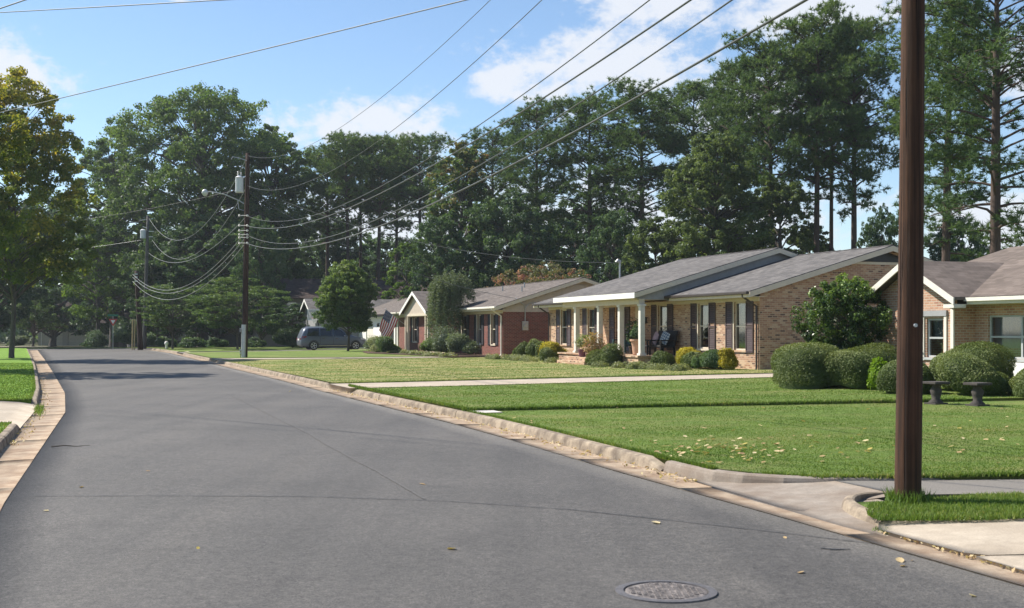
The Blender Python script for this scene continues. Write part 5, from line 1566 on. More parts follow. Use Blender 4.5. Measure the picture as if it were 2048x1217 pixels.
# mulch bed before the red house
mbed = np.array([tuple(st(84 - x, 21.25 + y)) for x, y in [(22.5, -0.2), (22.5, -2.8), (16, -3.6), (11, -4.8), (8, -4.4), (5.5, -3.9), (4.2, -3.4), (4.2, -0.2)]])
mb = MB(); sx, tx = to_st(mbed[:, 0], mbed[:, 1]); mb.face([(p[0], p[1], float(lawn_z(a, b)) + 0.06) for p, a, b in zip(mbed, sx, tx)]); o = mb.build('mulch_bed', MT['mulch']); tag(o, kind='structure')
if o.data.polygons[0].normal.z < 0: o.data.flip_normals()

# weeping tree in front of the red house
rng = np.random.default_rng(77)
wx, wy = bearing(893, 70.5); wz = ground_z(wx, wy)
root = empty('weeping_tree', (wx, wy, wz), 0, 'grey-green weeping tree in front of the red brick house', 'tree')
mb = MB(); mb.tube([(0, 0, -0.2), (0.05, 0, 1.2), (-0.1, 0.1, 2.6), (0.1, 0, 3.9)], [0.11, 0.09, 0.07, 0.03], 7, cap=False)
P, T = [], []
for k in range(330):
    a = rng.uniform(0, 2 * np.pi); q = math.sqrt(rng.uniform(0.02, 1)) * 1.25; top = 4.75 - 0.75 * (q / 1.25) ** 2 + rng.normal(0, 0.2)
    if math.cos(a) > 0: top -= 0.0
    cx = math.cos(a) * q + 0.28 * (1 if top > 3.6 else -0.1); cy = math.sin(a) * q
    ln = rng.uniform(0.6, 1.5) if rng.uniform() < 0.4 else rng.uniform(1.6, 3.6)
    if cx > 0.75: ln *= 0.35
    n = int(ln * 42); u = np.sort(rng.uniform(0, 1, n))
    pts = np.stack([cx + (0.25 * math.cos(a)) * u + rng.normal(0, 0.06, n), cy + 0.25 * math.sin(a) * u + rng.normal(0, 0.06, n), np.maximum(top - u * ln, 0.35)], -1)
    P.append(pts); T.append(np.clip(0.5 + rng.normal(0, 0.12) + rng.normal(0, 0.12, n) + 0.2 * (pts[:, 2] / 4.5 - 0.5), 0, 1))
    if k % 6 == 0: limb(mb, (0, 0, 2.2 + 1.2 * rng.uniform()), (cx, cy, top), 0.03, 0.008, rng, 5, 4, 0.25)
mb.build('trunk', MT['bark'], root, smooth=True)
P = np.concatenate(P); T = np.concatenate(T)
V, F = leaf_quads(rng, P, 0.13, 0.28, None, 2.5)
link('crown', np_mesh('crown', V, F, 4, np.repeat(T, 4)), MT['leaf_willow'], root)

# understorey shrubs in the shade at the end of the street
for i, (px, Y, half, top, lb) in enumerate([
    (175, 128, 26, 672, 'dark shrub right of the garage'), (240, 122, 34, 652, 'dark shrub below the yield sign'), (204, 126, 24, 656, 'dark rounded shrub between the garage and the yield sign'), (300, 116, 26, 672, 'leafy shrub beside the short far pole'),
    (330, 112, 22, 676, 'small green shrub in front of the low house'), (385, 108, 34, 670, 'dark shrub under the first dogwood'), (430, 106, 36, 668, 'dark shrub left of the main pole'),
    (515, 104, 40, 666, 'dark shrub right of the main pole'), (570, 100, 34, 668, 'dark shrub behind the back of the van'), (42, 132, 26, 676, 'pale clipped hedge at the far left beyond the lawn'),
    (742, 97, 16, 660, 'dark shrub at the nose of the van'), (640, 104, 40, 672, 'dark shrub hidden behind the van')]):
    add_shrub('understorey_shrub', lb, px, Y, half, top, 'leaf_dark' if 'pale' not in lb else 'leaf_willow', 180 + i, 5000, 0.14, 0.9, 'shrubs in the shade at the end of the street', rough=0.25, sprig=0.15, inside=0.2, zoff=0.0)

# distant wood closing the view
rng = np.random.default_rng(5)
n = 52000
Y = rng.uniform(185, 240, n); px = rng.uniform(-500, 2600, n)
X = (px - 1024) / FPX * Y
colx = np.floor(px / 55).astype(int); hh = (np.sin(colx * 12.9898) * 43758.5453) % 1.0
H_ = (9 + 9 * hh) * np.where(px > 1500, 0.45, 1.0)
u = rng.uniform(0, 1, n) ** 0.8
Z = -0.5 + u * H_ * (0.75 + 0.25 * np.cos((px / 55 % 1 - 0.5) * 3.0))
C = np.stack([X, Y, Z], -1); V, F = leaf_quads(rng, C, 1.0, 0.8)
o = link('distant_wood', np_mesh('distant_wood', V, F, 4, np.repeat(np.clip(0.4 + 0.25 * (hh - 0.5) + rng.normal(0, 0.12, n), 0, 1), 4)), MT['leaf_dark'])
tag(o, 'dark distant wood closing the view behind the trees', 'wood', kind='stuff')

# ------------------------------------------------------------------ utility poles and lines
NPX, NPY = 3.65, 11.07
np_ = empty('utility_pole', (NPX, NPY, 0.13), 0, 'dark brown wooden utility pole standing large in the right foreground', 'utility pole', 'wooden utility poles')
mb = MB(); mb.tube([(0.012 * z + 0.004 * math.sin(z), 0, z) for z in np.linspace(-0.4, 11, 24)], list(np.linspace(0.121, 0.082, 24)), 24)
mb.build('pole', MT['pole_checked'], np_, smooth=True)
mb = MB(); mb.tube([(0.15, -0.12, 9.6), (-1.0, 0.2, 9.6)], 0.05, 6); mb.build('crossarm', MT['pole'], np_)
mb = MB(); mb.tube([(0.03, -0.108, 1.62), (0.035, -0.125, 1.62)], 0.018, 8); mb.build('staple', MT['metal'], np_)

FX, FY, FZ = -15.3, 68.6, 0.15
fp = empty('utility_pole', (FX, FY, FZ), 0, 'tall brown utility pole with street light and transformer beside the road', 'utility pole', 'wooden utility poles')
mb = MB(); mb.tube([(0.017 * z, 0, z) for z in np.linspace(-0.4, 11.7, 14)], list(np.linspace(0.185, 0.12, 14)), 12); mb.build('pole', MT['pole'], fp, smooth=True)
mb = MB(); mb.tube([(-0.02, -0.17, -0.2), (0.01, -0.16, 1.9)], 0.13, 8); g = mb.build('cable_guard', MT['metal'], fp)
mb = MB()
for z in (0.25, 0.42, 1.5, 1.62): mb.box(-0.23, -0.16, -0.2, -0.1, z, z + 0.07)
mb.build('bracket', MT['metal_white'], fp)
mb = MB(); mb.tube([(-0.21, -0.02, -0.2), (-0.19, -0.02, 1.75)], 0.022, 6); mb.tube([(-0.1, -0.1, 1.75), (-0.02, -0.14, 6.0)], 0.02, 6); mb.build('conduit', MT['dark_metal'], fp)
tz = height_at(380, FY) - FZ
mb = MB(); mb.lathe([(0.05, -0.02), (0.21, 0.0), (0.23, 0.06), (0.23, 0.82), (0.25, 0.86), (0.12, 0.95), (0.04, 1.0)], (-0.22, -0.28, tz - 0.2), 14)
t_ = mb.build('transformer', MT['metal_white'], fp, smooth=False)
mb = MB(); mb.lathe([(0.03, 0), (0.055, 0.04), (0.03, 0.08), (0.055, 0.12), (0.03, 0.16), (0.05, 0.2), (0.015, 0.24)], (-0.3, -0.3, tz + 0.78), 8); mb.lathe([(0.03, 0), (0.055, 0.04), (0.03, 0.08), (0.055, 0.12), (0.015, 0.2)], (-0.12, -0.3, tz + 0.78), 8)
mb.build('bushing', MT['porcelain'], t_)['kind'] = 'stuff'
mb = MB(); mb.tube([(0.2, 0.1, tz + 0.05), (0.2, 0.1, tz + 0.75)], 0.09, 8); mb.build('cutout', MT['porcelain'], fp)
az_ = height_at(403, FY) - FZ
mb = MB(); mb.tube([(0, -0.12, az_ - 0.15), (-0.25, -0.14, az_ + 0.02), (-1.1, -0.2, az_ + 0.38), (-1.85, -0.22, az_ + 0.52), (-2.15, -0.22, az_ + 0.52)], 0.035, 7)
mb.tube([(0, -0.12, az_ - 0.55), (-0.28, -0.13, az_ - 0.45), (-0.35, -0.14, az_ + 0.04)], 0.018, 5); arm = mb.build('light_arm', MT['metal'], fp)
mb = MB(); mb.lathe([(0.06, 0.16), (0.14, 0.1), (0.19, -0.02), (0.15, -0.12), (0.08, -0.22), (0.02, -0.24)][::-1], (-2.2, -0.22, az_ + 0.5), 10); mb.build('lamp_head', MT['metal_white'], arm, smooth=True)
mb = MB()
for yy in (432, 452, 470, 487, 462, 476):
    z = height_at(yy, FY) - FZ
    mb.tube([(-0.32, -0.12, z), (0.28, -0.15, z)], 0.022, 5); mb.lathe([(0.03, -0.06), (0.06, -0.03), (0.035, 0), (0.06, 0.03), (0.03, 0.06)], (0.2, -0.17, z), 8); mb.lathe([(0.03, -0.06), (0.06, -0.03), (0.035, 0), (0.06, 0.03), (0.03, 0.06)], (-0.25, -0.16, z), 8)
mb.build('insulator', MT['porcelain'], fp)['kind'] = 'stuff'
mb = MB(); z = height_at(322, FY) - FZ; mb.tube([(0.15, -0.1, z), (-0.3, -0.15, z + 0.15), (-0.62, -0.2, z + 0.2), (-0.7, -0.2, z + 0.05)], 0.025, 5); mb.build('jumper', MT['metal'], fp)

p2x, p2y = bearing(296, 112)
p2 = empty('utility_pole', (p2x, p2y, 0.0), 0, 'thin grey utility pole with a small transformer against the dark oak', 'utility pole', 'wooden utility poles')
mb = MB(); mb.tube([(-0.35 * (1 - z / 12.4), 0, z) for z in np.linspace(-0.3, 12.4, 8)], list(np.linspace(0.2, 0.13, 8)), 10); mb.build('pole', MT['pole_grey'], p2, smooth=True)
tz = height_at(470, 112)
mb = MB(); mb.lathe([(0.05, -0.02), (0.26, 0), (0.27, 0.75), (0.1, 0.86)], (-0.4, -0.2, tz - 0.35), 12); mb.tube([(0.0, -0.1, tz + 0.6), (-0.45, -0.15, tz + 0.75)], 0.03, 5); mb.build('transformer', MT['metal_white'], p2)
mb = MB(); mb.tube([(0.1, -0.1, tz + 0.3), (0.55, -0.12, tz + 0.3)], 0.04, 5); mb.tube([(0.1, -0.1, tz - 0.2), (0.5, -0.12, tz - 0.2)], 0.04, 5); mb.tube([(0, 0, 12.1), (-0.75, -0.1, 12.0)], 0.035, 5)
mb.build('insulator', MT['porcelain'], p2)['kind'] = 'stuff'
p3x, p3y = bearing(281, 106)
p3 = empty('utility_pole', (p3x, p3y, 0.0), 0, 'short dark utility pole in front of the layered dogwood', 'utility pole', 'wooden utility poles')
mb = MB(); mb.tube([(-0.35 * z / 7.0, 0, z) for z in np.linspace(-0.3, 7.0, 8)], list(np.linspace(0.24, 0.17, 8)), 10); mb.build('pole', MT['pole'], p3, smooth=True)
mb = MB()
for z in (6.69, 6.43, 6.07): mb.box(-0.45, -0.2, -0.26, -0.14, z - 0.05, z + 0.05)
mb.build('bracket', MT['metal_white'], p3)
mb = MB()
for dx in (-0.62, -0.42): mb.tube([(dx, -0.4, -0.2), (dx + 0.05, -0.38, 2.7)], 0.06, 6)
o = mb.build('guy_guard', plain('guy_yellow', (0.42, 0.32, 0.16), 0.6), p3)


def wire(label, A, B, sag, r, mat='wire', n=70, name='power_line', group='overhead lines'):
    A = np.array(A, float); B = np.array(B, float); u = np.linspace(0, 1, n)
    P = A[None] * (1 - u[:, None]) + B[None] * u[:, None]; P[:, 2] -= 4 * sag * u * (1 - u)
    mb = MB(); mb.tube([tuple(p) for p in P], r, 5)
    o = mb.build(name, MT[mat], None, smooth=True)
    return tag(o, label, 'power line', group)


wl = [('topmost line from the street light pole, thinnest against the sky', 312, 8.9, 1.85, 0.007), ('second line down from the street light pole, crossing open sky', 372, 8.25, 1.95, 0.008),
      ('third line down, first of the four close lines to the near pole', 432, 6.7, 1.65, 0.010), ('fourth line down, thick dark cable to the near pole', 452, 6.2, 1.3, 0.015),
      ('fifth line down, pale cable to the near pole', 470, 5.95, 1.65, 0.012), ('lowest line, thick cable from the street light pole to the near pole', 487, 5.35, 1.3, 0.017)]
for lb, y, hb, sg, r in wl:
    z = height_at(y, FY); wire(lb, (-15.3 + 0.2 * z / 11.8, FY, z), (3.72, NPY, hb), sg, r)
for lb, A, y1, sg, r in [('top line sagging between the grey pole and the street light pole', (-33.88, 112, 12.2), 312, 3.3, 0.018), ('second line sagging from the grey pole below its transformer', (-33.65, 112, 10.29), 372, 2.95, 0.018),
                         ('third line sagging low from the grey pole', (-33.93, 112, 8.98), 432, 1.7, 0.02), ('upper of three cables from the short dark pole', (-33.5, 106, 6.69), 462, 2.3, 0.02),
                         ('middle of three cables from the short dark pole', (-33.5, 106, 6.43), 473, 2.25, 0.02), ('lower of three cables from the short dark pole', (-33.5, 106, 6.07), 484, 2.4, 0.02)]:
    z = height_at(y1, FY); wire(lb, A, (-15.3 + 0.2 * z / 11.8, FY, z), sg, r, 'wire_pale')


def ext(A, B, k): return tuple(A[i] + (B[i] - A[i]) * k for i in range(3))
A_ = (3.72, NPY, 5.77); wire('dark line crossing the sky from the left edge to the top', A_, ext(A_, (-15.4, 28, 6.1), 2.1), 0.12, 0.008, name='cable_line')
A_ = (3.72, NPY, 5.13); wire('nearly level line across the top left corner of the sky', A_, ext(A_, (-15.4, 28, 9.0), 2.1), 0.06, 0.009, name='cable_line')
A_ = (3.74, NPY, 7.57); wire('short thick cable cutting the very top left corner', A_, ext(A_, (-15.4, 28, 8.1), 2.1), 0.05, 0.013, name='cable_line')
M1_ = Matrix.Translation(h1.location) @ Matrix.Rotation(HOUSE_ROT, 4, 'Z'); M2_ = Matrix.Translation(h2.location) @ Matrix.Rotation(HOUSE_ROT, 4, 'Z')
z = height_at(372, FY)
wire('service wire from the street light pole to the blond house mast', (-15.1, FY, z), M1_ @ Vector((2.86, 2.4, 5.05)), 1.1, 0.012, name='service_wire')
wire('service wire from the street light pole to the red house gable', (-15.1, FY, z - 0.3), M2_ @ Vector((W2 + 0.1, 0.7, 3.45)), 0.9, 0.012, name='service_wire')
wire('slack wire from the grey pole out behind the sweetgum', (p2x - 0.3, p2y, 10.2), (-70, 125, 9.0), 0.7, 0.016, 'wire_pale', name='service_wire')
wire('faint high line from the street light pole across the oak to the left', (-15.2, FY, height_at(376, FY)), (-48, 90, 9.2), 0.9, 0.010, name='service_wire')

# ------------------------------------------------------------------ minivan in the drive
MT['van_paint'] = Mat('slate_blue_paint').color((0.14, 0.16, 0.20)).set(Roughness=0.3, Metallic=0.35).m
MT['van_glass'] = Mat('tinted_glass').color((0.012, 0.016, 0.022)).set(Roughness=0.06).m
MT['van_glass'].node_tree.nodes['Principled BSDF'].inputs['Specular IOR Level'].default_value = 0.8
MT['rubber'] = plain('tyre_rubber', (0.018, 0.018, 0.018), 0.8)
MT['alloy'] = plain('alloy', (0.55, 0.56, 0.58), 0.3, 0.05, 4, 0.8)
MT['red_lens'] = Mat('red_lens').color((0.28, 0.02, 0.02)).set(Roughness=0.2).m
MT['clear_lens'] = Mat('clear_lens').color((0.55, 0.57, 0.6)).set(Roughness=0.1).m
MT['chrome'] = plain('chrome', (0.6, 0.6, 0.62), 0.2, 0.05, 4, 0.9)
MT['plate'] = plain('plate', (0.7, 0.7, 0.66), 0.5)
vs, vt = 91.2, 15.25
van = empty('parked_minivan', st(vs, vt, float(lawn_z(vs, 18)) - 0.03), ROT_T, 'slate blue minivan parked nose-in on the far drive', 'minivan')
# stations from tail to nose: x, lower edge, belt, top, half width
STN = [(0.0, 0.42, 0.78, 0.90, 0.86), (0.05, 0.34, 0.90, 1.02, 0.93), (0.22, 0.30, 0.98, 1.50, 0.97), (0.38, 0.28, 1.02, 1.68, 0.98), (0.62, 0.27, 1.03, 1.73, 0.99), (1.3, 0.26, 1.02, 1.755, 1.0), (2.2, 0.26, 1.0, 1.745, 1.0),
       (2.85, 0.26, 0.99, 1.69, 1.0), (3.25, 0.26, 0.98, 1.58, 0.995), (3.75, 0.26, 0.97, 1.27, 0.99), (4.05, 0.27, 0.96, 1.09, 0.985), (4.5, 0.27, 0.92, 0.99, 0.96), (4.9, 0.28, 0.83, 0.89, 0.88), (5.1, 0.30, 0.72, 0.77, 0.76), (5.19, 0.38, 0.60, 0.63, 0.62)]
def van_sec(x, zb, zs, zt, w_):
    g = max(0.0, zt - zs); inset = 0.26 * g / 0.75
    half = [(w_ * 0.90, zb), (w_ * 0.985, zb + 0.10), (w_, (zb + zs) * 0.5), (w_ * 0.985, zs), (w_ - inset * 0.55 - 0.02, zs + g * 0.62), (w_ - inset - 0.03, zt - 0.06 * min(1, g / 0.2)), (w_ * 0.62, zt - 0.008), (0, zt + 0.012)]
    return [(x, -y, z) for y, z in half] + [(x, y, z) for y, z in half[-2::-1]]
rows = [van_sec(*s_) for s_ in STN]
mb = MB(); k = len(rows[0]); vv = [p for r_ in rows for p in r_]; ff = []
for i in range(len(rows) - 1):
    for j in range(k - 1): ff.append((i * k + j, (i + 1) * k + j, (i + 1) * k + j + 1, i * k + j + 1))
    ff.append((i * k + k - 1, (i + 1) * k + k - 1, (i + 1) * k, i * k))
ff.append(tuple(range(k - 1, -1, -1))); ff.append(tuple((len(rows) - 1) * k + j for j in range(k)))
mb.raw(vv, ff); body = mb.build('body', MT['van_paint'], van, smooth=True); fix_normals(body)
def van_at(x, kz):
    """point on the right-hand flank: kz 0 = belt .. 1 = roof rail"""
    xs_ = [s_[0] for s_ in STN]; f_ = lambda c: np.interp(x, xs_, [s_[c] for s_ in STN])
    zs, zt, w_ = f_(2), f_(3), f_(4); g = zt - zs; inset = 0.26 * g / 0.75
    z = zs + g * kz; a = [(0, w_ * 0.985), (0.62, w_ - inset * 0.55 - 0.02), (0.93, w_ - inset - 0.03)]
    return Vector((x, -np.interp(kz, [q[0] for q in a], [q[1] for q in a]) - 0.012, z))
def van_win(x0, x1, x0t, x1t, k0=0.07, k1=0.86, n=8):
    mb = MB(); g = []
    for i in range(n + 1):
        u = i / n; g.append((van_at(x0 + (x1 - x0) * u, k0), van_at((x0 + x0t) / 2 + ((x1 + x1t) / 2 - (x0 + x0t) / 2) * u, 0.6), van_at(x0t + (x1t - x0t) * u, k1)))
    for sg in (1, -1):
        mb = MB()
        for i in range(n):
            for j in range(2):
                q = [g[i][j], g[i + 1][j], g[i + 1][j + 1], g[i][j + 1]]; q = [(p.x, p.y * sg, p.z) for p in q]
                mb.face(q if sg > 0 else q[::-1])
        mb.build('side_window', MT['van_glass'], van)
van_win(0.48, 1.42, 0.62, 1.42); van_win(1.50, 2.42, 1.50, 2.42); van_win(2.50, 3.55, 2.50, 3.06)
def cross(xa, za, ya, xb, zb, yb, name, mat, lift):
    a = Vector((xa, 0, za)); b = Vector((xb, 0, zb)); n_ = Vector((-(zb - za), 0, xb - xa)); n_ = n_.normalized() * lift
    if n_.z < 0: n_ = -n_
    MB().face([(xa + n_.x, -ya, za + n_.z), (xb + n_.x, -yb, zb + n_.z), (xb + n_.x, yb, zb + n_.z), (xa + n_.x, ya, za + n_.z)]).build(name, mat, van)
cross(3.98, 1.14, 0.80, 3.05, 1.655, 0.68, 'windscreen', MT['van_glass'], 0.03)
MB().face([(0.10, -0.74, 1.10), (0.10, 0.74, 1.10), (0.34, 0.62, 1.60), (0.34, -0.62, 1.60)]).build('rear_window', MT['van_glass'], van)
for x_ in (0.98, 4.18):
    for sg in (-1, 1):
        wr = empty('wheel', (x_, sg * 0.90, 0.34)); wr.parent = van
        tw = MB(); prof = [(0.22, -0.11), (0.32, -0.11), (0.345, -0.07), (0.345, 0.07), (0.32, 0.11), (0.22, 0.11)]; tw.lathe(prof, (0, 0, 0), 24)
        o = tw.build('tyre', MT['rubber'], wr, smooth=False); o.rotation_euler = (R(90), 0, 0)
        rm = MB(); rm.lathe([(0.235, 0.08), (0.235, 0.118), (0.20, 0.118), (0.19, 0.09)], (0, 0, 0), 24, cap=False)
        for q in range(5):
            a = q * 2 * math.pi / 5
            for da in (-0.13, 0.13):
                rm.tube([(0.04 * math.cos(a), 0.04 * math.sin(a), 0.112), (0.215 * math.cos(a + da), 0.215 * math.sin(a + da), 0.115)], [0.022, 0.02], 5)
        rm.lathe([(0.06, 0.09), (0.06, 0.125), (0.02, 0.13)], (0, 0, 0), 12)
        o = rm.build('rim', MT['alloy'], wr); o.rotation_euler = (R(90) if sg < 0 else R(-90), 0, 0)
        dsk = MB().lathe([(0.2, 0.0), (0.21, 0.085)], (0, 0, 0), 20).build('hub_well', MT['dark_metal'], wr); dsk.rotation_euler = (R(90) if sg < 0 else R(-90), 0, 0)
        ar = MB()
        for q in range(13):
            a0 = math.pi * q / 13 - 0.05; a1 = math.pi * (q + 1) / 13 - 0.05; r0_, r1_ = 0.352, 0.405; yy = sg * 1.008
            pts = [(r0_ * math.cos(a0), yy - sg * 0.9, r0_ * math.sin(a0)), (r1_ * math.cos(a0), yy - sg * 0.9, r1_ * math.sin(a0)), (r1_ * math.cos(a1), yy - sg * 0.9, r1_ * math.sin(a1)), (r0_ * math.cos(a1), yy - sg * 0.9, r0_ * math.sin(a1))]
            ar.face(pts if sg < 0 else pts[::-1])
        ar.build('wheel_arch', MT['dark_metal'], wr)
mb = MB()
for sg in (-1, 1):
    mb.face([(0.03, sg * 0.90, 0.86), (0.16, sg * 0.99, 0.88), (0.48, sg * 1.0, 0.99), (0.42, sg * 0.985, 1.06), (0.12, sg * 0.93, 1.04)][::sg])
    mb.box(-0.012, 0.03, sg * 0.55, sg * 0.88, 0.80, 0.90)
mb.build('tail_light', MT['red_lens'], van)
MB().box(-0.02, 0.02, -0.28, 0.28, 0.72, 0.86).build('number_plate', MT['plate'], van)
mb = MB()
for sg in (-1, 1): mb.face([(4.62, sg * 0.955, 0.80), (5.02, sg * 0.83, 0.74), (4.98, sg * 0.84, 0.81), (4.55, sg * 0.965, 0.92)][::-sg])
mb.build('headlight', MT['clear_lens'], van)
mb = MB()
for x_ in (1.46, 2.46, 3.60): mb.tube([tuple(van_at(x_, 0.0)), (x_ + 0.02, -1.004, 0.62), (x_ - 0.02, -0.99, 0.38)], 0.008, 4)
mb.tube([tuple(van_at(x_, 0.0)) for x_ in (0.7, 1.6, 2.46)], 0.008, 4); mb.build('door_seam', MT['dark_metal'], van)
mb = MB()
for x_ in (1.62, 2.62): mb.box(x_, x_ + 0.2, -1.03, -0.995, 0.86, 0.89)
mb.build('door_handle', MT['chrome'], van)
mb = MB(); mb.box(1.35, 3.8, -1.012, -0.99, 0.30, 0.36); mb.build('sill_trim', MT['chrome'], van)
mb = MB()
for sg in (-1, 1): mb.box(3.28, 3.42, sg * 1.0, sg * 1.18, 0.98, 1.12)
mb.build('wing_mirror', MT['van_paint'], van, bevel=0.03)
mb = MB()
for sg in (-1, 1): mb.tube([(0.6, sg * 0.70, 1.765), (1.5, sg * 0.71, 1.80), (2.6, sg * 0.70, 1.765)], 0.018, 5)
mb.build('roof_rail', MT['chrome'], van)
MB().box(0.2, 4.9, -0.8, 0.8, 0.2, 0.3).build('underbody', MT['dark_metal'], van)

# ------------------------------------------------------------------ basketball stand
bx, by = bearing(630, 97); bz = ground_z(bx, by)
hoop = empty('basketball_stand', (bx, by, bz), R(-10), 'white basketball backboard on a dark pole above the van roof', 'basketball hoop')
MB().tube([(0, 0.9, 0), (0, 0.9, 1.9), (0, 0.35, 2.55)], 0.05, 8).build('post', MT['dark_metal'], hoop)
MB().box(-0.45, 0.45, 0.6, 1.5, 0, 0.2).build('base', MT['dark_metal'], hoop, bevel=0.05)
MT['acrylic'] = Mat('acrylic').color((0.42, 0.45, 0.46)).set(Roughness=0.12, Alpha=0.55).m
MB().box(-0.66, 0.66, 0.20, 0.225, 2.32, 3.12).build('backboard', MT['acrylic'], hoop)
mb = MB(); mb.box(-0.70, -0.64, 0.17, 0.24, 2.28, 3.16).box(0.64, 0.70, 0.17, 0.24, 2.28, 3.16).box(-0.64, 0.64, 0.171, 0.239, 3.09, 3.16).box(-0.64, 0.64, 0.171, 0.239, 2.28, 2.35)
mb.box(-0.26, -0.22, 0.172, 0.198, 2.5, 2.92).box(0.22, 0.26, 0.172, 0.198, 2.5, 2.92).box(-0.22, 0.22, 0.172, 0.198, 2.88, 2.92); mb.build('board_frame', MT['white'], hoop)
mb = MB(); mb.tube([(0.23 * math.cos(a), -0.12 + 0.23 * math.sin(a), 2.45) for a in np.linspace(0, 2 * math.pi, 21)], 0.018, 5, cap=False); rim_ = mb.build('rim', plain('orange_rim', (0.45, 0.12, 0.05), 0.5), hoop)
mb = MB()
for i in range(12):
    a = i * math.pi / 6
    for sg in (-1, 1): mb.tube([(0.22 * math.cos(a), -0.12 + 0.22 * math.sin(a), 2.44), (0.16 * math.cos(a + sg * 0.3), -0.12 + 0.16 * math.sin(a + sg * 0.3), 2.22), (0.12 * math.cos(a), -0.12 + 0.12 * math.sin(a), 2.02)], 0.010, 4)
mb.build('net', MT['white'], rim_)['kind'] = 'stuff'

# ------------------------------------------------------------------ flag on the red house
MT['flag_red'] = Mat('flag_red').color((0.42, 0.028, 0.045)).set(Roughness=0.8).m
MT['flag_white'] = Mat('flag_white').color((0.76, 0.75, 0.73)).set(Roughness=0.8).m
MT['flag_navy'] = Mat('flag_navy').color((0.02, 0.03, 0.10)).set(Roughness=0.8).m
fbase = M2_ @ Vector((8.35, PYF - 0.05, 2.15))
ux = Vector((1, 0, 0))
flag = empty('flag', fbase, 0, 'flag with red and white stripes and starred blue corner by the entry', 'flag')
tip = Vector((-1.15, -0.35, 0.95)); mb = MB(); mb.tube([(0, 0, 0), tuple(tip)], 0.016, 6); mb.lathe([(0.01, 0), (0.035, 0.02), (0.01, 0.06)], tuple(tip), 8); mb.build('staff', MT['metal'], flag)
h_a = tip * 0.97; h_b = tip * 0.30; NI, NJ = 26, 30
def flag_pt(i, j):          # i across the hoist (0 top at the tip), j along the fly
    u, v = i / NI, j / NJ
    p = h_a.lerp(h_b, u); fly = Vector((-0.34 + 0.05 * u, -0.05, -0.92)).normalized() * 1.58
    q = p + fly * v * (1 - 0.1 * v)
    wob = 0.10 * v * math.sin(u * 9 + v * 2.2) ; q += Vector((0.25 * wob - 0.16 * v * u, -wob, 0.0)); q.x -= 0.05 * v * math.sin(v * 5 + u * 4)
    return q
mb = MB(); grid_ = [[flag_pt(i, j) for j in range(NJ + 1)] for i in range(NI + 1)]
for i in range(NI):
    for j in range(NJ):
        stripe_ = (i // 2) % 2
        mb.m = 2 if (i < 14 and j < 12) else (0 if stripe_ == 0 else 1)
        mb.face([grid_[i][j], grid_[i][j + 1], grid_[i + 1][j + 1], grid_[i + 1][j]])
mb.build('cloth', [MT['flag_red'], MT['flag_white'], MT['flag_navy']], flag, smooth=True)
mb = MB()
for r_ in range(9):
    for c_ in range(6 if r_ % 2 == 0 else 5):
        ii = 1.0 + r_ * 1.5; jj = 1.0 + c_ * 2 + (1 if r_ % 2 else 0)
        p = flag_pt(ii, jj); du = (flag_pt(ii + 0.5, jj) - p).normalized(); dv = (flag_pt(ii, jj + 0.5) - p).normalized(); nn = du.cross(dv).normalized()
        for sg in (-1, 1):
            pts = []
            for q in range(10):
                a = q * math.pi / 5; rr = 0.028 if q % 2 == 0 else 0.012; pts.append(p + du * rr * math.cos(a) + dv * rr * math.sin(a) + nn * 0.004 * sg)
            mb.face(pts)
o = mb.build('stars', MT['flag_white'], flag); o['kind'] = 'stuff'

# ------------------------------------------------------------------ yield sign with street name plate
sx_, sy_ = bearing(226, 108); sign = empty('yield_sign', (sx_, sy_, 0.02), R(14), 'red and white yield sign under a green street name plate', 'road sign')
MT['sign_red'] = Mat('sign_red').color((0.50, 0.06, 0.05)).set(Roughness=0.45).m
MT['sign_green'] = Mat('sign_green').color((0.02, 0.16, 0.09)).set(Roughness=0.45).m
MB().tube([(0, 0.03, -0.2), (0, 0.03, 3.05)], 0.03, 6).build('post', MT['metal'], sign)
def tri(r_, y, th, name, mat, par=sign):
    pts = [(-r_, y, 2.52 + r_ * 0.577), (0, y, 2.52 - r_ * 1.155), (r_, y, 2.52 + r_ * 0.577)]
    o = MB().prism(pts[::1], (0, th, 0)).build(name, mat, par); fix_normals(o); return o
pl_ = tri(0.38, -0.01, 0.01, 'sign_plate', MT['sign_red']); tri(0.20, -0.016, 0.004, 'white_centre', MT['white'], pl_)
mb = MB(); mb.box(-0.46, 0.46, -0.01, 0.01, 2.98, 3.16); np2 = mb.build('name_plate', MT['sign_green'], sign)
# small white post by the far kerb
o_ = empty('marker_post', (*bearing(333, 104), 0.1), 0, 'small white domed post at the kerb below the dogwood', 'marker post')
MB().lathe([(0.11, 0), (0.11, 0.42), (0.18, 0.44), (0.18, 0.56), (0.12, 0.66), (0.04, 0.70)], (0, 0, 0), 12).build('body', MT['white'], o_, smooth=False)
MB().lathe([(0.2, 0), (0.2, 0.06), (0.12, 0.07)], (0, 0, 0), 12).build('base', MT['stone'], o_)

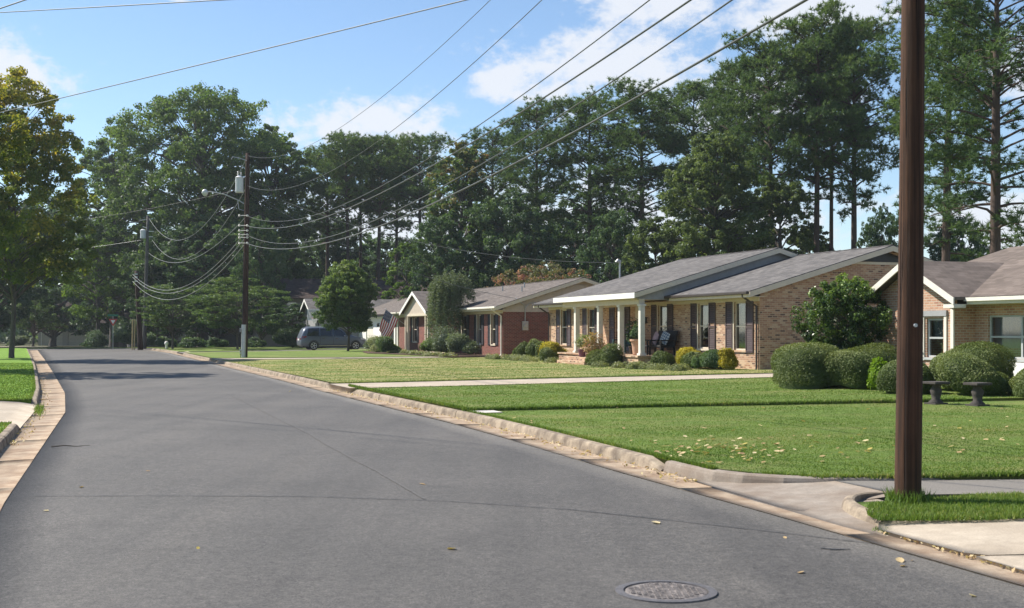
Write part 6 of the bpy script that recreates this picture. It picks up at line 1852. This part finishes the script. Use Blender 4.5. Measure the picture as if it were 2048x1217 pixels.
# ------------------------------------------------------------------ porch things
def on_h1(x, y, z): return M1_ @ Vector((x, y, z))
def planter(name, label, x, y, z, pot_prof, pot_mat, leaf, n, spread, hgt, seed, lsize=0.16, asp=0.14):
    root = empty(name, on_h1(x, y, z), 0, label, 'planter')
    MB().lathe(pot_prof, (0, 0, 0), 18).build('pot', MT[pot_mat] if isinstance(pot_mat, str) else pot_mat, root, smooth=False)
    rng = np.random.default_rng(seed); top = pot_prof[-1][1]
    d = unit(rng, n); d[:, 2] = np.abs(d[:, 2]) + 0.35; C = d * np.array([spread, spread, hgt]) * rng.uniform(0.2, 1, (n, 1)) ** 0.7; C[:, 2] += top
    V, F = leaf_quads(rng, C, lsize, asp, d); link('plant', np_mesh('plant', V, F, 4, np.repeat(np.clip(rng.normal(0.5, 0.22, n), 0, 1), 4)), MT[leaf], root)
    return root
urn = [(0.15, 0), (0.17, 0.05), (0.20, 0.35), (0.24, 0.52), (0.29, 0.56), (0.29, 0.63), (0.25, 0.63)]
planter('urn_planter', 'large terracotta urn beside the last porch column', 13.55, -1.55, 0.73, urn, 'terracotta', 'leaf_dark', 500, 0.3, 0.5, 201, 0.12, 0.4)
pot = [(0.11, 0), (0.13, 0.03), (0.17, 0.27), (0.19, 0.28), (0.19, 0.33), (0.16, 0.33)]
planter('flower_pot', 'plum coloured pot with spiky leaves on the brick step', 9.5, -2.2, 0.585, pot, plain('plum_glaze', (0.16, 0.06, 0.09), 0.3), 'leaf_pale', 300, 0.32, 0.5, 202, 0.28, 0.1)
planter('flower_pot', 'pot of leafy green at the left of the porch steps', 8.3, -1.5, 0.73, pot, 'soil', 'leaf_lime', 400, 0.4, 0.35, 203, 0.22, 0.14)
planter('flower_pot', 'dark pot with red and gold spiky foliage right of the steps', 11.15, -2.35, 0.2, [(r_ * 1.3, z_ * 1.4) for r_, z_ in pot], 'dark_metal', 'leaf_red', 420, 0.5, 0.75, 204, 0.4, 0.09)
planter('flower_pot', 'pot of tall dark foliage behind the third column', 11.6, -0.8, 0.73, pot, 'soil', 'leaf_dark', 500, 0.35, 0.95, 205, 0.16, 0.35)
def porch_chair(label, x, y, rz, mat, cushion=None):
    root = empty('porch_chair', on_h1(x, y, 0.73), HOUSE_ROT + rz, label, 'chair')
    MB().box(-0.36, 0.36, -0.34, 0.34, 0.30, 0.40).build('seat', mat, root, bevel=0.03)
    mb = MB(); mb.prism([(-0.38, 0.32, 0.36), (0.38, 0.32, 0.36), (0.36, 0.46, 0.98), (-0.36, 0.46, 0.98)], (0, 0.07, 0)); o = mb.build('backrest', mat, root); fix_normals(o)
    for sg in (-1, 1):
        MB().box(sg * 0.36, sg * 0.43, -0.34, 0.36, 0.56, 0.61).build('armrest', mat, root)
        for yy in (-0.31, 0.31): MB().box(sg * 0.37, sg * 0.42, yy - 0.03, yy + 0.03, 0, 0.558).build('leg', mat, root)
    return root
porch_chair('teal slatted chair between the second and third columns', 10.7, -0.75, 0.2, plain('teal_paint', (0.05, 0.10, 0.11), 0.6))
ch_ = porch_chair('black wicker porch chair beside the shuttered window', 13.2, -0.75, -0.1, MT['black_fabric'])
ch_ = porch_chair('black wicker porch chair at the right end of the porch', 14.05, -0.7, 0.1, MT['black_fabric'])
def cushion(label, x, y, z, rz, mat):
    root = link('cushion', None or bpy.data.meshes.new('cushion'), None); bpy.data.objects.remove(root)
    mb = MB(); n = 10; g = []
    for i in range(n + 1):
        for j in range(n + 1):
            u, v = i / n * 2 - 1, j / n * 2 - 1; t_ = 0.09 * (1 - u * u) ** 0.5 * (1 - v * v) ** 0.5; g.append((u * 0.25 * (1 - 0.08 * v * v), t_, v * 0.25 * (1 - 0.08 * u * u)))
    m_ = n + 1; fs = []
    for i in range(n):
        for j in range(n): fs.append((i * m_ + j, (i + 1) * m_ + j, (i + 1) * m_ + j + 1, i * m_ + j + 1))
    mb.raw(g, fs); mb.raw([(a, -b, c) for a, b, c in g], [f_[::-1] for f_ in fs]); o = mb.build('cushion', mat, None, smooth=True); fix_normals(o)
    o.location = on_h1(x, y, z); o.rotation_euler = (R(-14), R(18), HOUSE_ROT + rz); return tag(o, label, 'cushion')
M = Mat('plaid_cloth'); wv = M.new('ShaderNodeTexWave'); wv.inputs['Scale'].default_value = 3.0; M.l.new(M.obj(), wv.inputs[0]); wv2 = M.new('ShaderNodeTexWave'); wv2.bands_direction = 'Z'; wv2.inputs['Scale'].default_value = 3.0; M.l.new(M.obj(), wv2.inputs[0])
M.color(M.mix(M.ramp(wv2.outputs[0], [(0.6, (0, 0, 0)), (0.75, (1, 1, 1))]), M.ramp(wv.outputs[0], [(0.4, (0.62, 0.62, 0.60)), (0.65, (0.10, 0.16, 0.24))]), (0.12, 0.18, 0.26))); MT['plaid'] = M.m
cushion('plaid cushion propped on the wicker chair', 14.0, -0.55, 1.42, 0.15, MT['plaid']); cushion('pink and grey cushion on the wicker chair', 13.3, -0.6, 1.40, -0.2, plain('pink_cloth', (0.46, 0.33, 0.36), 0.9, 0.25, 9))

# ------------------------------------------------------------------ garden pedestals
for px, py, lb in ((1872, 809, 'square-topped stone pedestal nearer the pole, before the hedge'), (1955, 813, 'square-topped stone pedestal farther from the pole, before the hedge')):
    x, y, _ = on_ground(px, py, 0.24); z = ground_z(x, y)
    r_ = empty('garden_pedestal', (x, y, z), 0.4, lb, 'pedestal', 'stone pedestals by the hedge')
    MB().box(-0.19, 0.19, -0.19, 0.19, 0.40, 0.45).build('top', MT['stone'], r_, bevel=0.01)
    MB().lathe([(0.13, 0.0), (0.14, 0.05), (0.08, 0.10), (0.10, 0.2), (0.12, 0.28), (0.07, 0.36), (0.13, 0.398)], (0, 0, 0), 14).build('stem', MT['stone'], r_, smooth=True)
    MB().box(-0.16, 0.16, -0.16, 0.16, -0.05, 0.03).build('base', MT['stone'], r_)

# ------------------------------------------------------------------ manhole
mx_, my_, _ = on_ground(1332, 1187, 0.02); s_, t_ = to_st(mx_, my_); mz_ = float(road_z(s_, t_))
man = empty('manhole_cover', (mx_, my_, mz_), 0, 'round cast iron manhole cover set in the road', 'manhole cover')
MT['iron'] = plain('cast_iron', (0.16, 0.15, 0.15), 0.5, 0.25, 30, 0.5, bump=0.3)
M = Mat('worn_lid'); n1 = M.noise(26, 4, 0.7); M.color(M.ramp(n1, [(0.35, (0.07, 0.063, 0.06)), (0.5, (0.17, 0.15, 0.14)), (0.65, (0.30, 0.265, 0.245))])); M.set(Roughness=0.65, Metallic=0.2); M.bump(n1, 0.7, 0.01); MT['lid'] = M.m
mb = MB(); mb.lathe([(0.325, -0.03), (0.325, 0.010), (0.272, 0.012), (0.270, -0.02)], (0, 0, 0), 40, cap=False); mb.build('ring', MT['iron'], man)
lid = MB().lathe([(0.262, -0.03), (0.262, 0.004), (0.25, 0.008)], (0, 0, 0), 40).build('lid', MT['lid'], man)
mb = MB()
for i in range(-6, 7):
    for j in range(-6, 7):
        x, y = i * 0.036, j * 0.036
        if x * x + y * y < 0.23 ** 2: mb.box(x - 0.012, x + 0.012, y - 0.012, y + 0.012, 0.006, 0.013)
o = mb.build('tread', MT['lid'], lid); o['kind'] = 'stuff'

# ------------------------------------------------------------------ fallen leaves and twigs
def leaf_piece(seed):
    rng = np.random.default_rng(seed); n = 9
    u = np.linspace(0, 1, 6); w_ = np.sin(u * math.pi) ** 0.7 * rng.uniform(0.25, 0.42)
    curl = rng.uniform(0.1, 0.35); V = []
    for a, b in zip(u, w_):
        z = curl * (a - 0.5) ** 2 * 0.9 + 0.015
        V += [(a - 0.5, -b, z + curl * b * 1.2), (a - 0.5, 0, z), (a - 0.5, b, z + curl * b * rng.uniform(0.4, 1.3))]
    F = []
    for i in range(5):
        for j in range(2): F.append((i * 3 + j, (i + 1) * 3 + j, (i + 1) * 3 + j + 1, i * 3 + j + 1))
    V = np.array(V); me = np_mesh('fallen_leaf', V, np.array(F), 4, np.full(len(V), rng.uniform(0.2, 0.95))); me.materials.append(MT['dead_leaf']); return me
LEAVES = [leaf_piece(300 + i) for i in range(10)]
def put_leaf(px, py, h, size, label, group, k, extra=0.0):
    x, y, _ = on_ground(px, py, h); s, t = to_st(x, y)
    z = float(road_z(s, t)) + 0.004 if h < 0.05 else float(lawn_z(s, t)) + (0.03 if s > step1(np.array(t)) else 0.0) + 0.02
    o = bpy.data.objects.new('fallen_leaf', LEAVES[k % 10]); COL.objects.link(o); o.location = (x, y, z + extra)
    rr = random.Random(k * 17); o.rotation_euler = (rr.uniform(-0.3, 0.3), rr.uniform(-0.3, 0.3), rr.uniform(0, 6.28)); o.scale = (size,) * 3
    return tag(o, label, 'leaf', group)
for i, (px, py, sz, lb) in enumerate([(903, 1102, 0.085, 'pale fallen leaf alone in the middle of the road'), (845, 971, 0.085, 'brown fallen leaf beside the paving seam'), (1312, 1047, 0.10, 'brown leaf lying on the tar joint'),
                                      (1602, 1146, 0.075, 'tan leaf on the road right of the manhole'), (1800, 1119, 0.09, 'large tan leaf near the right gutter, lying with a smaller one'), (1806, 1130, 0.06, 'small yellowish leaf tucked against the larger tan leaf'),
                                      (1824, 1118, 0.04, 'small pale leaf right of the large tan leaf'), (163, 974, 0.07, 'pale leaf on the road near the left gutter'), (92, 1020, 0.06, 'small leaf just below the tar joint at the left'),
                                      (396, 1098, 0.05, 'small white scrap of leaf on the lower left road'), (580, 783, 0.09, 'pale leaf far up the road near the tree shadow'), (296, 943, 0.06, 'thin pale leaf left of the road middle'),
                                      (1945, 1190, 0.06, 'tan leaf at the bottom right of the road'), (1570, 1074, 0.05, 'dark curled leaf on the tar joint near the gutter')]):
    put_leaf(px, py, 0.02, sz, lb, None, i)
rr = random.Random(9)
n_l = 0
while n_l < 170:
    if n_l < 95: px, py = rr.gauss(1440, 95), rr.gauss(896, 16)
    else: px, py = rr.uniform(1020, 2040), rr.triangular(790, 938, 905)
    x, y, _ = on_ground(px, py, 0.17); s, t = to_st(x, y)
    if t < right_kerb(s) + 0.25 or s < near0(np.array(t)) + 0.1: continue
    put_leaf(px, py, 0.17, rr.uniform(0.055, 0.10), 'dry tan leaf among those strewn over the near lawn', 'fallen leaves strewn over the near lawn', 40 + n_l); n_l += 1
# litter caught in the gutters: too small to count
def litter(name, label, s0, s1, tf, n, seed, spread=0.07):
    rng = np.random.default_rng(seed); s = rng.uniform(s0, s1, n) ; s = s0 + (s1 - s0) * ((s - s0) / (s1 - s0)) ** 1.3
    t = tf(s) + np.abs(rng.normal(0, spread, n)) * (-1 if tf is right_kerb else 1); C = st_grid(s, t, 0.012 + rng.uniform(0, 0.02, n))
    d = np.tile([[0, 0, 1.0]], (n, 1)); V, F = leaf_quads(rng, C, 0.05, 0.55, d); o = link(name, np_mesh(name, V, F, 4, np.repeat(rng.uniform(0, 1, n), 4)), MT['dead_leaf']); return tag(o, label, 'leaf litter', kind='stuff')
litter('leaf_litter', 'dry leaf litter caught along the right kerb', 12, 34, right_kerb, 420, 31, 0.13)
litter('leaf_litter', 'dry leaf litter caught along the left kerb', 19, 45, left_kerb, 240, 32, 0.12)
rng = np.random.default_rng(33); C = np.array([on_ground(1757 + (2048 - 1757) * u, 1060 + 82 * u + rng.normal(0, 2.5), 0.02) for u in rng.uniform(0, 1, 140)])
V, F = leaf_quads(rng, C, 0.045, 0.5, np.tile([[0, 0, 1.0]], (140, 1))); o = link('leaf_litter', np_mesh('leaf_litter', V, F, 4, np.repeat(rng.uniform(0, 1, 140), 4)), MT['dead_leaf']); tag(o, 'dry litter along the edge of the near concrete path', 'leaf litter', kind='stuff')
x, y, _ = on_ground(135, 896, 0.01); mb = MB(); mb.tube([(-0.22, -0.04, 0.02), (-0.05, 0, 0.035), (0.12, 0.03, 0.02), (0.3, 0.09, 0.03)], [0.012, 0.01, 0.007, 0.003], 5); mb.tube([(-0.05, 0, 0.035), (0.02, 0.08, 0.03)], [0.006, 0.002], 4)
o = mb.build('twig', MT['bark'], None); o.location = (x, y, 0.008); tag(o, 'broken twig lying on the road near the left gutter', 'twig')

# ------------------------------------------------------------------ grass blades on the nearer lawns
def blades(name, label, s, t, z, hgt, seed, width=0.011):
    rng = np.random.default_rng(seed); n = len(s); B = st_grid(s, t, z)
    a = rng.uniform(0, 2 * np.pi, n); L = hgt * rng.uniform(0.55, 1.35, n); lean = rng.uniform(0.1, 0.75, n) * L
    tip_ = B + np.stack([np.cos(a) * lean, np.sin(a) * lean, L], -1); b = rng.uniform(0, 2 * np.pi, n)
    sd = np.stack([np.cos(b), np.sin(b), 0 * b], -1) * width * rng.uniform(0.6, 1.3, (n, 1)) * np.maximum(1, B[:, 1:2] / 22)
    V = np.stack([B - sd, B + sd, tip_], 1).reshape(-1, 3); F = np.arange(n * 3).reshape(n, 3)
    patch = 0.10 * np.sin(s * 1.3 + np.sin(t * 0.9)) + 0.10 * np.sin(t * 1.9 - s * 0.7) + 0.08 * np.sin(s * 4.1 + t * 3.3)
    tint = np.clip(0.42 + patch + rng.normal(0, 0.17, n), 0, 1); o = link(name, np_mesh(name, V, F, 3, np.repeat(tint, 3)), MT['blade']); return tag(o, label, 'grass', kind='stuff')
def scatter(seed, s0, s1, t0, t1, dens, fall, ok):
    rng = np.random.default_rng(seed); n = int((s1 - s0) * (t1 - t0) * dens); s = rng.uniform(s0, s1, n); t = rng.uniform(t0, t1, n)
    P = st_grid(s, t, 0 * s); Y = P[:, 1]; px = 1024 + FPX * P[:, 0] / Y
    k = ok(s, t) & (rng.uniform(0, 1, n) < np.clip((fall / Y) ** 2, 0, 1)) & (px > -60) & (px < 2120); return s[k], t[k]
s, t = scatter(1, 9.8, 22.4, 6.7, 17, 2100, 13.5, lambda s, t: (s > near0(t) + 0.02) & (s < step1(t) - 0.01) & (t > right_kerb(s) + 0.14))
blades('grass', 'short green grass of the nearest right lawn', s, t, lawn_z(s, t) - 0.004, 0.015, 2, 0.009)
s, t = scatter(3, 17.5, 33, 6.6, 24, 1500, 16, lambda s, t: (s > step1(t) + 0.01) & (s < drv1a(t) - 0.02) & (t > right_kerb(s) + 0.14))
blades('grass', 'grass of the lawn beyond the dark lawn step', s, t, lawn_z(s, t) + 0.052 - 0.055 * (s - step1(t)) / (drv1a(t) - step1(t)), 0.015, 4)
s, t = scatter(5, 33, 62, 6.6, 22, 700, 19, lambda s, t: (s > drv1b(t) + 0.02) & (s < drv2a(t)) & (t > right_kerb(s) + 0.14))
blades('grass', 'patchy grass before the blond brick house', s, t, lawn_z(s, t) + 0.025 - 0.04 * (s - drv1b(t)) / (drv2a(t) - drv1b(t)), 0.018, 6)
s, t = scatter(7, 2, 62, -14, -0.9, 900, 20, lambda s, t: ((s > 29.5) | (s < 22.3)) & (t < lback(s) + 0.02))
blades('grass', 'bright grass of the left lawn', s, t, lawn_z(s, t) - 0.005, 0.03, 8)
# shaggy edges: along kerbs, the lawn step and the foot of the near pole
rng = np.random.default_rng(12)
es, et, ez = [], [], []
n = 9000; s = 12.0 + 21 * rng.uniform(0, 1, n) ** 1.5; es.append(s); et.append(right_kerb(s) + 0.145 + np.abs(rng.normal(0, 0.035, n))); ez.append(0.125 + np.where(s > 22.2, 0.06, 0) * rng.uniform(0.5, 1, n))
t = rng.uniform(6.9, 17, 9000); es.append(step1(t) + rng.normal(0.01, 0.02, 9000)); et.append(t); ez.append(lawn_z(step1(t), t) + rng.uniform(0.0, 0.05, 9000))
t = rng.uniform(7.0, 12, 5000); es.append(near0(t) + rng.normal(0.015, 0.02, 5000)); et.append(t); ez.append(lawn_z(near0(t), t) - 0.02)
t = rng.uniform(7.0, 20, 5000); es.append(drv1b(t) + rng.normal(0.01, 0.02, 5000)); et.append(t); ez.append(lawn_z(drv1b(t), t) + 0.0)
t = rng.uniform(7.0, 20, 3000); es.append(drv1a(t) + rng.normal(-0.01, 0.02, 3000)); et.append(t); ez.append(lawn_z(drv1a(t), t) - 0.03)
t = rng.uniform(-8, -1.2, 3000); es.append(29.5 + rng.normal(0.0, 0.03, 3000)); et.append(t); ez.append(lawn_z(29.5 + 0 * t, t) - 0.01)
n = 3000; s = 29.5 + 25 * rng.uniform(0, 1, n) ** 1.4; es.append(s); et.append(left_kerb(s) - 0.15 - np.abs(rng.normal(0, 0.03, n))); ez.append(0.12 + 0 * s)
s = np.concatenate(es); t = np.concatenate(et); z = np.concatenate(ez)
blades('grass', 'shaggy grass edging along the kerbs and drives', s, t, z, 0.05, 13, 0.009)
pts = [on_ground(px, py, 0.15) for px, py in zip(rng.uniform(1735, 2060, 16000), rng.uniform(988, 1031, 16000))]
P = np.array(pts); lo = np.interp(1024 + FPX * P[:, 0] / P[:, 1], [1735, 1850, 2060], [999, 996, 986]); hi = np.interp(1024 + FPX * P[:, 0] / P[:, 1], [1735, 1756, 2060], [1016, 1026, 1033]); pyy = HORIZON + FPX * (CAM_H - 0.15) / P[:, 1]
k = (pyy > lo) & (pyy < hi); P = P[k]; s, t = to_st(P[:, 0], P[:, 1]); blades('grass', 'grass of the small island around the near pole', s, t, 0.085 + 0.05 * np.clip((t - 6.6) / 1.2, 0, 1), 0.045, 14, 0.007)
a = rng.uniform(0, 6.28, 420); r_ = np.abs(rng.normal(0.15, 0.03, 420)); x = NPX + np.cos(a) * r_; y = NPY + np.sin(a) * r_; s, t = to_st(x, y); blades('grass', 'tall tuft of grass at the foot of the near pole', s, t, np.full(420, 0.14), 0.10, 15, 0.007)
C = np.array([on_ground(px, py, 0.01)[:2] for px, py in zip(rng.normal(1778, 12, 500), rng.normal(1061, 3, 500))]); s, t = to_st(C[:, 0], C[:, 1]); blades('weed_tuft', 'small weed tuft at the path edge below the near pole', s, t, np.full(500, 0.01), 0.03, 16, 0.007)
C = np.array([on_ground(px, py, 0.01)[:2] for px, py in zip(rng.normal(78, 5, 500), rng.normal(821, 5, 500))]); s, t = to_st(C[:, 0], C[:, 1]); blades('weed_tuft', 'weed tuft growing in the left gutter', s, t, np.full(500, 0.01), 0.05, 17, 0.008)

# ------------------------------------------------------------------ the air
hz_mb = MB().box(-960, 960, -80, 1560, -2.0, 33.0)
hz_o = hz_mb.build('haze', None)
hm = bpy.data.materials.new('haze_air'); hm.use_nodes = True; hn = hm.node_tree.nodes; hn.clear()
ho = hn.new('ShaderNodeOutputMaterial'); hv = hn.new('ShaderNodeVolumePrincipled')
hv.inputs['Color'].default_value = (0.82, 0.91, 1.0, 1); hv.inputs['Density'].default_value = 0.00024; hv.inputs['Anisotropy'].default_value = 0.35
hm.node_tree.links.new(hv.outputs[0], ho.inputs['Volume'])
hz_o.data.materials.clear(); hz_o.data.materials.append(hm)
tag(hz_o, 'thin pale haze in the air over the street', 'haze', kind='stuff')
